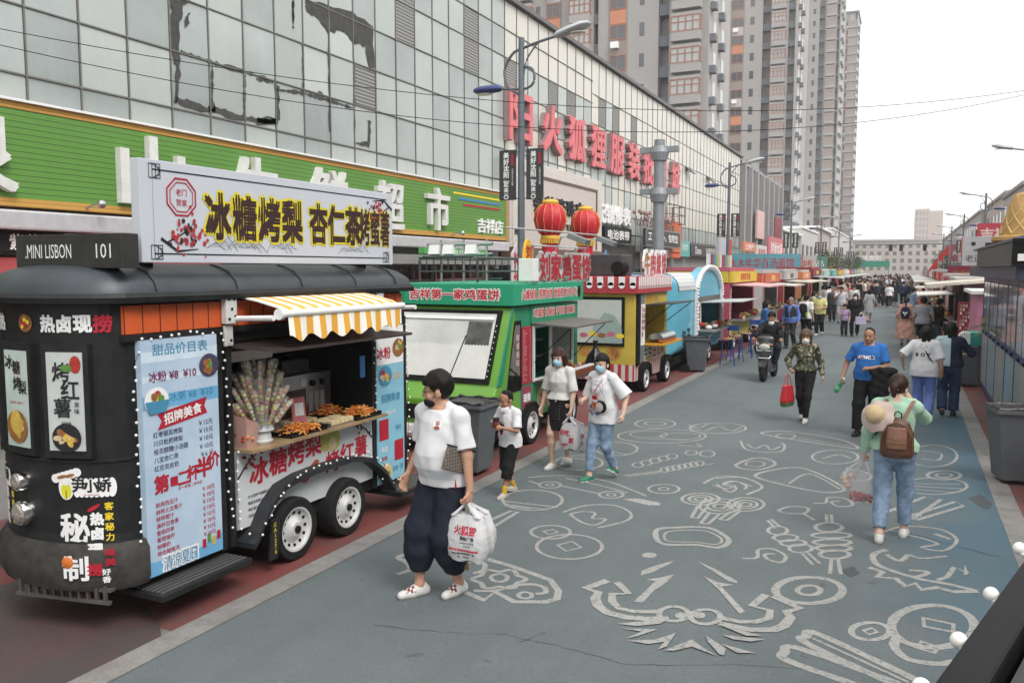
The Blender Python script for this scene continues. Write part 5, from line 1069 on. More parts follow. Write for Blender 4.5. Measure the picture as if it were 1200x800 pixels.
for k in range(20): y = 16.36+k*.133; m.box(GX+.08, GX+.092, y, y+.065, 2.22, 2.44).cyl((GX+.08, y+.0325, 2.22), (GX+.092, y+.0325, 2.22), .0325, seg=10)
m.build('white_scallops', inkwht, rf); MB().box(L1-.06, GX+.08, 16.3, 19.0, 2.222, 2.44).build('scallop_band', mat('roof_red', 0), rf)
w_ = MB().box(L1+.1, GX-.22, 16.36, 16.4, 1.0, 2.02).build('front_window', matblk, yt, bevel=.01)
MB().box(L1+.16, GX-.28, 16.35, 16.36, 1.06, 1.96).build('glass', mat('front_glass', (.56, .61, .58), .1, var=.08, spec=.8, coat=.5), w_)
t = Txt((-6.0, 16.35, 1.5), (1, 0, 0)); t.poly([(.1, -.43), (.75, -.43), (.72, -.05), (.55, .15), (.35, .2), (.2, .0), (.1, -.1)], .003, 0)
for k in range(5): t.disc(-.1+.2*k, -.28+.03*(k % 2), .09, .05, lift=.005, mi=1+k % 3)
t.build('painted_reflection_and_flowers', [mat('reflection_green', (.33, .42, .4), .1, spec=.8), mat('flower_pink', (.5, .15, .2), .4), inkyel, fb], w_)  # green polygon paints a reflection into the glass, discs are coloured flowers
t = Txt((-6.0, 16.4, .82), (1, 0, 0)); food(t, .55, .03, .16, 0, [0, 1, 1], 4); t.disc(-.1, .05, .14, .1, mi=0, lift=.004); t.build('burger_print', [mat('print_ochre', (.5, .25, .06), .5), fb], yt)
MB().box(GX-.002, GX+.05, 16.45, 16.62, .6, 2.08).build('corner_post', matblk, yt); MB().box(GX-.005, GX+.02, 16.7, 17.0, .64, 2.08).build('grey_post', grey, yt)
bn = MB().box(GX+.02, GX+.03, 16.75, 17.02, 1.0, 1.86).build('banner', inkwht, yt); t = Txt((GX+.03, 16.885, 1.43)); t.column('日式烤肉饭', -.05, .33, .11, bold=.03).column('牛肉拌饭', .07, .3, .1, bold=.02); t.build('lettering', inkred, bn)
MB().obox((GX+.32, 17.9, 1.86), (.34, 0, .02), (0, .88, 0), (0, 0, .012)).build('serving_flap', dkgrey, yt)
m = MB(); m.tube([(GX+.6, 17.05, 1.86), (GX+.02, 17.04, 1.4)], .01, 5).tube([(GX+.6, 18.75, 1.86), (GX+.02, 18.76, 1.4)], .01, 5); m.build('gas_strut', matblk, yt)
MB().box(GX-.1, GX+.42, 17.05, 18.75, .98, 1.02).build('counter', mat('counter_yellow', (.6, .3, .02), .5), yt)
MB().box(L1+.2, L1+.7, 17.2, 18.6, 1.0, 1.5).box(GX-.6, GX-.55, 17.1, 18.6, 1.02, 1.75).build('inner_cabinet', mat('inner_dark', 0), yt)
t = Txt((GX, 17.85, .8))
for i, ch in enumerate('牛牛日式烤'): t.line(ch, -.68+.34*i, .0, h=.3, w=.26, bold=.09, lift=.003, mi=0).line(ch, -.68+.34*i, 0, h=.28, w=.24, bold=.03, lift=.006, mi=1 if i < 2 else 2)
t.build('lettering', [inkwht, inkblk, inkred], yt)
t = Txt((GX, 17.8, 1.95)); t.line('炭烤牛肉', -.2, 0, h=.16, w=.9, bold=.02); t.build('upper_lettering', mat('ink_ochre', (.45, .2, .03), .5), yt)
for y in (17.02, 18.72): wheel(yt, GX+.08, y, .28); MB().prism([(y-.38, .28), (y-.32, .55), (y-.1, .63), (y+.1, .63), (y+.32, .55), (y+.38, .28), (y+.33, .28), (y+.26, .5), (y-.26, .5), (y-.33, .28)], 0, GX-.01, GX+.1).build('mudguard', matblk, yt)
MB().box(L1+.1, GX-.1, 16.5, 18.8, .2, .28).build('chassis', matblk, yt)
ss = thing('sausage_grill', 'steel drum roller grill on the yellow trailer counter', 'grill', (GX+.2, 17.7, 1.02)); m = MB(); m.loft([[(GX+.2+.17*math.cos(q), y, 1.1+.13*math.sin(q)) for q in [math.pi*k/12 for k in range(13)]] for y in (17.25, 18.35)]); m.build('cover', steel, ss, smooth=True); m = MB()
for k in range(14): m.tube([(GX+.38, 17.25+.08*k, 1.06), (GX+.26, 17.27+.08*k, 1.07)], .022, 7)
m.build('sausages', mat('sausage', (.5, .14, .06), .4), ss)
rs2 = thing('roof_sign', 'white edged roof sign with one ochre and several pink characters over the yellow trailer', 'sign', (GX-.3, 18.4, 2.44))
t = Txt((GX-.2, 18.5, 2.72))
for i, ch in enumerate('牛肉烧饼'): t.line(ch, -.75+.46*i, 0, h=.5, w=.4, bold=.1, lift=0, depth=.04, mi=0).line(ch, -.75+.46*i, 0, h=.46, w=.36, bold=.03, lift=.055, mi=1 if i == 0 else 2)
t.build('characters', [inkwht, mat('ink_ochre', 0), mat('ink_pinkred', (.55, .08, .1), .5)], rs2); m = MB()
for y in (17.5, 18.4, 19.3): m.tube([(GX-.22, y, 2.42), (GX-.22, y, 2.95)], .015, 6)
m.tube([(GX-.22, 17.4, 2.45), (GX-.22, 19.4, 2.45)], .015, 6); m.build('frame', steel, rs2)
sp = thing('speaker', 'black round loudspeaker on the yellow trailer roof left of its sign', 'speaker', (GX-.5, 16.9, 2.44)); m = MB(); m.cyl((GX-.5, 16.7, 2.62), (GX-.5, 17.1, 2.62), .14, .14, 20); m.build('drum', matblk, sp); m = MB(); m.box(GX-.6, GX-.4, 16.8, 17.0, 2.44, 2.5); m.build('foot', matblk, sp)
tag(MB().box(-6.8, -5.7, 17.6, 18.4, 2.44, 2.92).build('roof_box', dkgrey, bevel=.03), 'dark grey box unit on the yellow trailer roof', 'box')
# ---------------------------------------------------------------- light blue rounded caravan
bc = thing('food_trailer', 'light blue rounded caravan with an arched serving hatch outlined in white bulbs', 'food truck', (-6, 22.4, 0))
blu = mat('caravan_blue', (.12, .42, .56), .35, var=.08, scale=1.2, coat=.3); wroof = stripes_mat('caravan_roof', (.56, .57, .57), (.38, .39, .4), 2, .09, .82, .4)
def rr(y, ins):
 P = []
 for (cx, cz, a0) in ((GX-.45, 2.05, 0), (-6.5, 2.05, 90), (-6.65, .75, 180), (GX-.3, .75, 270)):
  r_ = (.45 if cz > 1 else .3)
  for k in range(7): q = R(a0+15*k); P.append((max(-7.0+ins, min(GX-ins, cx+r_*math.cos(q))), y, min(2.48-ins, max(.4+ins*.6, cz+r_*math.sin(q)))))
 return P
MB().loft([rr(19.45, .45), rr(19.5, .3), rr(19.62, .15), rr(19.85, .04), rr(20.1, 0), rr(21.65, 0)]).loft([rr(24.9, 0), rr(25.4, 0), rr(25.7, .12), rr(25.85, .3)]).box(-6.98, GX-.05, 21.65, 24.9, .42, 1.0).box(-6.98, -6.8, 21.65, 24.9, 1.0, 2.3).build('body', blu, bc, smooth=True)
m = MB(); P = [(GX-.02, .0)]
m.loft([[(x+(.012 if x > -6 else -.012), y, z+.012) for x, y, z in rr(y, 0) if z > 1.95] for y in (20.0, 21.66)], caps=False); m.loft([[(x, y, z+.01) for x, y, z in rr(y, 0) if z > 1.95] for y in (21.66, 24.9)], caps=False); m.build('roof', wroof, bc)
arch = [(23.27+1.62*math.cos(q), 1.85+.8*math.sin(q)) for q in [math.pi*k/20 for k in range(21)]]
m = MB(); a2 = [(23.27+1.5*math.cos(q), 1.85+.68*math.sin(q)) for q in [math.pi*k/20 for k in range(21)]]
m.prism(arch+[(21.65, 1.85)]+[], 0, GX-.25, GX+.0)
m.build('arch_gable', blu, bc)
m = MB(); m.tube([(GX+.03, 24.89, .5)]+[(GX+.03, y, z) for y, z in arch]+[(GX+.03, 21.65, .5)], .07, 8); m.build('arch_trim', mat('trim_pale', (.55, .58, .6), .5), bc, smooth=True)
m = MB()
for k in range(31): q = math.pi*k/30; m.ball((GX+.1, 23.27+1.64*math.cos(q), 1.86+.82*math.sin(q)), .03, 6, 4)
for y in (21.63, 24.91):
 for k in range(14): m.ball((GX+.1, y, .55+.09*k), .028, 6, 4)
m.build('bulbs', bulbm, bc)
MB().box(GX-.02, GX+.02, 21.8, 24.8, 1.72, 1.85).box(GX-.02, GX+.02, 21.72, 21.85, 1.0, 1.72).box(GX-.02, GX+.02, 24.7, 24.8, 1.0, 1.72).build('hatch_frame', mat('hatch_brown', (.1, .085, .075), .5), bc)
MB().box(GX-.02, GX-.0, 21.74, 24.82, .42, .98).build('lower_panel', mat('caravan_panel', (.1, .36, .5), .4), bc)
bn = MB().box(GX+.02, GX+.03, 21.9, 22.35, .98, 1.7).build('banner', inkwht, bc); t = Txt((GX+.03, 22.12, 1.35)); t.column('香酥鸡', 0, .2, .16, bold=.02); t.build('lettering', mat('ink_brown', (.3, .05, .03), .6), bn)
MB().obox((GX+.55, 23.5, 1.72), (.58, 0, .02), (0, 1.3, 0), (0, 0, .012)).build('serving_flap', mat('flap_pale', (.45, .48, .48), .5), bc)
MB().box(GX-.05, GX+.5, 21.9, 24.75, .94, .98).build('counter', mat('counter_grey', (.25, .26, .27), .4), bc)
m = MB()
for y in (22.1, 24.6): m.tube([(GX+.45, y, .94), (GX+.02, y, .5)], .015, 6)
m.build('counter_struts', white, bc)
f_ = MB().box(GX-.6-.55, GX-.6+.12, 19.42, 19.62, 1.2, 2.0).build('front_window', matblk, bc, bevel=.02); MB().box(GX-1.08, GX-.55, 19.41, 19.42, 1.27, 1.93).build('glass', mat('caravan_glass', (.25, .28, .3), .1, spec=.8), f_)
t = Txt((GX+.012, 20.8, .9)); t.line('子', .2, 0, h=.36, bold=.02); t.line('包', -.25, .0, h=.36, bold=.02); t.build('lettering', inkblk, bc)
for y in (22.6, 23.5): wheel(bc, GX+.02, y, .28)
MB().box(-6.8, GX-.1, 20, 25.2, .25, .42).build('chassis', matblk, bc)
m = MB()
for k in range(24): m.ball((GX+.25+random.uniform(-.2, .2), 23.0+random.uniform(-.8, 1.2), 1.03+random.uniform(0, .1)), (.09, .11, .06), 7, 5, mi=k % 4)
tag(m.build('bagged_snacks', [white, fb, fr, fc]), 'heap of bagged snacks on the blue caravan counter', 'food')
# ---------------------------------------------------------------- plainer trailers farther down the street
def trailer(label, side, y0, y1, h, body, trim, head, text, tcol, awn, sk=None, roof=None, seed=0, hz=.38, ink=None, depth=1.95, extra=True):
 x = GX if side < 0 else 1.5; o = -side
 xb = x+side*depth; rd = random.Random(seed); t = thing('food_trailer', label, 'food truck', ((x+xb)/2, (y0+y1)/2, 0), group='food trailers lining the street')
 bm = mat('tr_body_%d' % seed, body, .5, var=.15, scale=2); tm = mat('tr_trim_%d' % seed, trim, .5); hm = mat('tr_head_%d' % seed, head, .5)
 ya, yb = y0+.35, y1-.3; zt = h-hz-.12
 MB().box(x, xb, y0, ya, .35, h-.02).box(x, xb, yb, y1, .35, h-.02).box(x, xb, ya, yb, zt, h-.02).box(x, xb, ya, yb, .35, 1.0).box(xb-.0, xb-side*.08, ya, yb, 1.0, zt).build('body', bm, t)
 MB().box(x+o*.012, xb, y0-.05, y1+.05, h-.02, h+.1).build('roof', roof or tm, t)
 hd = MB().box(x-side*.0, x+o*.1, y0+.02, y1-.02, h-hz, h-.03).box(min(x, xb)+.02, max(x, xb)-.02, y0-.04, y0-.002, h-hz, h-.03).build('header', hm, t)
 right = (0, 1, 0) if side < 0 else (0, -1, 0)
 tx = Txt((x+o*.1, (y0+y1)/2, h-hz/2-.02), right); tx.line(text, 0, 0, h=hz*.6, w=min((y1-y0)*.75, len(text)*hz*.8), bold=.03); tx.build('lettering', mat('ink_%s' % str(tcol), tcol, .6), hd)
 MB().obox((x+o*.55, (ya+yb)/2, zt+.02), (.6, 0, .03*o*-1), (0, (yb-ya)/2, 0), (0, 0, .02)).build('awning', mat('tr_awn_%d' % seed, awn, .6), t)
 MB().box(x-.1*o, x+o*.42, ya, yb, .96, 1.0).build('counter', mat('counter_grey', 0), t)
 MB().box(xb-side*.3, xb-side*.7, ya+.1, yb-.1, 1.0, 1.5).build('inner_cabinet', mat('inner_metal', 0), t)
 if sk: MB().box(x+o*.0, x+o*.012, y0+.1, y1-.1, .36, .94).build('skirt', mat('tr_skirt_%d' % seed, sk, .5), t)
 MB().box(x+o*.012, x+o*.022, ya-.3, ya-.02, 1.0, zt-.05).build('menu_panel', blotch_mat('menu_blotch_%d' % (seed % 4), [((.5, .06, .05), (.6, .5, .3), (.1, .25, .4), (.55, .2, .05))[(seed+k) % 4] for k in range(4)], 18), t)
 for y in (y0+.9, y1-.9): wheel(t, x+o*.03, y, .27, side=o, holes=8)
 if extra:
  m = MB()
  for k in range(26): m.ball((x+o*rd.uniform(.05, .38), rd.uniform(ya+.1, yb-.1), 1.03+rd.uniform(0, .12)), (.07, .09, .06), 6, 4, mi=k % 4)
  tag(m.build('food_display', [fr, fy, fc, white]), 'jumble of food packs on the counter of the %s' % ' '.join(label.split()[:6]), 'food')
 return t
trailer('pink and yellow trailer with fruit signs and a pink flap after the blue caravan', -1, 26.3, 31, 2.55, (.5, .07, .13), (.5, .1, .15), (.66, .5, .05), '鲜果捞 奶茶', (.5, .03, .03), (.62, .36, .36), sk=(.6, .5, .1), seed=1)
trailer('white trailer with an orange red header next to the pink trailer', -1, 33, 37.2, 2.45, (.5, .5, .48), (.5, .5, .5), (.6, .12, .05), '烤冷面', (.8, .7, .2), (.5, .5, .48), seed=2)
trailer('maroon trailer under a pale board with dark lettering', -1, 38.8, 43.5, 2.5, (.28, .03, .05), (.45, .45, .44), (.48, .46, .44), '铁板鱿鱼', (.05, .05, .06), (.5, .47, .4), seed=3, sk=(.25, .02, .03))
trailer('orange fronted trailer with a cream flap beyond the maroon one', -1, 45.5, 49.5, 2.45, (.5, .22, .1), (.5, .5, .48), (.62, .22, .1), '长沙臭豆腐', (.7, .68, .6), (.55, .5, .4), seed=4)
trailer('dark red trailer with white posts in the middle of the left row', -1, 51, 56, 2.6, (.22, .025, .03), (.3, .05, .05), (.22, .02, .03), '重庆酸辣粉', (.7, .6, .2), (.4, .42, .44), seed=5)
trailer('pale green trailer with a white roof in the left row', -1, 58, 62.5, 2.5, (.35, .45, .36), (.6, .6, .6), (.3, .45, .38), '柠檬茶', (.7, .7, .7), (.5, .5, .5), seed=6)
trailer('grey trailer with a teal header far down the left row', -1, 64.5, 69.5, 2.5, (.35, .35, .35), (.5, .5, .5), (.06, .35, .3), '炸鸡汉堡', (.7, .7, .7), (.45, .45, .45), seed=7)
trailer('red trailer with a yellow header far down the left row', -1, 71.5, 77, 2.5, (.42, .05, .04), (.4, .1, .1), (.65, .45, .06), '烤面筋', (.45, .02, .02), (.5, .5, .48), seed=8)
for k, (c, n, tx_) in enumerate((((.5, .48, .45), 'cream', '煎饼果子'), ((.3, .05, .06), 'wine red', '羊肉串'), ((.1, .25, .35), 'slate blue', '冰淇淋'), ((.45, .3, .1), 'ochre', '酱香饼'), ((.4, .4, .42), 'light grey', '烤鸭脖'))):
 trailer('distant %s trailer in the far part of the left row' % n, -1, 79+7*k, 84.5+7*k, 2.5, c, c, tuple(min(.7, q*1.5) for q in c), tx_, (.7, .66, .6), (.5, .49, .46), seed=20+k, extra=False)
trailer('dark trailer with a long pale flap on the right side past the pink stall', 1, 31.5, 36.5, 2.2, (.05, .04, .04), (.5, .48, .45), (.1, .05, .05), '烤肠 饮品', (.6, .5, .3), (.62, .6, .56), seed=9, sk=(.3, .22, .22))
trailer('pink trimmed trailer under a cream flap on the right side', 1, 38.5, 43, 2.3, (.5, .3, .3), (.6, .55, .5), (.45, .08, .12), '糖葫芦', (.7, .6, .5), (.6, .56, .48), seed=10)
trailer('white trailer with a red header on the right side', 1, 45.5, 50, 2.45, (.5, .48, .46), (.5, .5, .5), (.5, .04, .04), '麻辣烫', (.75, .7, .4), (.56, .55, .5), seed=11)
trailer('maroon trailer on the right side past the white one', 1, 52, 57, 2.45, (.28, .04, .06), (.4, .4, .4), (.3, .03, .05), '螺蛳粉', (.7, .62, .3), (.5, .5, .48), seed=12)
for k, (c, n, tx_) in enumerate((((.5, .45, .4), 'cream', '豆腐脑'), ((.35, .06, .05), 'brick red', '烤玉米'), ((.35, .36, .38), 'grey', '章鱼丸子'), ((.1, .2, .3), 'navy', '奶茶'), ((.48, .4, .3), 'tan', '凉皮'))):
 trailer('distant %s trailer in the far part of the right row' % n, 1, 60+8*k, 65.5+8*k, 2.45, c, c, tuple(min(.7, q*1.4) for q in c), tx_, (.7, .66, .6), (.5, .49, .46), seed=30+k, extra=False)
# ---------------------------------------------------------------- street lamps
lampm = mat('lamp_pole', (.13, .15, .17), .45, .3, var=.15); headm = mat('lamp_head_grey', (.45, .47, .48), .4, .2); headb = mat('lamp_head_blue', (.03, .05, .16), .35)
def street_lamp(label, x, y, s, near=False):
 t = thing('street_lamp', label, 'street lamp', (x, y, 0), group='double armed street lamps')
 MB().lathe([(.14, 0), (.14, .5), (.085, .6), (.075, 3.5), (.06, 7.3), (.01, 7.32)], (x, y, 0), seg=14).build('pole', lampm, t, smooth=True)
 m = MB(); m.path([(x, y, 6.15), (x-s*.3, y, 6.35), (x-s*.38, y, 6.7), (x-s*.2, y, 7.0), (x, y, 7.08), (x+s*.4, y, 7.18), (x+s*.85, y, 7.26)], .03, 8).path([(x+s*.04, y, 6.45), (x+s*.12, y, 6.85), (x+s*.4, y, 7.2)], .018, 6)
 m.path([(x, y, 6.75), (x+s*.25, y, 6.65), (x+s*.28, y, 6.4), (x+s*.1, y, 6.28), (x-s*.25, y, 6.3), (x-s*.5, y, 6.33)], .028, 8); m.build('arm', lampm, t, smooth=True)
 for d, z, x0, x1, mm in ((s, 7.25, .74, 1.5, headm), (-s, 6.33, .45, 1.1, headb)):
  L_ = x1-x0; rings = []
  for f, w, h in ((0, .06, .05), (.08, .1, .085), (.4, .15, .1), (.75, .18, .095), (.93, .13, .06), (1, .03, .02)):
   rings.append([(x+d*(x0+L_*f), y+w*math.cos(q), z+.16*f*(1 if d == s else -.1)+h*math.sin(q)*(1 if math.sin(q) > 0 else .7)) for q in [2*math.pi*k/14 for k in range(14)]])
  o = MB().loft(rings).build('lamp_head', mm, t, smooth=True)
  MB().loft([[(x+d*(x0+L_*.62)+L_*.26*math.cos(q), y+.1*math.sin(q), z-.075+.1*(1 if d == s else 0)-zz) for q in [2*math.pi*k/14 for k in range(14)]] for zz in (0, .02)]).build('lens', mat('lamp_glass', (.55, .55, .52), .2), o)
 for d in (-1, 1):
  b = MB().box(x+d*.12, x+d*.5, y-.015, y+.015, 4.03, 5.06).build('banner', mat('banner_black', (.04, .038, .042), .6), t)
  if near:
   tx = Txt((x+d*.31, y-.015, 4.55), (1, 0, 0)); tx.column('美好沈阳', -.03, .4, .12, pitch=.135, bold=.03).line('dou', -.03, -.13, h=.06, bold=.02).column('起来', -.03, -.2, .1, pitch=.115, bold=.03).line('2020', -.03, -.4, h=.035); tx.stroke([(-.03+.05*math.cos(q), -.46+.035*math.sin(q)) for q in [math.pi*k/5 for k in range(10)]], .018, .003, 0, True); tx.rect(.09, .14, .2, .42, .003, 1)
   tx.column('幸福生活在这里', .115, .1, .04, pitch=.05); tx.build('lettering', [inkwht, inkred], b)
  else:
   tx = Txt((x+d*.31, y-.015, 4.55), (1, 0, 0)); tx.column('美好沈阳', 0, .36, .12, pitch=.15, bold=.03).column('起来', 0, -.25, .1, pitch=.12, bold=.03); tx.build('lettering', [inkwht], b)
 m = MB()
 for z in (4.06, 5.02): m.tube([(x-.5, y, z), (x+.5, y, z)], .012, 6)
 m.build('banner_bracket', lampm, t)
 return t
lab = ['double armed street lamp with black banners behind the green truck', 'street lamp in front of the far end of the glass mall', 'street lamp before the grey building on the left pavement', 'fourth street lamp along the left pavement', 'fifth street lamp along the left pavement', 'sixth and farthest street lamp along the left pavement']
for i, y in enumerate((15.8, 37.9, 60, 82, 104, 126)): street_lamp(lab[i], -7.3, y, 1, i < 2)
lab = ['right pavement street lamp whose head hangs into the top right sky', 'right pavement street lamp by the red billboard', 'third street lamp along the right pavement', 'fourth street lamp along the right pavement', 'farthest street lamp along the right pavement']
for i, y in enumerate((37.9, 60, 82, 104, 126)): street_lamp(lab[i], 4.3, y, -1)
cp = thing('camera_post', 'thick grey post with two short crossarms standing behind the yellow trailer', 'post', (-7.2, 26, 0))
pg = mat('post_grey', (.24, .26, .28), .5, .2, var=.1)
MB().cyl((-7.2, 26, 0), (-7.2, 26, 6.65), .2, .17, 18).build('pole', pg, cp, smooth=True)
for z in (6.25, 4.95): MB().prism([(-.62, z), (.62, z), (.62, z+.18), (-.62, z+.18)], 1, -.07, .07).build('crossarm', pg, cp, local=True); o = kids(cp)[-1]; o.location = (0, 0, 0); MB().lathe([(.24, z-.25), (.3, z), (.24, z+.2)], (-7.2, 26, 0), seg=16).build('collar', pg, o)
lr = mat('lantern_red', (.5, .008, .028), .5, var=.1); gold = mat('lantern_gold', (.7, .42, .05), .5)
for (x, y, lb) in ((-9, 21.4, 'inflatable red column topped by a red and gold lantern, left of the pair'), (-9, 24.2, 'inflatable red column topped by a red and gold lantern, right of the pair')):
 t = thing('lantern_column', lb, 'lantern', (x, y, 0), group='red lantern columns by the jewellery portal')
 MB().lathe([(.3, 0), (.27, .2), (.25, 1.5), (.23, 3.5)], (x, y, 0), seg=20).build('column', lr, t, smooth=True)
 n = 12; rings = []
 for z, r in ((3.5, .22), (3.58, .3), (3.72, .4), (3.95, .46), (4.15, .43), (4.32, .33), (4.4, .2)):
  rings.append([(x+r*(1-.05*abs(math.sin(n/2*q)))*math.cos(q), y+r*(1-.05*abs(math.sin(n/2*q)))*math.sin(q), z) for q in [2*math.pi*k/72 for k in range(72)]])
 MB().loft(rings).build('lantern', lr, t, smooth=True)
 m = MB()
 for k in range(n): q = 2*math.pi*k/n; m.tube([(x+r*1.01*math.cos(q), y+r*1.01*math.sin(q), z) for z, r in ((3.58, .3), (3.72, .4), (3.95, .46), (4.15, .43), (4.32, .33), (4.4, .2))], .008, 4)
 m.build('ribs', gold, t)
 MB().lathe([(.22, 4.38), (.24, 4.44), (.2, 4.5), (.1, 4.52)], (x, y, 0), seg=20).build('cap', gold, t, smooth=True)
 m = MB(); m.lathe([(.25, 3.4), (.27, 3.44), (.26, 3.52), (.2, 3.52)], (x, y, 0), seg=20)
 for k in range(24): q = 2*math.pi*k/24; m.box(x+.26*math.cos(q)-.02, x+.26*math.cos(q)+.02, y+.26*math.sin(q)-.02, y+.26*math.sin(q)+.02, 3.3, 3.41)
 m.build('fringe', gold, t)
for (x, y, lb, c, s) in ((-8.6, 25.0, 'blue and white feather banner beside the right lantern column', (.1, .25, .5), '首饰清洗'), (-8.2, 17.5, 'white and red promotional banner leaning behind the green truck', (.6, .55, .55), '特价')):
 t = thing('feather_banner', lb, 'banner', (x, y, 0)); m = MB(); m.prism([(y-.3, .1), (y+.3, .1), (y+.3, 2.9), (y, 3.2), (y-.3, 2.95)], 0, x-.01, x+.01); m.build('cloth', mat('banner_%s' % s, c, .7), t); tx = Txt((x+.01, y, 2.2)); tx.column(s, 0, .6, .35, bold=.03); tx.build('lettering', inkwht if c[0] < .3 else inkred, t); MB().cyl((x-.03, y+.32, 0), (x-.03, y+.32, 3.1), .015).build('pole', steel, t)
for i, (A, B, sag) in enumerate((((0, 34), (1215, 104), .75), ((0, 53), (1215, 108), 1.0), ((985, 35), (1130, -6), .4))):
 if i < 2: ya, za = onX(*A, -11.4); a = (-11.4, ya, za); r = _ray(*B); q = 21/r[1]; b = (r[0]*q, 21, 2.6+r[2]*q)
 else: r = _ray(*A); q = 70/r[1]; a = (r[0]*q, 70, 2.6+r[2]*q); r = _ray(*B); q = 60/r[1]; b = (r[0]*q, 60, 2.6+r[2]*q)
 P = []
 for k in range(33): f = k/32; P.append((a[0]+(b[0]-a[0])*f, a[1]+(b[1]-a[1])*f, a[2]+(b[2]-a[2])*f-sag*4*f*(1-f)))
 tag(MB().tube(P, .006 if i < 2 else .008, 5).build('overhead_cable', matblk), ('upper black cable strung across the street in front of the mall', 'lower black cable strung across the street in front of the mall', 'thin far cable crossing the white sky at top right')[i], 'cable')
# ---------------------------------------------------------------- rubbish bins
binm = mat('bin_grey', (.1, .11, .12), .5, var=.15)
def wheelie(label, x, y, rz, h=.95):
 t = thing('wheelie_bin', label, 'bin', (x, y, 0), rz, group='grey wheelie bins')
 m = MB(); m.loft([[(-.2, -.22, .05), (.2, -.22, .05), (.2, .2, .05), (-.2, .2, .05)], [(-.26, -.3, h-.08), (.26, -.3, h-.08), (.26, .28, h-.08), (-.26, .28, h-.08)]]); m.build('body', binm, t, bevel=.02, local=True)
 m = MB(); m.loft([[(-.29, -.33, h-.085), (.29, -.33, h-.085), (.29, .31, h-.085), (-.29, .31, h-.085)], [(-.29, -.33, h-.03), (.29, -.33, h-.03), (.29, .31, h-.03), (-.29, .31, h-.03)]]); m.build('rim', binm, t, bevel=.012, local=True)
 m = MB()
 P = [(-.27, -.31), (.27, -.31), (.27, .29), (-.27, .29)]
 for i in range(4):
  a, b = P[i], P[(i+1) % 4]
  m.tube([(a[0]+(b[0]-a[0])*k/6, a[1]+(b[1]-a[1])*k/6, h-.03+random.uniform(-.01, .03)) for k in range(7)], .02, 6)
 m.loft([[(-.25, -.29, h-.026), (.25, -.29, h-.026), (.25, .27, h-.026), (-.25, .27, h-.026)], [(-.2, -.2, h-.02), (.2, -.2, h-.02), (.2, .2, h-.02), (-.2, .2, h-.02)]]); m.build('bag_liner', mat('bag_black', 0), t, local=True, smooth=True)
 for sx_ in (-1, 1):
  m = MB(); m.lathe([(.01, -.03), (.1, -.03), (.1, .03), (.01, .03)], (sx_*.27, .25, .1), 'x', 16); m.build('wheel', rubber, t, local=True)
 m = MB(); m.tube([(-.22, .3, h-.05), (-.22, .36, h-.04), (.22, .36, h-.04), (.22, .3, h-.05)], .015, 6); m.build('handle', binm, t, local=True)
 return t
wheelie('grey wheelie bin lined with a black bag beside the ice cream kiosk', 1.3, 11.65, R(-78))
wheelie('grey wheelie bin standing below the counter of the blue caravan', -4.75, 20.9, R(100), .9)
wheelie('grey wheelie bin half hidden between the walking man and the green truck', -4.98, 9.2, R(90), .95)
wheelie('grey wheelie bin beyond the kiosk behind the woman in the two tone shirt', 1.28, 20.9, R(95), .9)
# ---------------------------------------------------------------- stools
bl_ = mat('stool_blue', (.02, .06, .26), .4, .2)
def stool(label, x, y, rz, back=False):
 t = thing('bar_stool', label, 'stool', (x, y, 0), rz, group='blue bar stools at the blue caravan')
 m = MB(); m.lathe([(.01, .7), (.17, .7), (.18, .715), (.17, .735), (.01, .74)], (0, 0, 0), seg=20); m.build('seat', wood, t, local=True, smooth=True)
 for sx_ in (-1, 1):
  for sy_ in (-1, 1): m = MB(); m.tube([(sx_*.12, sy_*.12, .7), (sx_*.19, sy_*.19, 0)], .014, 8); m.build('leg', bl_, t, local=True)
 m = MB(); P = [(.165*a, .165*b, .26) for a, b in ((-1, -1), (1, -1), (1, 1), (-1, 1), (-1, -1))]; m.tube(P, .009, 6); m.build('foot_ring', bl_, t, local=True)
 if back: m = MB(); m.tube([(-.14, .15, .7), (-.14, .19, 1.0)], .012, 6).tube([(.14, .15, .7), (.14, .19, 1.0)], .012, 6).box(-.16, .16, .18, .2, .86, 1.0); m.build('backrest', bl_, t, local=True)
stool('blue stool with a wooden seat nearest the grey bin', -4.32, 22.7, .2); stool('second blue wooden seated stool at the blue caravan counter', -4.3, 23.7, .5, True)
stool('third blue stool along the caravan counter', -4.2, 24.8, .1); stool('fourth blue stool beside the pink trailer', -4.2, 26.6, .3, True)
# ---------------------------------------------------------------- ice cream kiosk on the right
kk = thing('kiosk', 'dark blue framed kiosk with big windows and a flat roof at the right edge', 'kiosk', (2.6, 16.6, 0))
KB = mat('kiosk_blue', (.022, .03, .12), .4, .1, var=.15); KG = mat('kiosk_glass', (.4, .42, .45), .06, var=.45, scale=1.5, spec=.9, coat=.5)
MB().box(1.56, 3.9, 12.8, 20.4, 0, .12).build('plinth', mat('kiosk_plinth', (.09, .1, .12), .6), kk)
MB().box(1.9, 3.9, 13.1, 20.3, .12, 2.4).build('inner_wall', mat('kiosk_inside', (.16, .16, .17), .6, var=.4, scale=2), kk)
m = MB(); ys = [12.85, 14.4, 15.7, 17.3, 18.9, 20.35]
for y in ys: m.box(1.5, 1.62, y-.05, y+.05, .12, 2.45)
for z, h in ((.12, .1), (1.24, .12), (2.33, .12)): m.box(1.505, 1.61, 12.9, 20.3, z, z+h)
for x in (2.5, 3.5): m.box(x-.06, x+.06, 12.8, 12.92, .12, 2.45)
for z, h in ((.12, .1), (1.24, .12), (2.33, .12)): m.box(1.62, 3.9, 12.81, 12.91, z, z+h)
m.build('frame', KB, kk, bevel=.012)
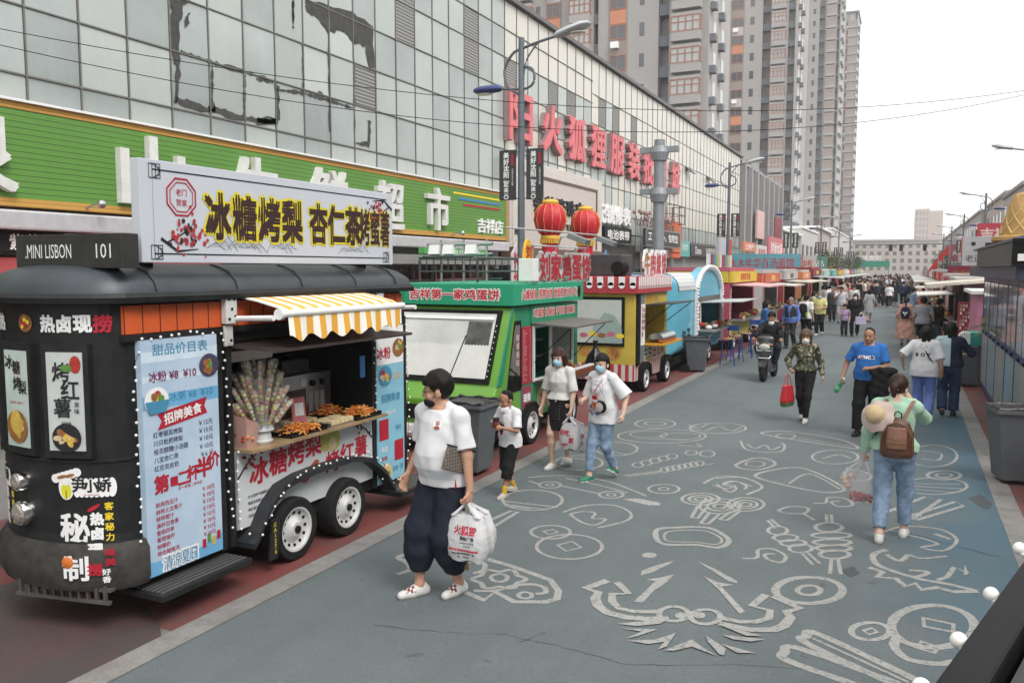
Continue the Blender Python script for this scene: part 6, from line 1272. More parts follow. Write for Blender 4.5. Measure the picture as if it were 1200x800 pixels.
for i in range(5):
 a, b = ys[i]+.065, ys[i+1]-.065
 w = MB().box(1.506, 1.516, a, b, 1.365, 2.325).build('window', KG, kk)
 MB().box(1.503, 1.53, (a+b)/2-.02, (a+b)/2+.02, 1.37, 2.32).build('bar', KB, w)
 MB().box(1.505, 1.525, a, b, .225, 1.235).build('lower_panel', mat('kiosk_panel_%d' % (i % 2), ((.22, .33, .36), (.34, .31, .3))[i % 2], .35, var=.35, scale=1.3, col2=((.35, .28, .25), (.15, .27, .34))[i % 2]), kk)
 for k in range(2): m = MB().box(1.48, 1.505, a+.2+k*.7, a+.32+k*.7, 1.27, 1.31).build('latch', matblk, kk)
MB().box(1.62, 3.9, 12.85, 12.87, 1.365, 2.325).build('end_window', KG, kk); MB().box(1.62, 3.9, 12.85, 12.87, .225, 1.235).build('end_panel', mat('kiosk_panel_0', 0), kk)
MB().box(1.27, 4.1, 12.5, 21.2, 2.45, 2.66).build('soffit', mat('kiosk_soffit', (.045, .055, .09), .5), kk, bevel=.01)
MB().box(1.45, 4.0, 12.6, 21.1, 2.66, 2.98).build('fascia', mat('kiosk_fascia', (.5, .48, .5), .5), kk, bevel=.01)
MB().box(1.32, 4.1, 12.5, 21.2, 2.98, 3.03).build('roof', mat('kiosk_roof', (.12, .14, .25), .4), kk)
sb = thing('display_board', 'dark brown grey display board with a black end box along the kiosk roof edge', 'sign', (1.27, 15.5, 2.66)); MB().box(1.22, 1.32, 12.4, 18.5, 2.67, 2.955).build('panel', mat('led_board', (.1, .085, .075), .7, var=.15, scale=4), sb); MB().box(1.205, 1.44, 12.28, 12.4, 2.66, 2.985).build('end_box', matblk, sb); MB().box(1.205, 1.41, 12.4, 18.55, 2.957, 2.985).box(1.205, 1.41, 12.4, 18.55, 2.64, 2.668).build('rim', dkgrey, sb)
MB().box(1.26, 1.37, 12.265, 12.28, 2.7, 2.79).build('notice', inkwht, sb)
cone = thing('ice_cream_cone', 'giant upside down waffle cone standing on the kiosk roof', 'model cone', (1.72, 16.5, 3.03))
wm = mat('waffle', (.4, .235, .07), .6, var=.15, bump=.2); cx, cy = 1.72, 16.5; KS = 1.18
prof = [(.33, 3.04), (.37, 3.07), (.36, 3.12), (.27, 3.15), (.235, 3.3), (.185, 3.5), (.13, 3.68), (.075, 3.745), (.01, 3.76)]
MB().lathe([(r*KS, 3.03+(z-3.03)*KS) for r, z in prof], (cx, cy, 0), seg=36).build('cone', wm, cone, smooth=True)
m = MB()
for s_ in (-1, 1):
 for k in range(9):
  P = []
  for j in range(9): f = j/8; z = 3.03+(.13+.56*f)*KS; r = (.268-.268*.55*f-.02*f*f)*KS; q = 2*math.pi*k/9+s_*f*1.6; P.append((cx+r*math.cos(q), cy+r*math.sin(q), z))
  m.tube(P, .02, 5)
m.build('waffle_ribs', mat('waffle_dark', (.52, .33, .12), .6), cone, smooth=True)
m = MB(); m.box(1.45, 3.4, 10.35, 11.15, .86, .9); m.box(1.5, 1.54, 10.4, 10.44, 0, .86).box(1.5, 1.54, 11.08, 11.12, 0, .86).box(3.3, 3.34, 10.3, 10.34, 0, .86).box(3.3, 3.34, 10.98, 11.02, 0, .86)
tag(m.build('work_table', steel), 'grey steel table cut by the right edge in front of the kiosk', 'table')
ce = thing('canopy_edge', 'black kiosk roof edge studded with round white bulbs, very close at the bottom right', 'roof edge', (.4, 1.0, 0))
A_ = Vector((.058, 1.31, 2.0)); d_ = Vector((.27, .963, 0)).normalized(); n_ = Vector((d_.y, -d_.x, 0))
def strip(m, a, b, o0, o1, z0, z1): m.obox(A_+d_*(a+b)/2+n_*(o0+o1)/2+Vector((0, 0, (z0+z1)/2-2.0)), d_*(b-a)/2, n_*(o1-o0)/2, Vector((0, 0, (z1-z0)/2)))
eb = mat('edge_black', (.009, .009, .011), .6, spec=.2, var=.3, scale=14)
m = MB(); strip(m, -.9, 2.4, 0, .062, 1.9, 2.0); m.build('front_beam', eb, ce, bevel=.006)
m = MB(); strip(m, -.9, 2.4, .062, .075, 1.88, 1.93); strip(m, -.9, 2.4, .075, .1, 1.9, 1.975); m.build('gutter', mat('edge_grey', (.03, .03, .033), .5, .2), ce)
m = MB(); strip(m, -.9, 2.4, .1, 1.25, 1.88, 1.94); m.build('roof', mat('edge_roof', (.012, .013, .016), .6, .0, var=.3), ce)
for a, o in ((-.8, 1.15), (2.3, 1.15), (-.8, .12), (2.3, .12)):
 m = MB(); p = A_+d_*a+n_*o; m.box(p.x-.04, p.x+.04, p.y-.04, p.y+.04, 0, 1.88); m.build('post', eb, ce)
for k, (bx, by) in enumerate(((-.04, 1.0), (.042, 1.309), (.1, 1.507), (.166, 1.753), (.246, 2.075), (.33, 2.38), (.41, 2.67))):
 p = Vector((bx, by, 2.0)); m = MB(); m.ball((p.x, p.y, 1.99), .014, 14, 10); o = m.build('bulb', bulbm, ce, smooth=True); m = MB(); m.tube([p+n_*.004-Vector((0, 0, .018)), p+n_*.012+Vector((0, 0, -.02))], .012, 8); m.build('socket', white, o)
# ---------------------------------------------------------------- right hand stalls and clutter beyond the kiosk
pk = thing('pink_stall', 'pink panelled stall with a teal lower box and white roll beyond the kiosk', 'stall', (2.1, 23, 0))
MB().box(1.55, 3.0, 22.6, 25.2, .1, 2.0).build('wall', mat('stall_pink', (.55, .2, .32), .5), pk); MB().box(1.4, 3.1, 22.5, 25.4, 2.0, 2.08).build('roof', white, pk)
tb = thing('teal_cabinet', 'teal and white drink cabinet with a white leaf mark in front of the pink stall', 'cabinet', (1.6, 21.6, 0))
MB().box(1.38, 2.05, 21.4, 22.2, 0, .55).build('base', mat('cab_white', (.5, .52, .52), .4), tb); MB().box(1.36, 2.07, 21.38, 22.2, .55, 1.15).build('upper', mat('cab_teal', (.02, .32, .28), .4), tb)
t = Txt((1.72, 21.38, .85), (1, 0, 0)); t.poly([(-.14, -.1), (-.08, .12), (.0, -.1)], .003).line('N', .12, .22, h=.1).rect(-.3, .3, -.26, -.2, .003); t.build('print', inkwht, tb)
m = MB(); m.cyl((1.28, 21.5, 1.0), (1.28, 21.9, 1.0), .16, .16, 18); tag(m.build('paper_roll', white, bevel=.02), 'white round drum beside the teal drink cabinet', 'drum')
sg = thing('shop_sign', 'small teal sign with a white N above the drink cabinet', 'sign', (1.9, 22.58, 1.3)); MB().box(1.72, 2.0, 22.55, 22.595, 1.3, 1.55).build('panel', mat('cab_teal', 0), sg); t = Txt((1.86, 22.55, 1.425), (1, 0, 0)); t.line('N', 0, 0, h=.14, bold=.03); t.build('letter', inkwht, sg)
for (x, y0, y1, z, l, lab, c) in ((1.25, 25.5, 29.5, 2.05, 2.2, 'long pale awning sloping over the road past the pink stall', (.56, .52, .44)), (1.3, 29.8, 31.3, 1.95, 2.0, 'grey brown awning slab next to the pale awning on the right', (.42, .38, .33))):
 t = thing('awning', lab, 'awning', (x+1, (y0+y1)/2, 0)); m = MB(); m.prism([(x-.75, z+.06), (x+l, z+.3), (x+l, z+.38), (x-.75, z+.12)], 1, y0, y1); m.build('canopy', mat('awn_%s' % lab[:5], c, .7), t)
 for yy in (y0+.1, y1-.1): m = MB(); m.cyl((x+.3, yy, 0), (x+.3, yy, z+.15), .03).cyl((x+l-.1, yy, 0), (x+l-.1, yy, z+.3), .03); m.build('post', dkgrey, t)
 MB().box(x+.15, x+.7, y0+.3, y1-.3, .05, .9).build('counter', blotch_mat('stall_blotch', [(.4, .08, .1), (.5, .35, .35), (.12, .08, .07), (.45, .4, .3)], 9), t)
MB().box(1.7, 2.6, 25.3, 25.4, .1, 1.9); 
rb_ = thing('rack', 'red framed rack of small packets under the pale awning', 'rack', (1.8, 25.6, 0)); MB().box(1.3, 1.95, 25.45, 25.7, .0, 1.7).build('frame', mat('rack_red', (.35, .05, .06), .5), rb_); t = Txt((1.62, 25.45, .85), (1, 0, 0)); 
for i in range(9):
 for j in range(16): t.rect(-.28+.064*i, -.235+.064*i, -.78+.1*j, -.71+.1*j, .004, (i*7+j*5) % 4)
t.build('packets', [fr, inkwht, fc, mat('packet_pink', (.5, .25, .3), .5)], rb_)
pp = thing('palm_plant', 'potted palm with long arching green leaves between the kiosk and the pink stall', 'plant', (1.75, 20.2, 0))
MB().lathe([(.01, 0), (.17, 0), (.22, .4), (.2, .4), (.18, .36), (.01, .36)], (1.75, 20.2, 0), seg=20).build('pot', mat('pot_brown', (.15, .08, .05), .7), pp, smooth=True)
m = MB(); m.tube([(1.75, 20.2, .36), (1.77, 20.2, .9), (1.75, 20.2, 1.35)], [.05, .04, .03], 8); m.build('trunk', mat('palm_trunk', (.14, .1, .06), .9), pp)
rd = random.Random(4); lf = mat('palm_leaf', (.1, .14, .035), .5, var=.4, col2=(.2, .2, .06))
for k in range(15):
 q = rd.uniform(0, 6.28); L_ = rd.uniform(.7, 1.05); el = rd.uniform(.5, 1.35); m = MB(); P = []
 for j in range(9): f = j/8; r = L_*f*math.cos(el)*(1+.3*f); P.append(Vector((1.75+r*math.cos(q), 20.2+r*math.sin(q), 1.33+L_*(math.sin(el)*f-.75*f*f))))
 m.tube(P, [.008*(1-.7*j/8) for j in range(9)], 4); side = Vector((-math.sin(q), math.cos(q), 0))
 for j in range(1, 9):
  for kk_ in range(3):
   f = (j-1+kk_/3)/8; a = P[j-1]+(P[j]-P[j-1])*(kk_/3); tg = (P[j]-P[j-1]).normalized()
   for s_ in (-1, 1):
    l_ = .24*(1-.5*f); e = a+side*s_*l_*.75+tg*l_*.6-Vector((0, 0, l_*.35)); w = tg*.013
    m.add([a-w, a+w, e], [(0, 1, 2)])
 m.build('frond', lf, pp)
def panel_sign(label, x, y, z0, z1, w, col, lines, ink, post=True, cat='sign'):
 s = thing('shop_sign', label, cat, (x, y, 0)); MB().box(x-w/2, x+w/2, y-.06, y+.06, z0, z1).build('panel', mat('ps_%s' % label[:22], col, .55), s); t = Txt((x, y-.06, (z0+z1)/2), (1, 0, 0))
 for ln in lines: t.line(*ln[:3], **ln[3])
 if lines: t.build('lettering', ink, s)
 if post: m = MB(); m.cyl((x, y, 0), (x, y, z0), .05); m.build('post', grey, s)
 return s
panel_sign('red billboard with a grid of pale characters beside the ice cream cone', 4.9, 57, 3.3, 5.3, 2.4, (.4, .03, .05), [('吉祥', -.3, .35, dict(h=.7, bold=.03)), ('商业街', -.3, -.45, dict(h=.4))], mat('ink_pink', 0))
panel_sign('white sign with black characters over the right row', 3.1, 46, 2.75, 4.15, 1.4, (.55, .56, .58), [('老边', -.2, -.35, dict(h=.35)), ('■', .45, .2, dict(h=.4)), ('●', -.25, .35, dict(h=.2))], inkblk)
panel_sign('faded pink sign beside the white sign over the right row', 3.75, 44, 2.7, 3.6, .8, (.55, .33, .34), [('烤串', 0, 0, dict(h=.3))], inkred)
panel_sign('dark red board with yellow lettering above the right trailers', 2.7, 44.8, 2.0, 2.75, 1.9, (.25, .02, .05), [('正宗糖葫芦', 0, 0, dict(h=.28, w=1.5))], mat('ink_ochre', 0))
for i, (y, x, c, s) in enumerate(((64, 4.6, (.5, .48, .46), '服饰'), (72, 5.0, (.2, .25, .3), '数码'), (80, 4.7, (.5, .1, .1), '小吃'), (90, 5, (.5, .45, .4), '饮品'), (100, 4.8, (.3, .08, .1), '火锅'), (112, 5, (.1, .12, .12), '网吧'))):
 panel_sign('%s upright sign far along the right pavement' % ('cream', 'slate', 'red', 'beige', 'wine', 'black')[i], x, y, 3.2+.2*(i % 3), 5.2+.3*(i % 2), 1.3, c, [(s, 0, 0, dict(h=.5))], inkwht if c[0] < .4 or c[1] < .2 else inkred)
for i, (y, x, c, s) in enumerate(((52, -8.0, (.12, .35, .42), '水木年华百汤面馆'), (66, -8.2, (.5, .12, .1), '川味'), (74, -8, (.48, .47, .44), '烧烤'), (86, -8.1, (.1, .25, .2), '甜品'), (96, -8.2, (.5, .35, .1), '炸串'))):
 panel_sign('%s board on posts behind the left trailers' % ('teal', 'brick red', 'off white', 'dark green', 'ochre')[i], x, y, 2.4, 3.5+.1*i, 4.6 if i == 0 else 2.2, c, [(s, 0, 0, dict(h=.6, w=3.8 if i == 0 else 1.6))], inkred if i in (0, 2) else inkwht)
fs = thing('roof_flags', 'row of white, maroon, blue and green upright roof panels beyond the blue caravan', 'sign', (-5.4, 26.5, 2.5))
for k in range(9): MB().box(-5.42, -5.36, 24.9+.42*k, 25.22+.42*k, 2.58, 3.05).build('panel', mat('flag_%d' % (k % 4), ((.6, .6, .6), (.25, .05, .07), (.1, .25, .4), (.35, .42, .1))[k % 4], .6), fs)
MB().box(-5.4, -5.37, 24.8, 28.8, 2.55, 2.58).build('rail', steel, fs); 
for yy in (24.9, 28.7): MB().box(-5.41, -5.36, yy, yy+.05, 2.4, 2.55).build('foot', steel, fs)
cs = thing('shop_sign', 'grey, red and white cube sign on a post behind the blue caravan', 'sign', (-8.9, 45.5, 0)); MB().box(-9.0, -8.8, 43.4, 45.6, 3.1, 4.2).build('grey_panel', mat('cs_grey', (.45, .46, .5), .5), cs); MB().box(-9.0, -8.8, 45.6, 46.8, 3.1, 4.2).build('red_panel', red, cs); MB().cyl((-8.9, 45.4, 0), (-8.9, 45.4, 3.1), .07).build('post', grey, cs)
g1 = thing('traffic_gantry', 'grey mast with traffic signals hanging over the far end of the street', 'traffic light', (4.6, 135, 0)); MB().cyl((4.6, 135, 0), (4.6, 135, 6.4), .14).cyl((4.6, 135, 6.2), (-7, 135, 6.2), .1).build('mast', grey, g1)
for x in (-2.3, -.9, 2.2): MB().box(x-.25, x+.25, 134.8, 135.2, 5.2, 6.1).build('signal', matblk, g1)
g2 = thing('road_sign', 'green road sign with white lettering on a frame far down the street', 'sign', (-7, 150, 0)); MB().box(-8.2, -2.6, 149.9, 150.1, 2.9, 3.9).build('panel', mat('sign_roadgreen', (.04, .3, .2), .5), g2); t = Txt((-6.4, 149.9, 4.4), (1, 0, 0)); t.line('夜市美食街', 0, .0, h=.9, w=5, bold=.03); t.build('lettering', inkwht, g2); MB().box(-8.1, -8, 149.95, 150.05, 0, 2.9).box(-2.8, -2.7, 149.95, 150.05, 0, 2.9).build('legs', grey, g2)
for i, (x, y, z) in enumerate(((2.2, 74, 3.2), (3.0, 75, 4.3), (2.7, 77, 3.9))):
 f_ = thing('flag', ('lowest red pennant flag above the right crowd', 'highest red flag above the right crowd', 'middle red flag above the right crowd')[i], 'flag', (x, y, 0)); m = MB(); m.prism([(x-.7, z-.75), (x, z-.6), (x, z+.2), (x-.2, z+.05)], 1, y-.02, y+.02); m.build('cloth', mat('flag_red', (.42, .02, .03), .7), f_); MB().cyl((x, y, 0), (x, y, z+.3), .03).build('pole', steel, f_)
def tree(label, x, y, h, r, seed):
 t = thing('street_tree', label, 'tree', (x, y, 0)); rd = random.Random(seed); m = MB(); m.tube([(x, y, 0), (x+.05, y, h*.3), (x, y, h*.6)], [.13, .1, .06], 8)
 for k in range(6): q = rd.uniform(0, 6.28); m.tube([(x, y, h*.4+.05*k), (x+r*.6*math.cos(q), y+r*.6*math.sin(q), h*.6+.1*k)], [.05, .015], 5)
 m.build('trunk', mat('bark', (.08, .06, .045), .9), t); m = MB()
 cl = [(rd.gauss(0, .45), rd.gauss(0, .45), rd.gauss(0, .38)) for _ in range(16)]
 for k in range(1400):
  c = rd.choice(cl); p = Vector((x+r*(c[0]+rd.gauss(0, .2)), y+r*(c[1]+rd.gauss(0, .2)), h*.72+r*(c[2]+rd.gauss(0, .18)))); a = Vector((rd.gauss(0, 1), rd.gauss(0, 1), rd.gauss(0, 1))).normalized()*.09; b = a.cross(Vector((rd.gauss(0, 1), rd.gauss(0, 1), rd.gauss(0, 1)))).normalized()*.05
  m.add([p-a, p+b, p+a, p-b], [(0, 1, 2, 3)], k % 2)
 m.build('crown', [mat('leaf_dark', (.04, .075, .025), .6, var=.3), mat('leaf_light', (.075, .115, .035), .6, var=.3)], t)
for i, (x, y, h, r) in enumerate(((-7.4, 92, 4.2, 1.3), (-7.5, 118, 4.6, 1.5), (-7.2, 140, 5, 1.6), (4.4, 118, 4.8, 1.4))): tree(('small green tree among the far left stalls', 'rounded green tree farther down the left pavement', 'last green tree before the street end on the left', 'green tree far down the right pavement')[i], x, y, h, r, 40+i)
# ---------------------------------------------------------------- people: one continuous surface each, grown from a distance field
BIG = .12
def n3(*a): return np.array(a, float)
def rotm(yaw=0, pitch=0, roll=0):
 cy, sy, cp, sp, cr, sr = math.cos(R(yaw)), math.sin(R(yaw)), math.cos(R(pitch)), math.sin(R(pitch)), math.cos(R(roll)), math.sin(R(roll))
 return np.array([[cy, -sy, 0], [sy, cy, 0], [0, 0, 1]]) @ np.array([[1, 0, 0], [0, cp, -sp], [0, sp, cp]]) @ np.array([[cr, 0, sr], [0, 1, 0], [-sr, 0, cr]])
class Field:
 def __init__(s): s.p = []
 def cap(s, a, b, r1, r2=None, k=.02, cuts=(), sq=None):
  a, b = np.array(a, float), np.array(b, float); r2 = r1 if r2 is None else r2; r = max(r1, r2)
  def f(P):
   ba = b-a; pa = P-a; t = np.clip((pa @ ba)/max(ba @ ba, 1e-9), 0, 1)
   return np.linalg.norm(pa-t[..., None]*ba, axis=-1)-(r1+(r2-r1)*t)
  s.p.append((f, np.minimum(a, b)-r, np.maximum(a, b)+r, k, cuts)); return s
 def ell(s, c, rad, M=None, k=.02, cuts=(), sub=False):
  c, rad = np.array(c, float), np.array(rad, float); M = np.eye(3) if M is None else M; r = rad.max()
  def f(P):
   q = ((P-c) @ M)/rad; k0 = np.linalg.norm(q, axis=-1); k1 = np.linalg.norm(q/rad, axis=-1)+1e-9; return k0*(k0-1)/k1
  s.p.append((f, c-r, c+r, -k if sub else k, cuts)); return s
 def prof(s, prof, M, o, z0, z1, inf=0., k=.02, amp=0., freq=40., cuts=()):
  """stack of elliptical sections (z, half width, half depth, centre y) in a frame M about point o"""
  pr = np.array(prof, float); o = np.array(o, float); r = pr[:, 1:3].max()+inf+.03
  lo = np.array([-r, -r-.06, z0-.03]); hi = np.array([r, r+.06, z1+.03]); cor = np.array([[x, y, z] for x in (lo[0], hi[0]) for y in (lo[1], hi[1]) for z in (lo[2], hi[2])])
  cor = (cor-o) @ M.T+o
  def f(P):
   q = (P-o) @ M+o; z = np.clip(q[..., 2], pr[0, 0], pr[-1, 0]); a = np.interp(z, pr[:, 0], pr[:, 1])+inf; b = np.interp(z, pr[:, 0], pr[:, 2])+inf; cy = np.interp(z, pr[:, 0], pr[:, 3])
   x, y = q[..., 0], q[..., 1]-cy
   n_ = np.sqrt((x/a)**2+(y/b)**2)+1e-9; d = (n_-1)*np.sqrt(x*x+y*y)/n_
   d = np.where(n_ < .2, -np.minimum(a, b)*.8, d)
   if amp: ang = np.arctan2(y, x); d = d+amp*(np.sin(ang*9+q[..., 2]*11)+.7*np.sin(ang*5-q[..., 2]*23+1.3)+.6*np.sin(q[..., 2]*freq+3*np.sin(ang*2)))
   return np.maximum(d, np.maximum(z0-q[..., 2], q[..., 2]-z1))
  s.p.append((f, cor.min(0), cor.max(0), k, cuts)); return s
 def mesh(s, vox, fold=0.):
  lo = np.min([p[1] for p in s.p if p[3] > 0], axis=0)-3*vox; hi = np.max([p[2] for p in s.p if p[3] > 0], axis=0)+3*vox
  n = np.ceil((hi-lo)/vox).astype(int)+1; D = np.full(n, BIG, np.float32); ax = [lo[i]+vox*np.arange(n[i]) for i in range(3)]
  for f, a, b, k, cuts in s.p:
   i0 = np.maximum(0, np.floor((a-lo-abs(k)-2*vox)/vox).astype(int)); i1 = np.minimum(n, np.ceil((b-lo+abs(k)+2*vox)/vox).astype(int)+1)
   if (i1 <= i0).any(): continue
   sl = tuple(slice(i0[i], i1[i]) for i in range(3)); P = np.stack(np.meshgrid(*[ax[i][sl[i]] for i in range(3)], indexing='ij'), -1)
   d = f(P)
   for cp, cn in cuts: d = np.maximum(d, (P-np.array(cp)) @ np.array(cn))
   if fold and k > 0: d = d+fold*(np.sin(P[..., 0]*37+P[..., 2]*21+2*np.sin(P[..., 1]*19))+np.sin(P[..., 2]*47-P[..., 0]*23+1.7*np.sin(P[..., 1]*31))+1.6*(np.abs(np.sin(P[..., 2]*16+P[..., 0]*9+1.5*np.sin(P[..., 1]*13+P[..., 0]*8)))-.64))
   g = D[sl]
   if k < 0: D[sl] = np.maximum(g, -d); continue
   h = np.clip(.5+.5*(g-d)/k, 0, 1); D[sl] = np.where(np.abs(g-d) < k, g+(d-g)*h-k*h*(1-h), np.minimum(g, d))
  return nets(D, lo, vox)
def nets(D, lo, vox):
 S_ = D < 0; c = np.zeros(tuple(np.array(D.shape)-1), np.int8)
 n0, n1, n2 = D.shape
 off = [(i, j, k) for i in (0, 1) for j in (0, 1) for k in (0, 1)]
 for i, j, k in off: c += S_[i:n0-1+i, j:n1-1+j, k:n2-1+k]
 act = np.argwhere((c > 0) & (c < 8)); idx = np.full(c.shape, -1, np.int32); idx[act[:, 0], act[:, 1], act[:, 2]] = np.arange(len(act))
 acc = np.zeros((len(act), 3)); cnt = np.zeros(len(act))
 cv = {o: D[act[:, 0]+o[0], act[:, 1]+o[1], act[:, 2]+o[2]] for o in off}
 for a in off:
  for d in range(3):
   if a[d]: continue
   b = list(a); b[d] = 1; b = tuple(b); va, vb = cv[a], cv[b]; m = (va < 0) != (vb < 0)
   t = np.where(m, va/np.where(m, va-vb, 1), 0); p = np.tile(np.array(a, float), (len(act), 1)); p[:, d] = t; acc[m] += p[m]; cnt[m] += 1
 v = lo+vox*(act+acc/np.maximum(cnt, 1)[:, None]); fs = []
 for d in range(3):
  e = [(1, 2), (2, 0), (0, 1)][d]; s0 = [slice(0, n0), slice(0, n1), slice(0, n2)]; s1 = list(s0); s0[d] = slice(0, D.shape[d]-1); s1[d] = slice(1, D.shape[d])
  A, B = S_[tuple(s0)], S_[tuple(s1)]; ch = np.argwhere(A != B)
  ok = (ch[:, e[0]] > 0) & (ch[:, e[1]] > 0) & (ch[:, e[0]] < D.shape[e[0]]-1) & (ch[:, e[1]] < D.shape[e[1]]-1); ch = ch[ok]
  if not len(ch): continue
  fl = A[ch[:, 0], ch[:, 1], ch[:, 2]]; q = []
  for u, w in ((-1, -1), (0, -1), (0, 0), (-1, 0)): t = ch.copy(); t[:, e[0]] += u; t[:, e[1]] += w; q.append(idx[t[:, 0], t[:, 1], t[:, 2]])
  q = np.stack(q, 1); q[~fl] = q[~fl][:, ::-1]; fs.append(q)
 return v, np.concatenate(fs)
def skinmesh(name, vf, mats, parent, scale, region=None, smooth_it=1):
 v, f = vf
 me = bpy.data.meshes.new(name); me.from_pydata((v*scale).tolist(), [], f.tolist())
 for m in (mats if isinstance(mats, (list, tuple)) else [mats]): me.materials.append(m)
 if region is not None:
  c = v[f].mean(1); mi = np.zeros(len(f), np.int32)
  for fn, i in region: mi[fn(c)] = i
  me.polygons.foreach_set('material_index', mi)
 me.polygons.foreach_set('use_smooth', [True]*len(f)); me.update()
 o = bpy.data.objects.new(name, me); C.objects.link(o); o.parent = parent
 return o
def ik(a, b, l1, l2, hint):
 a, b, hint = np.array(a, float), np.array(b, float), np.array(hint, float); d = b-a; L = np.linalg.norm(d)
 if L > (l1+l2)*.999: b = a+d/L*(l1+l2)*.999; d = b-a; L = np.linalg.norm(d)
 u = d/L; x = (l1*l1-l2*l2+L*L)/(2*L); h = math.sqrt(max(l1*l1-x*x, 0)); p = hint-u*(hint @ u); p /= np.linalg.norm(p)+1e-9
 return a+u*x+p*h, b
SK = [mat('skin_%d' % i, c, .5, var=.1, scale=25) for i, c in enumerate(((.55, .33, .235), (.48, .27, .18), (.36, .185, .115), (.6, .39, .3)))]
HB = mat('hair_black', (.008, .007, .006), .55, var=.4, scale=60, bump=.3, bscale=70, spec=.2); HBR = mat('hair_brown', (.035, .014, .008), .5, spec=.25, var=.5, scale=50, bump=.35, bscale=70); HCU = mat('hair_curly', (.09, .045, .025), .6, var=.5, scale=40, bump=.5, bscale=50)
eyem = mat('eye_dark', (.012, .01, .01), .2); lipm = mat('lip', (.3, .09, .08), .45); MASK = mat('mask_blue', (.3, .5, .6), .8, var=.05); MASKW = mat('mask_white', (.66, .66, .66), .8, var=.05)
def cloth(name, col, var=.1, **k):
 m = mat(name, col, .85, var=var, scale=k.pop('scale', 9), spec=.25, bump=k.pop('bump', .1), bscale=180, **k)
 n = m.node_tree.nodes; L = m.node_tree.links; b = n['Principled BSDF']
 if 'folds' not in n:
  tc = n.new('ShaderNodeTexCoord'); mp = n.new('ShaderNodeMapping'); mp.inputs['Rotation'].default_value = (.5, .6, .2); mp.inputs['Scale'].default_value = (1.5, 1.2, .55); L.new(tc.outputs['Object'], mp.inputs[0])
  z = n.new('ShaderNodeTexNoise'); z.name = 'folds'; z.noise_type = 'RIDGED_MULTIFRACTAL'; z.inputs['Scale'].default_value = 5.5; z.inputs['Detail'].default_value = 2.5; z.inputs['Distortion'].default_value = .5; L.new(mp.outputs[0], z.inputs['Vector'])
  bp = n.new('ShaderNodeBump'); bp.inputs['Strength'].default_value = .6; bp.inputs['Distance'].default_value = .03; L.new(z.outputs['Fac'], bp.inputs['Height'])
  old = b.inputs['Normal'].links
  if old: L.new(old[0].from_socket, bp.inputs['Normal'])
  L.new(bp.outputs[0], b.inputs['Normal'])
 return m
MALE = [(.84, .13, .105, -.01), (.92, .168, .118, -.015), (1.0, .158, .112, -.0), (1.1, .148, .108, .005), (1.25, .166, .118, 0), (1.34, .17, .108, -.008), (1.40, .135, .085, -.012), (1.44, .075, .065, -.01)]
FEM = [(.84, .13, .11, -.01), (.92, .172, .122, -.02), (1.0, .158, .108, -.005), (1.09, .128, .098, .0), (1.24, .148, .118, .008), (1.33, .148, .1, -.005), (1.39, .12, .078, -.012), (1.43, .065, .06, -.01)]
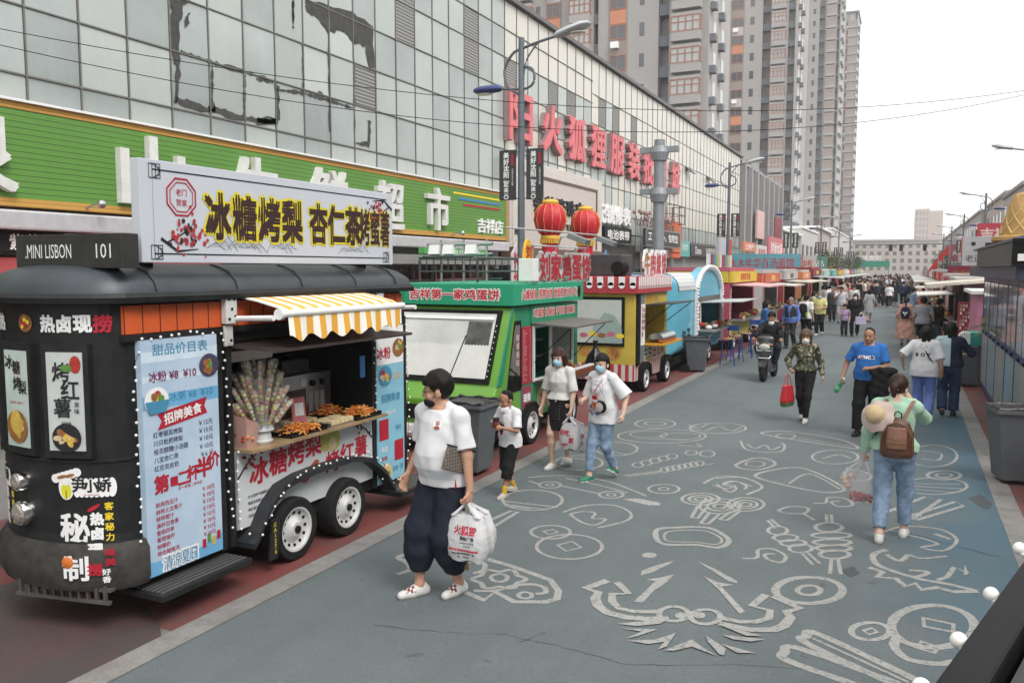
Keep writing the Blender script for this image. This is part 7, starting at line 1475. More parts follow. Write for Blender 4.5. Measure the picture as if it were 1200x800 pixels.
def person(label, xy, rz, h, P, W, group=None, vox=.011, z=0.):
 """P pose, W clothes; frame: +y forward, +x the person's right, units of a 1.70 m figure"""
 s = h/1.70; root = thing('person', label, 'person', (xy[0], xy[1], z), R(rz), group)
 fem = W.get('fem', False); prof = [list(p) for p in (FEM if fem else MALE)]; wd = W.get('wide', 1.); bel = W.get('belly', 0.)
 for p in prof:
  p[1] *= wd; p[2] *= wd
  if bel: g_ = math.exp(-((p[0]-1.06)/.13)**2); p[2] += bel*g_; p[3] += bel*.6*g_; p[1] += bel*.4*g_
 lean = P.get('lean', 3); tw = P.get('twist', 0); TM = rotm(tw, -lean); o = n3(0, 0, .92); dz = P.get('drop', 0.)
 T = lambda p: TM @ (np.array(p, float)-o)+o
 sw = (.165 if fem else .185)*wd; hip = .088*wd
 J = {}
 for sd, X in (('R', 1), ('L', -1)):
  hp = n3(X*hip, 0, .90); ft = n3(*P.get(sd+'F', (X*.095, 0, .085))); ft[2] += 0
  kn, an = ik(hp, ft, .425, .415, P.get(sd+'K', (X*.08, 1, 0))); sh = T((X*sw, -.005, 1.375)); wr = n3(*P.get(sd+'H', (X*(sw+.08), .05, .86)))
  el, wr = ik(sh, wr, .285, .25, P.get(sd+'E', (X*.35, -1, -.1))); J[sd] = (hp, kn, an, sh, el, wr)
 hy, hpz = P.get('head', (0, -4)); hc0 = T((0, .005, 1.458)); HM = rotm(tw+hy, -lean*.3+hpz); hs = W.get('headscale', 1.)
 HD = lambda x, y, zz: hc0+HM @ (n3(x, y, zz)*hs)
 F = Field(); lr_ = W.get('limb', 1.)
 F.prof(prof, TM, o, .86, 1.435, k=.03); F.ell((0, -.0, .90), (.15*wd, .11, .1), k=.04)
 for sd, X in (('R', 1), ('L', -1)):
  hp, kn, an, sh, el, wr = J[sd]
  F.cap(hp, kn, .088*lr_, .055*lr_, k=.04); m_ = kn+(an-kn)*.3+n3(0, -.012, 0); F.cap(kn, m_, .052*lr_, .054*lr_, k=.03).cap(m_, an, .053*lr_, .034, k=.03)
  fy, fp = P.get(sd+'foot', (X*-6, 0)); FM = rotm(fy, fp); tip = an+FM @ n3(0, .13, -.05); heel = an+FM @ n3(0, -.04, -.05); F.cap(heel, tip, .032, .028, k=.03).cap(an, heel, .034, .03, k=.03)
  F.cap(T((X*.03, -.02, 1.455)), T((X*sw*.8, -.01, 1.395)), .034, .04, k=.04).ell(sh, (.055, .055, .055), k=.04).cap(sh, el, .05*lr_, .04*lr_, k=.03).cap(el, wr, .041*lr_, .026, k=.02)
  hd = n3(*P.get(sd+'hd', 0)) if sd+'hd' in P else (wr-el); hd = hd/np.linalg.norm(hd); pn = n3(*P.get(sd+'pn', (-X, .25, 0))); pn = pn-hd*(pn @ hd); pn /= np.linalg.norm(pn); sd_ = np.cross(hd, pn)
  if sd_ @ n3(0, 1, .3) < 0: sd_ = -sd_
  cu = P.get(sd+'curl', 28)
  if vox < .016:
   M_ = np.stack([hd, sd_, pn], 1); F.ell(wr+hd*.048, (.055, .041, .018), M_, k=.015)
   for i in range(4):
    ln = (.9, 1., .95, .75)[i]; b0 = wr+hd*.088+sd_*(.03-.02*i); c1, c2, c3 = R(cu), R(cu*2), R(cu*2.7)
    q1 = b0+(hd*math.cos(c1)+pn*math.sin(c1))*.036*ln; q2 = q1+(hd*math.cos(c2)+pn*math.sin(c2))*.028*ln; q3 = q2+(hd*math.cos(c3)+pn*math.sin(c3))*.018*ln
    F.cap(b0-hd*.015, q1, .0095, .009, k=.005).cap(q1, q2, .009, .0085, k=.004).cap(q2, q3, .0085, .0075, k=.004)
   t0 = wr+hd*.03+sd_*.028; t1 = t0+(hd*.65+sd_*.55+pn*.3)*.04; t2 = t1+(hd*.8+pn*.45+sd_*.1)*.032; F.cap(t0, t1, .0135, .011, k=.008).cap(t1, t2, .0105, .009, k=.005)
  else: F.cap(wr, wr+hd*.11+pn*.015, .028, .026, k=.02)
 F.cap(T((0, -.01, 1.40)), HD(0, .01, .06), .056 if not fem else .047, .052 if not fem else .045, k=.03)
 F.ell(HD(0, .005, .135), n3(.076, .096, .096)*hs, HM, k=.02).ell(HD(0, .045, .06), n3(.056, .056, .062)*hs, HM, k=.035).ell(HD(0, .078, .018), n3(.026, .024, .022)*hs, HM, k=.03)
 if vox < .016:
  F.cap(HD(0, .092, .112), HD(0, .118, .073), .009*hs, .014*hs, k=.012)
  for X in (-1, 1):
   F.ell(HD(X*.032, .105, .103), n3(.02, .016, .011)*hs, HM, k=.004, sub=True); F.ell(HD(X*.031, .084, .101), n3(.015, .013, .011)*hs, HM, k=.006)
   F.ell(HD(X*.079, -.005, .085), n3(.011, .024, .035)*hs, HM, k=.008).ell(HD(X*.045, .07, .065), n3(.024, .02, .022)*hs, HM, k=.02).cap(HD(X*.018, .094, .122), HD(X*.05, .082, .12), .008*hs, .007*hs, k=.012); F.ell(HD(X*.016, .106, .071), n3(.011, .01, .009)*hs, HM, k=.006)
  F.cap(HD(-.02, .094, .043), HD(.02, .094, .043), .0075*hs, .0075*hs, k=.008).cap(HD(-.016, .093, .031), HD(.016, .093, .031), .008*hs, .008*hs, k=.008)
 HI = lambda c: ((c-hc0) @ HM)/hs
 reg = [(lambda c: (lambda q: (np.abs(q[:, 0]) < .024) & (q[:, 1] > .085) & (q[:, 2] > .025) & (q[:, 2] < .049))(HI(c)), 1)]
 sk = SK[W.get('skin', 0)]
 skinmesh('body', F.mesh(vox), [sk, lipm], root, s, reg)
 if vox < .016:
  m = MB()
  for X in (-1, 1):
   p = HD(X*.031, .0955, .101)*s; m.ball(tuple(p), .0085*s*hs, 8, 6)
  m.build('eyes', eyem, root, local=True, smooth=True); m = MB()
  for X in (-1, 1): m.tube([tuple(HD(X*.016, .103, .124)*s), tuple(HD(X*.034, .099, .129)*s), tuple(HD(X*.052, .086, .124)*s)], [.003*s, .004*s, .002*s], 5)
  m.build('eyebrows', HB, root, local=True)
 hst = W.get('hairstyle', 'short'); hm = W.get('hair', HB)
 if hst != 'none':
  Hf = Field(); fn = HM @ n3(0, 1, 0); up = HM @ n3(0, 0, 1)
  back = [(HD(0, .028, 0), fn)]; top = [(HD(0, 0, .152), -up)]
  t_ = {'short': .02, 'buzz': .005, 'bob': .018, 'pony': .012, 'curly': .028, 'cap': .008}[hst]
  if hst == 'buzz': Hf.ell(HD(0, -.002, .137), n3(.076+t_, .096+t_, .096+t_)*hs, HM, k=.01, cuts=back+[(HD(0, 0, .07), -up)]).ell(HD(0, .0, .136), n3(.076+t_, .094, .096+t_)*hs, HM, k=.01, cuts=[(HD(0, 0, .19), -up), (HD(0, .055, 0), fn)])
  else:
   bk_ = back if hst != 'short' else [(HD(0, -.022, 0), fn)]
   if hst == 'short': Hf.ell(HD(0, -.002, .14), n3(.076+t_, .098+t_*.8, .097+t_)*hs, HM, k=.015, cuts=[(HD(0, 0, .118), -up), (HD(0, .05, 0), fn)])
   Hf.ell(HD(0, -.004, .14), n3(.076+t_, .098+t_, .097+t_)*hs, HM, k=.015, cuts=bk_+[(HD(0, 0, .035 if hst in ('short', 'pony', 'cap') else .02), -up)])
   Hf.ell(HD(0, .004, .14), n3(.076+t_, .098+t_*.9, .097+t_)*hs, HM, k=.015, cuts=top)
   if hst == 'short':
    for X in (-1, 1): Hf.cap(HD(X*.074, .028, .13), HD(X*.076, .022, .095), .011*hs, .006*hs, k=.01)
  if hst in ('bob', 'curly'):
   for X in (-1, 1): Hf.cap(HD(X*.08, .035, .14), HD(X*.085, .01, .0), .026*hs, .02*hs, k=.03).cap(HD(X*.072, -.03, .12), HD(X*.08, -.04, -.03 if hst == 'bob' else .02), .04*hs, .024*hs, k=.03)
   Hf.cap(HD(0, -.07, .12), HD(0, -.075, -.03 if hst == 'bob' else .02), .06*hs, .035*hs, k=.03)
   if hst == 'curly' :
    rd = random.Random(5)
    for k in range(26): q = rd.uniform(0, 6.28); e = rd.uniform(-.1, 1.3); p_ = HD(.095*math.cos(q)*math.cos(e), -.02+.105*math.sin(q)*math.cos(e)*(.5 if math.sin(q) > 0 else 1), .14+.105*math.sin(e)); Hf.ell(p_, n3(.025, .025, .025), None, k=.012)
  if hst == 'pony': Hf.ell(HD(0, -.115, .115), n3(.038, .035, .038)*hs, HM, k=.015).cap(HD(0, -.13, .1), HD(0, -.135, W.get('ponylen', -.01)), .034*hs, .022*hs, k=.02)
  skinmesh('hair', Hf.mesh(max(vox*.8, .0065), .0022), hm, root, s)
  if W.get('hairtie'): m = MB(); q = HD(0, -.118, .085)*s; m.ball(tuple(q), (.034*s, .03*s, .012*s), 12, 6); m.build('hair_tie', inkwht, root, local=True, smooth=True)
 if W.get('mask'):
  Mf = Field(); fn = HM @ n3(0, 1, 0); up = HM @ n3(0, 0, 1); lo_ = W.get('maskdrop', 0.)
  Mf.ell(HD(0, .05, .052-lo_), n3(.068, .076, .075)*hs, HM, k=.01, cuts=[(HD(0, .03, 0), -fn), (HD(0, 0, .098-lo_), up), (HD(0, 0, .0-lo_), -up)]); Mf.cap(HD(0, .09, .095-lo_), HD(0, .122, .065-lo_), .012*hs, .014*hs, k=.03)
  skinmesh('mask', Mf.mesh(max(vox*.8, .007)), W['mask'], root, s)
  if vox < .016:
   m = MB()
   for X in (-1, 1): m.tube([tuple(HD(X*.062, .05, .07-lo_)*s), tuple(HD(X*.082, .0, .09)*s)], .002*s, 4)
   m.build('mask_strap', W['mask'], root, local=True)
 lg = W.get('legs')
 if lg and lg['t'] in ('trousers', 'shorts'):
  B = Field(); inf = lg.get('inf', .016); B.prof(prof, np.eye(3), o, .84, lg.get('waist', .97), inf=min(inf, .01), k=.03, amp=.001)
  B.ell((0, 0, lg.get('crotch', .85)), (.1, .09+inf, .06), k=.06)
  for sd, X in (('R', 1), ('L', -1)):
   hp, kn, an = J[sd][:3]; e = lg.get('end', .93); r0, r1, r2 = lg.get('r', (.1, .075, .062))
   if e <= 1: q = hp+(kn-hp)*e if lg['t'] == 'shorts' else None
   if lg['t'] == 'shorts': ax = (kn-hp)/np.linalg.norm(kn-hp); B.cap(hp, q+ax*.05, r0, r1, k=.035, cuts=[(q, ax)])
   else:
    q = kn+(an-kn)*e; ax = (an-kn)/np.linalg.norm(an-kn); mid = kn+(q-kn)*.5; B.cap(hp, kn, r0, r1, k=.04).cap(kn, mid, r1, lg.get('rm', (r1+r2)/2), k=.03).cap(mid, q+ax*.03, lg.get('rm', (r1+r2)/2), r2, k=.02, cuts=[(q, ax)])
    if lg.get('cuff'): B.cap(q-ax*.03, q+ax*.02, r2+.004, r2+.004, k=.006, cuts=[(q, ax)])
  skinmesh(lg.get('name', 'trousers'), B.mesh(vox, lg.get('fold', .002)), lg['m'], root, s)
 if lg and lg['t'] in ('skirt', 'dress'):
  B = Field(); z0 = lg.get('hem', .55); fl = lg.get('flare', .04); pr = [(z0, .172*wd+fl, .15+fl, .01), (.72, .178*wd+fl*.6, .145+fl*.6, .005), (.9, .172*wd, .125, -.012), (1.0, .158*wd, .11, -.003), (1.06, .14*wd, .1, 0)]
  B.prof(pr, np.eye(3), o, z0, 1.05, inf=.014, k=.02, amp=lg.get('amp', .003), freq=4); skinmesh('skirt', B.mesh(vox), lg['m'], root, s)
 tp = W.get('top')
 if tp:
  B = Field(); inf = tp.get('inf', .016); hem = tp.get('hem', .86); pr = [list(p) for p in prof]
  if hem < .84: pr = [[hem, pr[1][1]+tp.get('hemflare', .01), pr[1][2]+tp.get('hemflare', .01), -.01]]+pr[1:]
  if tp.get('straight'):
   for p in pr:
    if p[0] < 1.2: p[1] = max(p[1], .162*wd); p[2] = max(p[2], .115*wd)
  if hem < 1.0:
   for p in pr:
    if p[0] < 1.02: p[1] = max(p[1], (.183 if fem else .188)*wd+.3*(lg or {}).get('inf', .01)); p[2] = max(p[2], .132*wd)
  if hem >= .95 and lg and lg['t'] in ('skirt', 'dress'):
   for p in pr:
    if p[0] < 1.05: p[1] += .012; p[2] += .012
  B.prof(pr, TM, o, hem, 1.432+tp.get('collar', -.012), inf=inf, k=.03, amp=tp.get('amp', .0009))
  for sd, X in (('R', 1), ('L', -1)):
   hp, kn, an, sh, el, wr = J[sd]; sl = tp.get('sleeve', .75); r0 = .056+inf*.5
   B.ell(sh, (r0, r0, r0), k=.04); B.cap(T((X*.05, -.02, 1.44)), T((X*sw*.8, -.01, 1.4)), .03+inf*.5, .04+inf*.5, k=.04)
   if sl <= 1: q = sh+(el-sh)*sl; ax = (el-sh)/np.linalg.norm(el-sh); B.cap(sh, q+ax*.05, r0-.004, tp.get('cuff', .062)+inf*.3, k=.03, cuts=[(q, ax)])
   else: q = el+(wr-el)*(sl-1); ax = (wr-el)/np.linalg.norm(wr-el); B.cap(sh, el, r0-.006, .05+inf*.5, k=.035).cap(el, q+ax*.02, .05+inf*.5, tp.get('cuff', .04), k=.025, cuts=[(q, ax)])
  vf = B.mesh(vox, tp.get('fold', .0013)); TI = lambda c: (c-o) @ TM+o
  reg = [(lambda c, fn=fn: fn(TI(c)), i) for fn, i in tp.get('regions', [])]
  skinmesh(tp.get('name', 'shirt'), vf, tp['m'], root, s, reg or None)
 if W.get('vest'):
  B = Field(); v_ = W['vest']; B.prof(prof, TM, o, .84, 1.41, inf=.032, k=.02, amp=.002, cuts=[])
  vf = B.mesh(vox, .002); TI = lambda c: (c-o) @ TM+o; skinmesh('vest', vf, [v_, tp['m'] if not isinstance(tp['m'], list) else tp['m'][0]], root, s, [(lambda c: (lambda q: (np.abs(q[:, 0]) < .02+.16*np.clip(q[:, 2]-1.1, 0, 1)) & (q[:, 1] > 0))(TI(c)), 1)])
 sh_ = W.get('shoe')
 if sh_:
  for sd, X in (('R', 1), ('L', -1)):
   an = J[sd][2]; fy, fp = P.get(sd+'foot', (X*-6, 0)); FM = rotm(fy, fp); B = Field(); q = lambda y, zz, x=0.: an+FM @ n3(x, y, zz)
   B.cap(q(-.045, -.05), q(.06, -.05), .043, .046, k=.02).cap(q(.06, -.052), q(.15, -.056), .044, .034, k=.02, cuts=()); B.cap(q(-.02, -.02), q(.04, -.035), .042, .04, k=.02)
   if W.get('shoetop', 0): B.cap(q(-.01, 0), q(-.01, W['shoetop']), .042, .045, k=.02)
   dn = FM @ n3(0, 0, -1); vf = B.mesh(vox*.9); v, f = vf; w = (v-an) @ dn; lim = .083; v = v-np.outer(np.maximum(w-lim, 0), dn)
   skinmesh('shoe', (v, f), [sh_, W.get('sole', inkwht)]+([W['toe']] if 'toe' in W else []), root, s, [(lambda c, an=an, dn=dn: ((c-an) @ dn) > .062, 1)]+([(lambda c, an=an, FM=FM: (((c-an) @ FM[:, 1]) > .055) & (((c-an) @ FM[:, 1]) < .125) & (((c-an) @ FM[:, 2]) > -.034) & (np.sin((c-an) @ FM[:, 1]*170)*np.sin((c-an) @ FM[:, 0]*150+1) > -.15), 2)] if 'toe' in W else []))
 if W.get('sock'):
  B = Field()
  for sd in 'RL': kn, an = J[sd][1:3]; B.cap(an, an+(kn-an)*.22, .043, .046, k=.01)
  skinmesh('socks', B.mesh(vox), W['sock'], root, s)
 root['_j'] = 0; del root['_j']
 info = dict(root=root, J={k: [x*s for x in v] for k, v in J.items()}, s=s, T=lambda p: T(p)*s, HD=lambda *a: HD(*a)*s, TM=TM)
 return info
def world(info, p): return wmat(info['root']) @ Vector(tuple(p))
def strap(info, pts, r, m_, name='strap', flat=True):
 mb = MB(); P = [Vector(tuple(p)) for p in pts]
 mb.tube(P, r, 6); return mb.build(name, m_, info['root'], local=True)
def plastic_bag(name, label, cat, pos, w, h, d, rz, m_, hand, seed=0, prints=None, top=.75):
 """thin carrier bag hanging from a hand at world point `hand`; pos = world centre of the bag body"""
 t = thing(name, label, cat, pos, rz); rd = random.Random(seed); rings = []; n = 28; hz = hand[2]-pos[2]
 lh = wmat(t).inverted() @ Vector(hand)
 for f, sx_, sy_ in ((0, .5, .35), (.04, .82, .8), (.25, 1.0, 1.0), (.55, .98, .92), (.8, .85, .7), (1.0, .66, .4)):
  r_ = []
  for k in range(n):
   q = 2*math.pi*k/n; sq = (abs(math.cos(q))**4+abs(math.sin(q))**4)**-.25; wr_ = 1+.06*math.sin(7*q+9*f+seed)+.05*math.sin(13*q-15*f)
   r_.append((w/2*sx_*sq*math.cos(q)*wr_+lh.x*.5*max(0, f-.6), d/2*sy_*sq*math.sin(q)*wr_+lh.y*.5*max(0, f-.6), -h/2+h*f+.012*math.sin(5*q+2)))
  rings.append(r_)
 MB().loft(rings).build('bag', m_, t, local=True, smooth=True)
 mb = MB()
 for sg in (-1, 1):
  for sy_ in (-1, 1):
   mb.loft([[(sg*w*.3+a*.05*w+lh.x*.2, sy_*d*.15+b*.02, h*.48) for a, b in ((-1, -1), (1, -1), (1, 1), (-1, 1))], [(sg*w*.16+lh.x*.6+a*.03*w, sy_*d*.08+b*.015, h*.5+(lh.z-h/2)*.5) for a, b in ((-1, -1), (1, -1), (1, 1), (-1, 1))], [(lh.x+sg*.008+a*.012, lh.y+b*.01, lh.z+.012) for a, b in ((-1, -1), (1, -1), (1, 1), (-1, 1))]])
 mb.build('handles', m_, t, local=True, smooth=True)
 return t
bagw = mat('bag_white', (.6, .6, .61), .35, var=.08, bump=.5, bscale=18, alpha=.97)
whitetee = cloth('tee_white', (.66, .66, .68), .03); navy = cloth('trousers_navy', (.014, .017, .03), .2); blackc = cloth('cloth_black', (.012, .012, .013), .25)
denim = cloth('denim', (.17, .25, .37), .25, scale=14, col2=(.24, .33, .45)); denimd = cloth('denim_dark', (.035, .06, .12), .25, scale=14); shoew = mat('shoe_white', (.6, .6, .58), .5, var=.08); shoeb = mat('shoe_black', (.015, .015, .015), .5)
WALK = lambda f, L=.2: {'RF': (.09, f*L, .085+(.05 if f < 0 else 0)), 'LF': (-.09, -f*L, .085+(.05 if f > 0 else 0)), 'Rfoot': (-6, 18 if f < 0 else 0), 'Lfoot': (6, 18 if f > 0 else 0)}
def foot(pitch): return pitch
P = WALK(1, .15); P.update({'RH': (.26, .12, .9), 'LH': (-.3, .02, .845), 'Lcurl': 62, 'LE': (-.5, -1, 0), 'Lhd': (-.02, .12, -1), 'head': (-52, -6), 'lean': 2, 'RF': (.1, .16, .085), 'LF': (-.1, -.06, .085), 'Lfoot': (4, 0), 'Rfoot': (-14, 0)})
pm = person('man in a white T-shirt and baggy navy trousers carrying a white shopping bag', (-3.28, 5.62), 164, 1.80, P, dict(skin=1, wide=1.05, belly=.045, limb=1.03, mask=None, hairstyle='short',
 top=dict(m=whitetee, inf=.022, hem=.86, sleeve=.82, cuff=.075, straight=True), legs=dict(t='trousers', m=navy, inf=.03, crotch=.72, r=(.112, .122, .068), rm=.122, end=.72, cuff=True), shoe=shoew, sole=mat('sole_cream', (.5, .47, .42), .6), toe=mat('shoe_brickred', (.2, .05, .05), .7, var=.4)), vox=.0075)
s = pm['s']
Mf = Field(); HDm = lambda *a: np.array(pm['HD'](*a))/s
o_ = pm['root']
HMm = rotm(-52, -7)
Mf.ell(HDm(0, .062, .022), (.058, .06, .045), HMm, k=.01, cuts=[(HDm(0, .03, 0), -(HMm @ n3(0, 1, 0))), (HDm(0, 0, .048), HMm @ n3(0, 0, 1))]); skinmesh('mask', Mf.mesh(.007), cloth('mask_black', (.015, .015, .016)), o_, s)
m = MB()
for X in (-1, 1):
 m.tube([tuple(pm['HD'](X*.05, .07, .04)), tuple(pm['HD'](X*.082, .0, .085))], .0025, 5)
m.build('mask_strap', MATS['mask_black'], o_, local=True)
m = MB()
for X in (-1, 1):
 m.tube([tuple(pm['HD'](X*.033+.027*math.cos(q), .112, .102+.02*math.sin(q))) for q in [2*math.pi*k/14 for k in range(15)]], .002, 5); m.tube([tuple(pm['HD'](X*.06, .108, .108)), tuple(pm['HD'](X*.084, .0, .108))], .002, 5)
m.build('glasses', mat('glasses', (.05, .045, .04), .3, .5), o_, local=True)
def chest(info, name, fn, m_, par=None):
 """print on the chest: fn(Txt) draws; plane just in front of the shirt"""
 pass
def shirt_print(info, x, z, y, draw, mats, name='print', back=False):
 """flat transfer print pressed onto the shirt: drawn in a plane and wrapped onto the shirt surface"""
 root = info['root']; sh = [c for c in kids(root) if c.name.split('.')[0] in ('shirt', 'blouse', 'sweater')][0]
 t = Txt((0, 0, 0), (-1, 0, 0) if not back else (1, 0, 0), (0, 0, 1)); draw(t)
 from mathutils.bvhtree import BVHTree
 bv = BVHTree.FromPolygons([v.co for v in sh.data.vertices], [tuple(p.vertices) for p in sh.data.polygons])
 sg = -1 if back else 1; vs = []
 for v in t.v:
  p = Vector((v[0]+x, sg*1.0, v[2]+z)); hit = bv.ray_cast(p, Vector((0, -sg, 0)))
  yy = hit[0].y if hit[0] is not None else sg*y
  vs.append((p.x, yy+sg*(.003+abs(v[1])), p.z))
 t.v = vs; return MB.build(t, name, mats, root, local=True)
def dens(t):
 return t
def dr(t): t.disc(0, 0, .035, .035, mi=0, lift=.002).line('猫', 0, .012, h=.035, mi=1, lift=.004).disc(0, -.022, .024, .012, mi=1, lift=.0045)
shirt_print(pm, -.09, 1.33*s*.995, .15, dr, [inkwht, mat('ink_brickred', (.35, .06, .03), .6)], 'chest_emblem')
p = pm['T']((-.14, .11, .92)); m = MB(); m.obox((-.2*s, .06*s, .905*s), (.004, .0, 0), (0, .012, 0), (0, 0, .05)); m.build('hem_tag', inkred, o_, local=True)
cl = thing('clutch_bag', 'grey checked clutch bag held under the arm of the man in the white T-shirt', 'bag', tuple(wmat(o_) @ Vector((-.235, .06, 1.13))), R(164))
ck = mat('clutch_check', (.16, .14, .12), .5); n_ = ck.node_tree.nodes; b = n_['Principled BSDF']; tc = n_.new('ShaderNodeTexCoord'); mp = n_.new('ShaderNodeMapping'); mp.inputs['Rotation'].default_value = (R(45), 0, 0); cb = n_.new('ShaderNodeTexChecker'); cb.inputs['Scale'].default_value = 52; cb.inputs[1].default_value = (.2, .17, .14, 1); cb.inputs[2].default_value = (.085, .075, .068, 1)
ck.node_tree.links.new(tc.outputs['Object'], mp.inputs[0]); ck.node_tree.links.new(mp.outputs[0], cb.inputs[0]); ck.node_tree.links.new(cb.outputs[0], b.inputs['Base Color'])
m = MB(); m.obox((0, .0, .0), (.018, 0, -.004), (0, .14, .05), (0, -.035, .085)); m.build('bag', ck, cl, bevel=.006, local=True); m = MB(); m.obox((0, -.033, .088), (.02, 0, 0), (0, .14, .05), (0, -.002, .005)); m.build('zip_edge', matblk, cl, local=True)
hand = world(pm, pm['J']['L'][5]+n3(0, .02, -.1))
pb = plastic_bag('shopping_bag', 'white plastic shopping bag with red characters hanging from the left hand of the man', 'bag', (hand.x+.01, hand.y-.02, hand.z-.26), .36, .36, .16, R(164-180+14), bagw, tuple(hand), 1)
def on_bag(t_, draw, mats):
 bg_ = [c for c in kids(t_) if c.name.startswith('bag')][0]
 from mathutils.bvhtree import BVHTree
 bv = BVHTree.FromPolygons([v.co for v in bg_.data.vertices], [tuple(p.vertices) for p in bg_.data.polygons]); t = Txt((0, 0, 0), (1, 0, 0)); draw(t); vs = []
 for v in t.v:
  hit = bv.ray_cast(Vector((v[0], -1, v[2])), Vector((0, 1, 0))); yy = hit[0].y if hit[0] is not None else -.08
  vs.append((v[0], yy-.002-abs(v[1])*.5, v[2]))
 t.v = vs; return MB.build(t, 'print', mats, t_, local=True)
def dr(t):
 t.line('火狐狸', .01, .075, h=.062, bold=.03, mi=0).line('服装广场', .03, .015, h=.028, bold=.03, mi=1).line('品质服装 批发零售', .03, -.02, h=.014, mi=1).line('欢迎选购', .03, -.045, h=.014, mi=1)
 for k in range(10): t.rect(-.13+.026*k, -.107+.026*k, -.085, -.07, .003, 0)
 for k in range(8): t.rect(-.06+.02*k, -.042+.02*k, .039, .042, .003, 0)
 t.line('地址 商业街吉祥店一楼', 0, -.105, h=.018, bold=.03, mi=1).line('电话 欢迎光临', 0, -.132, h=.014, bold=.02, mi=1)
on_bag(pb, dr, [mat('bag_red', (.5, .02, .05), .5), inkblk])
plastic_bag('shopping_bag', 'second white plastic bag behind the printed shopping bag of the man', 'bag', (hand.x+.1, hand.y+.05, hand.z-.22), .2, .32, .12, R(20), bagw, (hand.x, hand.y, hand.z), 5)
fw = Vector((hand.x-.1, hand.y+.12, 0)); m = MB(); m.obox((fw.x, fw.y, .52), (.022, 0, .004), (0, .008, 0), (-.015, 0, .3)); tag(m.build('bamboo_fan_handle', mat('bamboo', (.33, .22, .1), .6)), 'long flat bamboo stick hanging beside the trouser leg of the man in white', 'stick')
P = WALK(-1, .2); P.update({'RH': (.1, .27, 1.22), 'LH': (-.09, .27, 1.16), 'Rcurl': 60, 'Lcurl': 60, 'RE': (.7, -.4, -.8), 'LE': (-.7, -.4, -.8), 'head': (-8, -14), 'LF': (-.09, .22, .085), 'RF': (.09, -.17, .1), 'Rfoot': (-6, 12), 'Lfoot': (8, 0)})
teeboy = cloth('tee_boy', (.68, .68, .7), .03)
pb_ = person('boy in a white T-shirt, black cropped trousers and yellow socks drinking from a cup', (-4.05, 8.46), 160, 1.2, P, dict(skin=2, headscale=1.22, wide=.98, limb=.92, hairstyle='buzz', hair=HB, mask=MASKW, maskdrop=.07, top=dict(m=teeboy, inf=.03, hem=.82, sleeve=.85, cuff=.075, straight=True), legs=dict(t='trousers', m=blackc, inf=.03, r=(.115, .095, .085), end=.45), sock=cloth('sock_yellow', (.6, .36, .03)), shoe=mat('sneaker_grey', (.4, .38, .35), .6, var=.4, scale=14)), vox=.011)
s2 = pb_['s']; shirt_print(pb_, .02, .8, .1, lambda t: t.poly([(-.05, -.02), (-.02, .07), (.02, .03), (.05, .06), (.03, -.05), (0, -.09), (-.03, -.06)], .002, 0).poly([(-.03, -.01), (0, .03), (.03, 0), (.01, -.04)], .004, 1).disc(.01, -.06, .022, .02, mi=2, lift=.005), [inkblk, mat('ink_purple2', (.15, .06, .3), .6), inkred])
c = world(pb_, n3(.0, .31, 1.24)*s2); dc = thing('drink_cup', 'dark paper cup held up by the boy in both hands', 'cup', tuple(c), 0); MB().lathe([(.01, -.05), (.032, -.05), (.043, .05), (.04, .05), (.035, .03), (.01, .03)], (0, 0, 0), seg=18).build('cup', mat('cup_black', (.03, .02, .02), .4), dc, local=True, smooth=True); MB().lathe([(.034, -.035), (.0375, -.035), (.041, .01), (.04, .01)], (0, 0, 0), seg=18).build('sleeve', mat('cup_brown', (.2, .04, .03), .5), dc, local=True)
P = WALK(1, .2); P.update({'RH': (.27, .06, .86), 'LH': (-.25, .14, .87), 'Lcurl': 70, 'head': (4, -6), 'LF': (-.06, -.14, .12), 'RF': (.06, .12, .085), 'Lfoot': (4, 20), 'Rfoot': (-4, 0)})
bls = cloth('blouse_white', (.6, .59, .57), .04)
p3 = person('woman in a white blouse and short black skirt holding white plastic bags', (-4.02, 9.93), 172, 1.58, P, dict(skin=3, fem=True, hair=HBR, hairstyle='bob', mask=MASK, shoe=shoew, top=dict(m=bls, inf=.012, hem=.99, sleeve=.98, cuff=.07, name='blouse'), legs=dict(t='skirt', m=blackc, hem=.56, flare=.0)), vox=.0105)
shirt_print(p3, 0, 1.17*p3['s'], .12, lambda t: [t.disc(0, .12-.055*k, .006, mi=0, seg=8) for k in range(6)] and t.rect(-.012, .012, -.2, .16, .001, 1), [mat('button', (.4, .38, .35), .4), mat('placket', (.55, .54, .52), .8)], 'buttons')
m = MB()
for k in range(6): m.ball((-.06*1.0, .118+.004*k, (.95-.045*k)*p3['s']), .006, 6, 4)
m.build('skirt_buttons', mat('button_gold', (.4, .3, .15), .4, .6), p3['root'], local=True)
h3 = world(p3, p3['J']['L'][5]+n3(0, .03, -.09)); 
b3 = plastic_bag('shopping_bag', 'white plastic bag with red print held by the woman in the black skirt', 'bag', (h3.x+.02, h3.y-.03, h3.z-.24), .28, .34, .14, R(-8), bagw, tuple(h3), 2); on_bag(b3, lambda t: t.line('好吃', -.05, .05, h=.07, bold=.04).line('鲜', .05, -.04, h=.07, bold=.04).line('美味', -.04, -.1, h=.04, bold=.04), [mat('bag_red', 0)])
b3 = plastic_bag('shopping_bag', 'second white plastic bag at the side of the woman in the black skirt', 'bag', (h3.x+.12, h3.y+.03, h3.z-.26), .2, .36, .12, R(30), bagw, tuple(h3), 8); on_bag(b3, lambda t: t.line('小吃', 0, .03, h=.05, bold=.04).line('特色', 0, -.06, h=.04, bold=.04), [mat('bag_red', 0)])
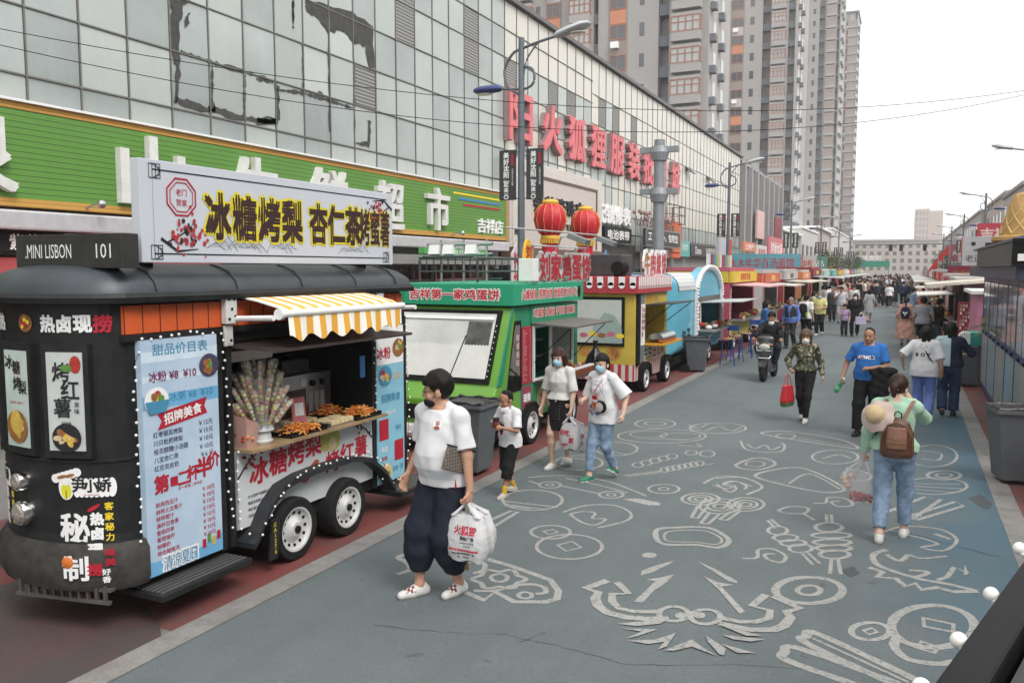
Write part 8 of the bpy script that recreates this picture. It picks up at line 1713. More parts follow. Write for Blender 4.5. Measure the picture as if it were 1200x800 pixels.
P = WALK(1, .18); P.update({'RH': (.16, .24, 1.08), 'Rcurl': 60, 'LH': (-.36, .02, .93), 'LE': (-.6, -.8, -.2), 'Lcurl': 45, 'head': (6, -5), 'lean': 0, 'RF': (.06, .2, .085), 'LF': (-.06, -.2, .13), 'Lfoot': (4, 28)})
p4 = person('woman in an oversized white printed T-shirt, cropped jeans and green sneakers', (-3.32, 9.58), 160, 1.57, P, dict(skin=3, fem=True, wide=1.0, hairstyle='pony', mask=MASK, shoe=mat('sneaker_green', (.02, .16, .09), .6), top=dict(m=whitetee, inf=.03, hem=.78, sleeve=1.0, cuff=.095, straight=True), legs=dict(t='trousers', m=denim, inf=.02, end=.85, r=(.105, .075, .055), cuff=True)), vox=.0105)
s4 = p4['s']; prt = [inkblk, inkred, mat('prt_blue', (.06, .18, .45), .6), mat('prt_orange', (.6, .2, .04), .6), mat('prt_purple', (.25, .12, .35), .6), mat('prt_cream', (.6, .55, .45), .6), mat('prt_grey', (.35, .35, .37), .6)]
def dr(t):
 rd = random.Random(11)
 t.stroke([(.0+.1*math.cos(q), .12+.09*math.sin(q)) for q in [2*math.pi*k/20 for k in range(20)]], .006, .002, 6, True).stroke([(.0+.07*math.cos(q), .11+.06*math.sin(q)) for q in [2*math.pi*k/20 for k in range(20)]], .004, .002, 0, True).stroke([(-.12, .2), (-.06, .12), (-.11, .02)], .006, .002, 6).stroke([(.12, .2), (.07, .1), (.12, .02)], .006, .002, 6)
 t.rect(-.06, .02, -.02, .03, .002, 1)
 for k in range(26):
  x, y = rd.uniform(-.11, .11), rd.uniform(-.2, -.03); t.poly([(x+rd.uniform(.012, .035)*math.cos(q), y+rd.uniform(.012, .035)*math.sin(q)) for q in [2*math.pi*j/6 for j in range(6)]], .0025+.0002*k, rd.choice((1, 2, 3, 4, 5, 3, 2)))
 for k in range(8): x, y = rd.uniform(-.1, .1), rd.uniform(-.2, -.04); t.stroke([(x, y), (x+rd.uniform(-.05, .05), y+rd.uniform(-.04, .04)), (x+rd.uniform(-.05, .05), y+.03)], .005, .009, 0)
 t.stroke([(-.17, .2), (-.14, .24), (-.11, .21)], .012, .002, 1).stroke([(.13, .24), (.17, .22)], .01, .002, 2)
shirt_print(p4, 0, 1.12*s4, .15, dr, prt)
strap(p4, [p4['T']((-.09, -.02, 1.42)), p4['T']((-.07, .1, 1.36)), p4['T']((.0, .17, 1.22)), p4['T']((-.1, .2, 1.06))], .006, inkred)
c = world(p4, n3(-.12, .19, 1.02)*s4); rbg = thing('round_bag', 'small round cream bag with black rim on a red strap across the printed T-shirt', 'bag', tuple(c), R(160)); m = MB(); m.lathe([(.01, .025), (.065, .025), (.075, .01), (.075, -.02), (.01, -.025)], (0, 0, 0), 'y', 22); m.build('body', matblk, rbg, local=True, smooth=True); m = MB(); m.lathe([(.058, .026), (.01, .034)], (0, 0, 0), 'y', 20); m.build('face', mat('bag_cream', (.55, .5, .42), .5), rbg, local=True)
camo = blotch_mat('floral_dark', [(.02, .022, .018), (.09, .1, .05), (.03, .035, .02), (.32, .3, .2), (.02, .02, .02), (.14, .1, .06), (.05, .06, .03)], 30, .85)
P = WALK(1, .17); P.update({'RH': (.24, .16, .98), 'RE': (.7, -.8, 0), 'Rcurl': 60, 'LH': (-.3, .0, .87), 'head': (6, -4), 'LF': (-.05, .16, .085), 'RF': (.05, -.12, .1), 'Rfoot': (0, 14), 'Lfoot': (2, 0)})
p5 = person('woman in a dark patterned top with a white mask carrying a red bag', (-1.5, 14.8), 176, 1.57, P, dict(skin=1, fem=True, wide=1.03, hair=HCU, hairstyle='curly', mask=MASKW, shoe=shoew, top=dict(m=camo, inf=.022, hem=.96, sleeve=1.95, cuff=.042), legs=dict(t='trousers', m=blackc, inf=.02, r=(.1, .07, .05), end=.95)), vox=.0115)
h5 = world(p5, p5['J']['R'][5]+n3(.0, .03, -.08)); rbag = thing('tote_bag', 'red tote bag with a green lower edge held by the woman in dark patterned top', 'bag', (h5.x-.03, h5.y, h5.z-.35), R(70))
m = MB(); m.loft([[(-.13, -.04, -.2), (.13, -.04, -.2), (.13, .04, -.2), (-.13, .04, -.2)], [(-.16, -.06, -.1), (.16, -.06, -.1), (.16, .06, -.1), (-.16, .06, -.1)], [(-.12, -.04, .15), (.12, -.04, .15), (.12, .04, .15), (-.12, .04, .15)]]); m.build('body', mat('tote_red', (.48, .02, .03), .6, bump=.4, bscale=20), rbag, bevel=.015, local=True); m = MB(); m.loft([[(-.135, -.045, -.205), (.135, -.045, -.205), (.135, .045, -.205), (-.135, .045, -.205)], [(-.155, -.056, -.14), (.155, -.056, -.14), (.155, .056, -.14), (-.155, .056, -.14)]]); m.build('green_edge', mat('tote_green', (.06, .16, .05), .6), rbag, local=True)
m = MB(); [m.tube([(-.07, yy, .14), (-.03, yy*.5, .3), (0, 0, .34), (.03, yy*.5, .3), (.07, yy, .14)], .008, 6) for yy in (-.035, .035)]; m.build('handles', MATS['tote_red'], rbag, local=True)
bt = cloth('tee_blue', (.035, .15, .45), .08)
P = WALK(1, .16); P.update({'RH': (.36, .1, .9), 'RE': (.6, -.9, 0), 'Rcurl': 65, 'LH': (-.06, .22, 1.08), 'LE': (-.9, -.4, -.4), 'Lcurl': 55, 'Lhd': (.95, .25, .1), 'head': (-4, -2), 'RF': (.11, .14, .085), 'LF': (-.11, -.12, .1), 'Lfoot': (8, 14), 'Rfoot': (-10, 0)})
p6 = person('man in a blue T-shirt holding a green bottle with a black jacket over his arm', (-.48, 14.0), 172, 1.70, P, dict(skin=2, wide=1.06, belly=.025, hairstyle='buzz', top=dict(m=bt, inf=.02, hem=.88, sleeve=.8, cuff=.07, straight=True), legs=dict(t='trousers', m=blackc, inf=.024, r=(.115, .09, .085), end=.95), shoe=shoeb, sole=shoeb), vox=.0115)
s6 = p6['s']; shirt_print(p6, 0, 1.24*s6, .15, lambda t: t.line('AYNOR', -.02, 0, h=.05, bold=.05, mi=0).rect(-.1, -.06, -.02, .01, .006, 1).rect(.05, .09, -.015, .02, .006, 2), [inkwht, inkred, inkblk])
jk = thing('jacket', 'black jacket draped over the forearm of the man in the blue T-shirt', 'jacket', tuple(world(p6, n3(-.16, .17, .9)*s6)), R(172)); Fj = Field(); Fj.cap((-.2, -.03, .14), (.08, .02, .13), .06, .05, k=.05).ell((-.06, .02, -.06), (.15, .05, .24), k=.05).ell((.0, .015, -.2), (.1, .045, .2), k=.05).cap((-.2, -.05, .12), (-.22, -.06, -.1), .06, .05, k=.04); skinmesh('cloth', Fj.mesh(.013, .006), blackc, jk, 1.)
h6 = world(p6, p6['J']['R'][5]+n3(.01, .03, -.08)); bo = thing('bottle', 'green plastic drink bottle held by the man in the blue T-shirt', 'bottle', (h6.x, h6.y, h6.z), 0); bo.rotation_euler = (R(20), R(28), 0); MB().lathe([(.01, -.2), (.03, -.2), (.034, -.18), (.033, -.06), (.03, .0), (.014, .045), (.013, .07), (.01, .07)], (0, 0, 0), seg=18).build('body', mat('bottle_green', (.03, .42, .16), .1, spec=.8, alpha=.85), bo, local=True, smooth=True); MB().lathe([(.035, -.14), (.0355, -.08)], (0, 0, 0), seg=18).build('label', mat('bottle_label', (.25, .6, .35), .4), bo, local=True); MB().lathe([(.015, .06), (.016, .085), (.01, .086)], (0, 0, 0), seg=14).build('cap', white, bo, local=True)
mint = cloth('cardigan_mint', (.36, .56, .42), .06)
P = WALK(1, .2); P.update({'LH': (-.29, .06, .87), 'Lcurl': 72, 'RH': (.11, .2, 1.43), 'RE': (.75, -.1, -1), 'Rcurl': 50, 'head': (-12, -8), 'lean': 4, 'RF': (.1, .14, .085), 'LF': (-.1, -.2, .1), 'Lfoot': (6, 16), 'Rfoot': (-4, 0)})
p7 = person('woman seen from behind in a mint cardigan and jeans with a brown backpack', (-.04, 8.62), -4, 1.60, P, dict(skin=3, fem=True, wide=1.05, hair=HBR, hairstyle='pony', hairtie=True, ponylen=.02, shoe=shoew, top=dict(m=mint, inf=.024, hem=.93, sleeve=1.95, cuff=.046, name='sweater'), legs=dict(t='trousers', m=denim, inf=.02, r=(.104, .081, .062), end=.86)), vox=.009)
s7 = p7['s']; bp = thing('backpack', 'brown leather backpack on the back of the woman in the mint cardigan', 'backpack', tuple(world(p7, n3(.03, -.2, 1.1)*s7)), R(-4))
lea = mat('leather_brown', (.1, .042, .026), .42, var=.25, scale=12, bump=.15); lea2 = mat('leather_tan', (.24, .115, .075), .4, var=.2, scale=10, bump=.2)
Fb = Field(); Fb.prof([(-.19, .13, .055, 0), (-.15, .15, .07, 0), (.05, .14, .07, 0), (.14, .1, .055, .01), (.18, .03, .03, .02)], np.eye(3), (0, 0, 0), -.19, .18, k=.01); skinmesh('body', Fb.mesh(.008), lea, bp, 1.)
Fp = Field(); Fp.prof([(-.11, .085, .03, -.062), (.0, .09, .032, -.062), (.1, .08, .026, -.055)], np.eye(3), (0, 0, 0), -.1, .1, k=.01); skinmesh('front_pocket', Fp.mesh(.008), lea2, bp, 1.)
m = MB(); m.tube([(-.085, -.092, -.03), (0, -.1, -.035), (.085, -.092, -.03)], .003, 5).tube([(-.14, -.055, -.12), (-.13, -.06, .03), (-.08, -.055, .12), (0, -.05, .15), (.08, -.055, .12), (.13, -.06, .03), (.14, -.055, -.12)], .0035, 5); m.build('zips', mat('zip_brass', (.3, .2, .1), .4, .7), bp, local=True)
m = MB(); m.tube([(-.03, .02, .17), (-.028, .0, .225), (0, -.005, .245), (.028, .0, .225), (.03, .02, .17)], .006, 6); m.build('handle', matblk, bp, local=True)
m = MB()
for sx_ in (-1, 1): m.loft([[(sx_*.05+a*.017, .05+b*.004, .16) for a, b in ((-1, -1), (1, -1), (1, 1), (-1, 1))], [(sx_*.1+a*.017, .08+b*.004+.03, .285) for a, b in ((-1, -1), (1, -1), (1, 1), (-1, 1))], [(sx_*.12+a*.017, .17+b*.004, .33) for a, b in ((-1, -1), (1, -1), (1, 1), (-1, 1))], [(sx_*.13+a*.017, .3+b*.004, .25) for a, b in ((-1, -1), (1, -1), (1, 1), (-1, 1))]])
m.build('shoulder_straps', lea2, bp, local=True)
ht = thing('sun_hat', 'straw crowned sun hat with a pale pink brim on the mint cardigan', 'hat', tuple(world(p7, n3(-.17, -.17, 1.3)*s7)), R(-4)); ht.rotation_euler = (R(58), R(-32), R(-10))
m = MB(); rings = []
for r_, zz in ((.085, .0), (.12, -.012), (.165, -.035), (.158, -.028), (.115, -.0), (.08, .01)): rings.append([(r_*math.cos(q)*(1+.05*math.sin(5*q)), r_*math.sin(q)*(1+.05*math.sin(4*q)), zz+.016*math.sin(6*q)*(r_ > .12)) for q in [2*math.pi*k/40 for k in range(40)]])
m.loft(rings); m.build('brim', cloth('hat_pink', (.5, .4, .36), .08), ht, local=True, smooth=True); m = MB(); m.lathe([(.09, -.005), (.09, .03), (.083, .065), (.06, .09), (.01, .1)], (0, 0, 0), seg=28); m.build('crown', mat('straw', (.55, .42, .25), .8, var=.1, bump=.4, bscale=60), ht, local=True, smooth=True)
h7 = world(p7, p7['J']['L'][5]+n3(0, .02, -.09)); clr = mat('bag_clear', (.7, .68, .7), .15, var=.05, alpha=.22, spec=.8, bump=.4, bscale=20)
fb7 = plastic_bag('fruit_bag', 'clear plastic bag of red strawberries carried by the woman in the mint cardigan', 'bag', (h7.x-.02, h7.y-.02, h7.z-.27), .24, .3, .18, 0, clr, tuple(h7), 3)
m = MB(); rd = random.Random(2)
for k in range(60): q, r_ = rd.uniform(0, 6.28), rd.uniform(0, .085); m.ball((r_*math.cos(q)*1.15, r_*math.sin(q)*.8, -.13+rd.uniform(0, .07)), .016, 7, 5, mi=k % 2)
m.build('strawberries', [mat('berry', (.4, .012, .015), .35), mat('berry2', (.25, .01, .012), .35)], fb7, local=True, smooth=True)
fb7 = plastic_bag('fruit_bag', 'smaller clear plastic bag of pale buns beside the strawberry bag', 'bag', (h7.x-.14, h7.y-.02, h7.z-.2), .16, .2, .14, .4, clr, tuple(h7), 6); m = MB(); [m.ball((rd.uniform(-.04, .04), rd.uniform(-.03, .03), -.06+.03*k), (.045, .04, .03), 9, 6) for k in range(4)]; m.build('buns', mat('bun_peach', (.6, .4, .3), .6), fb7, local=True, smooth=True)
P = WALK(-1, .13); P.update({'LH': (-.36, .1, .98), 'LE': (-.6, -.8, -.1), 'Lcurl': 15, 'RH': (.28, .06, .88), 'head': (-18, -4)})
p8 = person('woman from behind in a white T-shirt with black lettering and lilac blue trousers', (.33, 15.8), -6, 1.62, P, dict(skin=3, fem=True, wide=1.12, hairstyle='bob', shoe=shoew, top=dict(m=whitetee, inf=.03, hem=.8, sleeve=.95, cuff=.085, straight=True), legs=dict(t='trousers', m=cloth('trousers_lilac', (.16, .23, .55), .08), inf=.022, r=(.11, .085, .085), end=.95)), vox=.0125)
s8 = p8['s']; shirt_print(p8, -.02, 1.2*s8, .15, lambda t: t.line('B', -.09, 0, h=.055, bold=.04).line('O', 0, 0, h=.06, bold=.04).line('Y', .09, 0, h=.055, bold=.04).stroke([(-.12, .1), (-.05, .15), (0, .1), (.06, .15), (.13, .1)], .006), [inkblk], back=True)
strap(p8, [p8['T']((-.07, -.0, 1.45)), p8['T']((-.05, -.12, 1.38)), p8['T']((.08, -.165, 1.15)), p8['T']((.19, -.08, 1.0)), p8['T']((.22, .05, .96))], .011, matblk)
MB().obox(tuple(np.array([.25, .06, .88])*s8), (.05, 0, 0), (0, .09, 0), (0, 0, .08)).build('shoulder_bag', mat('bag_tan', (.3, .16, .06), .5), p8['root'], local=True, bevel=.015)
two = cloth('two_tone_pale', (.42, .54, .6), .05); twod = cloth('two_tone_navy', (.02, .025, .045), .15)
P = WALK(1, .1); P.update({'LH': (-.27, .04, .87), 'RH': (.2, .26, 1.1), 'RE': (.9, -.5, -.4), 'head': (-10, -10)})
p9 = person('woman from behind in a half pale blue half navy shirt and dark jeans', (.74, 16.4), -2, 1.66, P, dict(skin=1, fem=True, wide=1.03, hairstyle='bob', shoe=shoeb, sole=shoeb, top=dict(m=[two, twod], inf=.03, hem=.92, sleeve=1.1, cuff=.075, straight=True, regions=[(lambda q: q[:, 0] > .01, 1)]), legs=dict(t='trousers', m=denimd, inf=.022, r=(.105, .085, .088), end=.97)), vox=.0125)
g_ = world(p9, n3(.02, .35, 1.12)); tag(MB().ball((g_.x-.22, g_.y+.5, 1.18), (.12, .1, .13), 14, 10).build('green_bag', mat('bag_bright_green', (.03, .4, .12), .4, bump=.5, bscale=15), smooth=True), 'bright green plastic bag between the two women on the right', 'bag')
sc = thing('electric_scooter', 'dark grey electric scooter with a tall front shield ridden towards the camera', 'scooter', (-2.87, 20.2, 0), R(176))
sgm = mat('scooter_grey', (.08, .085, .085), .35, .3, var=.2, coat=.4); sg2 = mat('scooter_silver', (.35, .36, .34), .35, .4)
Fs = Field(); Fs.cap((0, .42, .45), (0, .34, .95), .13, .15, k=.06, cuts=[]); Fs.ell((0, .46, .72), (.19, .1, .22), k=.05).ell((0, .42, .98), (.2, .09, .1), k=.05).cap((0, .3, .3), (0, -.15, .28), .13, .13, k=.05).ell((0, -.35, .52), (.16, .34, .2), k=.08).ell((0, -.55, .6), (.13, .22, .1), k=.05); skinmesh('body', Fs.mesh(.016), sgm, sc, 1.)
MB().loft([[(a*w, y, z+b) for a, b in ((-1, -.03), (1, -.03), (1, .03), (-1, .03))] for w, y, z in ((.13, -.75, .76), (.16, -.5, .78), (.15, -.15, .74), (.09, .0, .72))]).build('saddle', matblk, sc, local=True, bevel=.02)
for y, r_ in ((.55, .22), (-.55, .22)):
 MB().lathe([(r_*.6, -.05), (r_*.9, -.055), (r_, -.02), (r_, .02), (r_*.9, .055), (r_*.6, .05)], (0, y, r_), 'x', 26).build('wheel', rubber, sc, local=True, smooth=True); w_ = kids(sc)[-1]; MB().lathe([(.01, -.04), (r_*.6, -.045), (r_*.62, .0), (r_*.6, .045), (.01, .04)], (0, y, r_), 'x', 20).build('rim', sg2, w_, local=True)
MB().loft([[(.09*math.cos(q), .55+(.28)*math.sin(a), .22+(.28)*math.cos(a)+.0*q) for q in [0, 1.57, 3.14, 4.71]] for a in (-.9, -.4, .1, .6, 1.0)]).build('front_mudguard', sgm, sc, local=True)
m = MB(); m.tube([(-.1, .55, .22), (-.1, .45, .55)], .025, 8).tube([(.1, .55, .22), (.1, .45, .55)], .025, 8); m.build('fork', dkgrey, sc, local=True)
m = MB(); m.ball((0, .545, .8), (.13, .035, .08), 14, 8); m.build('headlight', mat('headlamp_glass', (.5, .5, .47), .12, spec=.8), sc, local=True, smooth=True)
m = MB(); m.tube([(-.36, .24, 1.06), (-.2, .33, 1.04), (.2, .33, 1.04), (.36, .24, 1.06)], .022, 8); m.ball((0, .4, 1.06), (.16, .08, .05), 14, 8); m.build('handlebar', matblk, sc, local=True, smooth=True)
for sx_ in (-1, 1): m = MB(); m.tube([(sx_*.24, .34, 1.05), (sx_*.28, .34, 1.2)], .007, 5); m.ball((sx_*.3, .34, 1.24), (.05, .015, .04), 10, 6); m.build('mirror', matblk, sc, local=True)
for sx_ in (-1, 1): m = MB(); m.ball((sx_*.15, .53, .86), (.035, .03, .02), 10, 6); m.build('indicator', mat('amber', 0), sc, local=True)
m = MB(); m.tube([(-.15, .5, .62), (-.12, .56, .55), (.12, .56, .55), (.15, .5, .62)], .012, 6).tube([(-.19, .48, .92), (-.16, .55, .72), (.16, .55, .72), (.19, .48, .92)], .01, 6); m.build('chrome_bars', chrome, sc, local=True)
P = {'RF': (.14, .32, .46), 'LF': (-.14, .32, .46), 'RK': (.5, 1, .6), 'LK': (-.5, 1, .6), 'RH': (.33, .5, 1.06), 'LH': (-.33, .5, 1.06), 'RE': (1, -.5, -.6), 'LE': (-1, -.5, -.6), 'Rcurl': 75, 'Lcurl': 75, 'Rhd': (0, .9, -.2), 'Lhd': (0, .9, -.2), 'Rpn': (0, -.2, -1), 'Lpn': (0, -.2, -1), 'head': (2, -6), 'lean': 4}
def seated(label, xy, rz, h, P, W, vox, z): return person(label, xy, rz, h, P, W, vox=vox, z=z)
jack = cloth('jacket_black', (.016, .016, .018), .3)
p10 = person('man in a black jacket riding the electric scooter towards the camera', (-2.87+.0, 20.52), 176, 1.68, P, dict(skin=2, hairstyle='short', mask=MASKW, maskdrop=.075, shoe=shoeb, sole=shoeb, top=dict(m=jack, inf=.03, hem=.86, sleeve=1.95, cuff=.05), legs=dict(t='trousers', m=cloth('trousers_dark', (.02, .023, .03)), inf=.02, r=(.1, .08, .065), end=.95)), vox=.014, z=-.1)
def midp(label, u, v, rz, h, P, W, vox=.016): return person(label, G(u, v), rz, h, P, W, vox=vox)
ST_ = lambda **k: dict({'RH': (.26, .06, .87), 'LH': (-.26, .06, .87)}, **k)
tr = lambda m_, **k: dict(dict(t='trousers', m=m_, inf=.02, r=(.1, .08, .07), end=.96), **k)
gr_ = cloth('trousers_charcoal', (.025, .025, .028)); 
midp('older man in a grey cap, blue shirt and dark waistcoat walking on the left', 926, 408, 165, 1.68, dict(WALK(1, .12), **ST_()), dict(skin=2, hairstyle='cap', hair=cloth('cap_grey', (.2, .2, .19)), shoe=shoeb, sole=shoeb, vest=cloth('vest_dark', (.035, .033, .035)), top=dict(m=cloth('shirt_blue', (.12, .2, .5)), inf=.018, sleeve=1.9, cuff=.045), legs=tr(gr_)))
c_ = kids(bpy.data.objects['person.009'])[0] if 'person.009' in bpy.data.objects else None
midp('person in a blue hooded jacket standing at the pink trailer counter', 895, 415, -75, 1.65, ST_(RH=(.1, .3, 1.05), LH=(-.1, .3, 1.05)), dict(hairstyle='bob', fem=True, shoe=shoeb, top=dict(m=cloth('hood_blue', (.05, .13, .3)), inf=.035, hem=.82, sleeve=1.9), legs=tr(blackc)))
pbk = midp('person from behind in a white top with a black backpack beside the left stalls', 943, 402, -20, 1.7, dict(WALK(1, .12), **ST_()), dict(hairstyle='short', shoe=shoeb, top=dict(m=whitetee, inf=.03, hem=.86), legs=tr(blackc)))
p_ = world(pbk, n3(0, -.2, 1.15)); bk_ = thing('backpack', 'black backpack with a small lime tag on a white top at the left', 'backpack', tuple(p_), R(-20)); Fb = Field(); Fb.prof([(-.25, .15, .08, 0), (0, .16, .1, 0), (.2, .13, .07, 0), (.25, .06, .04, 0)], np.eye(3), (0, 0, 0), -.25, .25, k=.01); skinmesh('body', Fb.mesh(.016), blackc, bk_, 1.); MB().box(.13, .17, -.06, .02, -.2, -.05).build('lime_tag', mat('lime', (.35, .6, .05), .5), bk_, local=True)
midp('man in a pale yellow T-shirt and blue mask looking at his hands', 960, 393, 170, 1.70, dict(WALK(1, .06), **ST_(RH=(.16, .26, 1.1), LH=(-.08, .28, 1.08), RE=(.8, -.6, -.3), LE=(-.8, -.6, -.3))), dict(skin=1, hairstyle='cap', hair=cloth('cap_grey', 0), mask=MASK, shoe=shoew, top=dict(m=cloth('tee_yellow', (.62, .6, .25)), inf=.028, hem=.84, straight=True), legs=tr(blackc, r=(.11, .09, .07))))
midp('man in a dark waistcoat behind the man in the yellow T-shirt', 975, 377, 170, 1.68, ST_(), dict(skin=2, hairstyle='buzz', shoe=shoeb, vest=cloth('vest_grey', (.06, .06, .065)), top=dict(m=cloth('shirt_grey', (.08, .08, .085)), inf=.018, sleeve=1.9), legs=tr(gr_)))
midp('man in a white polo shirt and pale grey trousers eating', 985, 379, 175, 1.76, dict(WALK(1, .08), **ST_(RH=(.06, .26, 1.34), RE=(.9, -.3, -.6))), dict(skin=2, wide=1.05, hairstyle='short', shoe=shoeb, top=dict(m=cloth('polo_white', (.6, .6, .64)), inf=.024, hem=.86, straight=True), legs=tr(cloth('trousers_palegrey', (.4, .4, .42)))))
midp('small child in a lilac top and black trousers', 989, 394, 175, 1.22, ST_(RH=(.08, .22, 1.2), RE=(.9, -.2, -.7)), dict(headscale=1.2, hairstyle='short', shoe=shoeb, sole=shoeb, top=dict(m=cloth('top_lilac', (.36, .27, .44)), inf=.026, hem=.86), legs=tr(blackc)))
pbw = midp('woman in black with a white mask and brown hair holding a lilac bag', 1001, 394, 178, 1.66, dict(WALK(1, .05), **ST_(LH=(-.24, .16, .95), RH=(.2, .2, 1.0))), dict(fem=True, wide=1.2, hair=HBR, hairstyle='bob', mask=MASKW, shoe=shoeb, sole=shoeb, top=dict(m=blackc, inf=.04, hem=.62, hemflare=.06, sleeve=1.9), legs=tr(blackc)))
p_ = world(pbw, pbw['J']['L'][5]+n3(0, .05, -.3)); lb_ = thing('tote_bag', 'pale lilac paper bag carried by the woman in black', 'bag', tuple(p_), R(178)); MB().box(-.19, .19, -.05, .05, -.15, .15).build('body', mat('bag_lilac', (.52, .45, .62), .6), lb_, local=True, bevel=.01); m = MB(); m.tube([(-.07, 0, .15), (-.05, 0, .28), (.05, 0, .28), (.07, 0, .15)], .008, 5); m.build('handle', inkwht, lb_, local=True)
midp('person in a white T-shirt behind the woman in black', 1000, 372, 175, 1.72, ST_(), dict(hairstyle='short', shoe=shoeb, top=dict(m=whitetee, inf=.03, hem=.84, straight=True), legs=tr(cloth('trousers_black2', (.02, .02, .022)))))
midp('woman in a pale grey dress walking away in the middle of the crowd', 1018, 378, 15, 1.62, dict(WALK(1, .15), **ST_()), dict(fem=True, hairstyle='bob', shoe=shoeb, sole=shoeb, top=dict(m=cloth('dress_grey', (.36, .38, .4)), inf=.02, hem=1.0, sleeve=.9), legs=dict(t='skirt', m=cloth('dress_grey', 0), hem=.5, flare=.03)))
pdr = midp('woman from behind in a dusty pink tulle dress with a navy backpack', 1060, 406, -5, 1.66, dict(WALK(1, .08), **ST_()), dict(fem=True, hairstyle='pony', ponylen=-.1, shoe=shoeb, sole=shoeb, top=dict(m=cloth('tulle_pink', (.5, .28, .22)), inf=.025, hem=.98, sleeve=1.6, cuff=.06), legs=dict(t='skirt', m=cloth('tulle_pink', 0), hem=.28, flare=.14, amp=.012)))
p_ = world(pdr, n3(0, -.19, 1.16)); bk_ = thing('backpack', 'navy backpack with a white ribbon on the pink tulle dress', 'backpack', tuple(p_), R(-5)); Fb = Field(); Fb.prof([(-.19, .13, .07, 0), (0, .14, .08, 0), (.15, .11, .06, 0), (.19, .05, .04, 0)], np.eye(3), (0, 0, 0), -.19, .19, k=.01); skinmesh('body', Fb.mesh(.015), cloth('bag_navy', (.012, .018, .05)), bk_, 1.); t = Txt((0, -.085, -.02), (1, 0, 0)); t.poly([(-.07, .05), (0, .01), (-.06, -.03)]).poly([(.07, .05), (.06, -.03), (0, .01)], .0035).rect(-.012, .012, -.1, .01, .004); MB.build(t, 'ribbon', inkwht, bk_, local=True)
midp('man from behind in a grey T-shirt and black shorts', 1080, 412, -3, 1.72, dict(WALK(-1, .08), **ST_(RH=(.3, .05, .87))), dict(skin=1, wide=1.06, hairstyle='short', shoe=shoeb, top=dict(m=cloth('tee_grey', (.3, .32, .36)), inf=.022, hem=.86, straight=True), legs=dict(t='shorts', m=blackc, inf=.024, r=(.12, .1, .1), end=.95)))
midp('person in dark clothes bending at the right stall beside the grey T-shirt man', 1094, 412, -60, 1.68, ST_(RH=(.15, .3, 1.0), lean=14), dict(hairstyle='short', shoe=shoeb, top=dict(m=blackc, inf=.03, sleeve=1.9), legs=tr(cloth('trousers_slate', (.06, .075, .085)))))
midp('woman in a pink red top at the right stalls', 1079, 384, -70, 1.62, ST_(RH=(.12, .3, 1.05)), dict(fem=True, hairstyle='bob', shoe=shoeb, top=dict(m=cloth('top_coral', (.5, .16, .15)), inf=.03, sleeve=1.2), legs=tr(blackc)))
midp('man in a light blue shirt standing at the right stalls', 1069, 380, -80, 1.72, ST_(RH=(.12, .3, 1.05)), dict(hairstyle='short', shoe=shoeb, top=dict(m=cloth('shirt_lightblue', (.22, .32, .45)), inf=.026, sleeve=.8, straight=True), legs=tr(denimd)))
midp('person in a black coat and black skirt far down the middle of the road', 1048, 357, 175, 1.66, ST_(), dict(fem=True, hairstyle='bob', shoe=shoeb, top=dict(m=blackc, inf=.03, sleeve=1.9), legs=dict(t='skirt', m=blackc, hem=.22, flare=.05)))
midp('man in black walking towards the camera far down the road', 1035, 357, 175, 1.74, dict(WALK(1, .12), **ST_()), dict(hairstyle='short', shoe=shoeb, top=dict(m=blackc, inf=.03, sleeve=1.9), legs=tr(blackc)))
midp('man in a dark blue jacket walking away far down the road', 1058, 360, 0, 1.76, dict(WALK(-1, .1), **ST_()), dict(wide=1.1, hairstyle='short', shoe=shoeb, top=dict(m=cloth('jacket_navy', (.02, .035, .075)), inf=.035, sleeve=1.9), legs=tr(blackc)))
midp('woman in cream top near the left stalls behind the yellow T-shirt man', 952, 384, -90, 1.62, ST_(RH=(.1, .3, 1.05)), dict(fem=True, hairstyle='bob', shoe=shoew, top=dict(m=cloth('top_cream', (.52, .48, .42)), inf=.026, sleeve=1.2), legs=tr(blackc)))
person('vendor in a dark top standing inside the blue caravan hatch', (-6.0, 23.6), -90, 1.66, ST_(), dict(fem=True, hairstyle='pony', mask=MASK, top=dict(m=blackc, inf=.025), legs=tr(blackc)), vox=.02, z=.0)
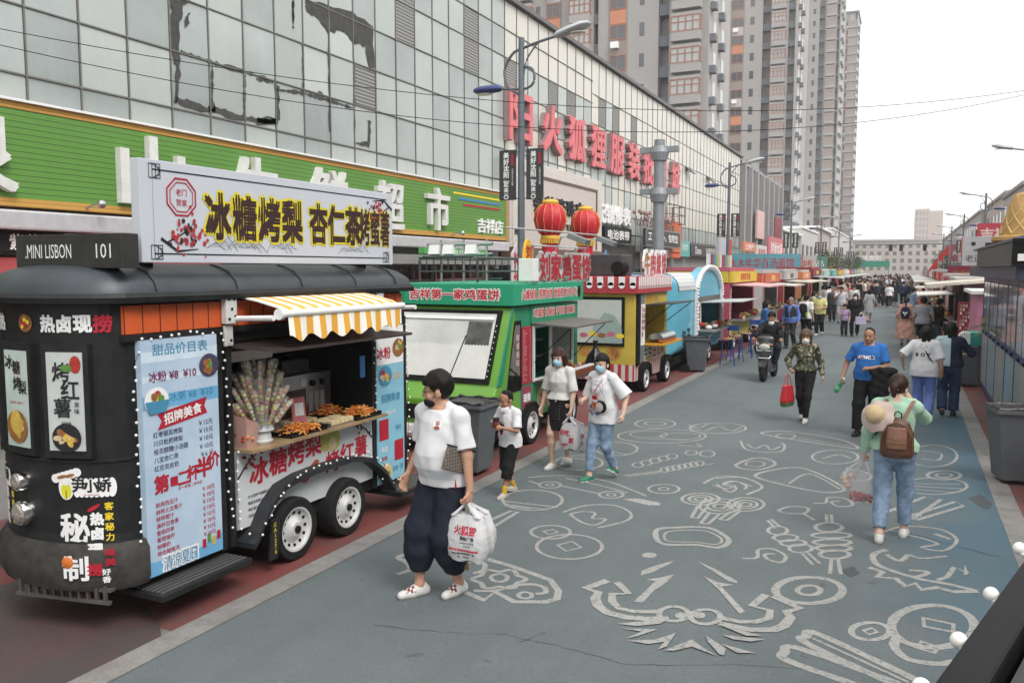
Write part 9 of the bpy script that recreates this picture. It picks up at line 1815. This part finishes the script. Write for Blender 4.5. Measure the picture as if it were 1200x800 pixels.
# ---------------------------------------------------------------- distant crowd: eight figures copied
protos = []
cw = [('white shirt', whitetee, blackc, False), ('black jacket', blackc, gr_, False), ('dark blue top', cloth('crowd_navy', (.03, .05, .1)), blackc, True), ('grey top', cloth('crowd_grey', (.2, .2, .21)), denimd, False), ('red top', cloth('crowd_red', (.35, .05, .06)), blackc, True), ('pale pink top', cloth('crowd_pink', (.5, .35, .35)), denim, True), ('beige top', cloth('crowd_beige', (.4, .33, .26)), gr_, False), ('dark brown coat', cloth('crowd_brown', (.05, .035, .03)), blackc, True)]
for i, (n_, tm, bm_, fem) in enumerate(cw):
 inf = person('distant pedestrian in a %s among the dense crowd far down the street' % n_, (-1-.3*i, 60+2*i), 175 if i % 2 else -5, 1.62+.03*i, dict(WALK(1 if i % 3 else -1, .13), **ST_()), dict(fem=fem, skin=i % 3, hairstyle='bob' if fem else 'short', top=dict(m=tm, inf=.03, sleeve=1.9 if i % 2 else .8), legs=tr(bm_)), group='distant crowd in %s' % n_, vox=.03)
 protos.append(inf['root'])
rd = random.Random(12); used = []
n = 0
while n < 125:
 y = 47+rd.random()**1.3*100; x = rd.uniform(-4.3, 1.2)
 if y < 88 and -2.9 < x < .6 and rd.random() < .85: continue
 if y < 56 and x > -3.2 and x < .4: continue
 if any((x-a)**2+(y-b)**2 < .3 for a, b in used): continue
 used.append((x, y)); pr_ = rd.choice((0, 0, 1, 1, 2, 3, 3, 4, 5, 5, 6, 6, 7, 0)); src = protos[pr_]
 o = dup(src, (x, y, 0), R(rd.choice((175, -5, 185, 5, 90, 170, 0))+rd.uniform(-12, 12))); sc_ = rd.uniform(.94, 1.06); o.scale = (sc_, sc_, sc_); n += 1
# ---------------------------------------------------------------- thin haze over the street
hz = MB().box(-90, 60, -25, 460, -1, 130).build('haze', bpy.data.materials.new('haze_air')); hz['kind'] = 'stuff'
hm = hz.data.materials[0]; hm.use_nodes = True; n = hm.node_tree.nodes; n.clear(); o = n.new('ShaderNodeOutputMaterial'); pv = n.new('ShaderNodeVolumePrincipled')
pv.inputs['Color'].default_value = (.92, .94, .97, 1); pv.inputs['Density'].default_value = .0009; pv.inputs['Anisotropy'].default_value = .2
hm.node_tree.links.new(pv.outputs[0], o.inputs['Volume'])
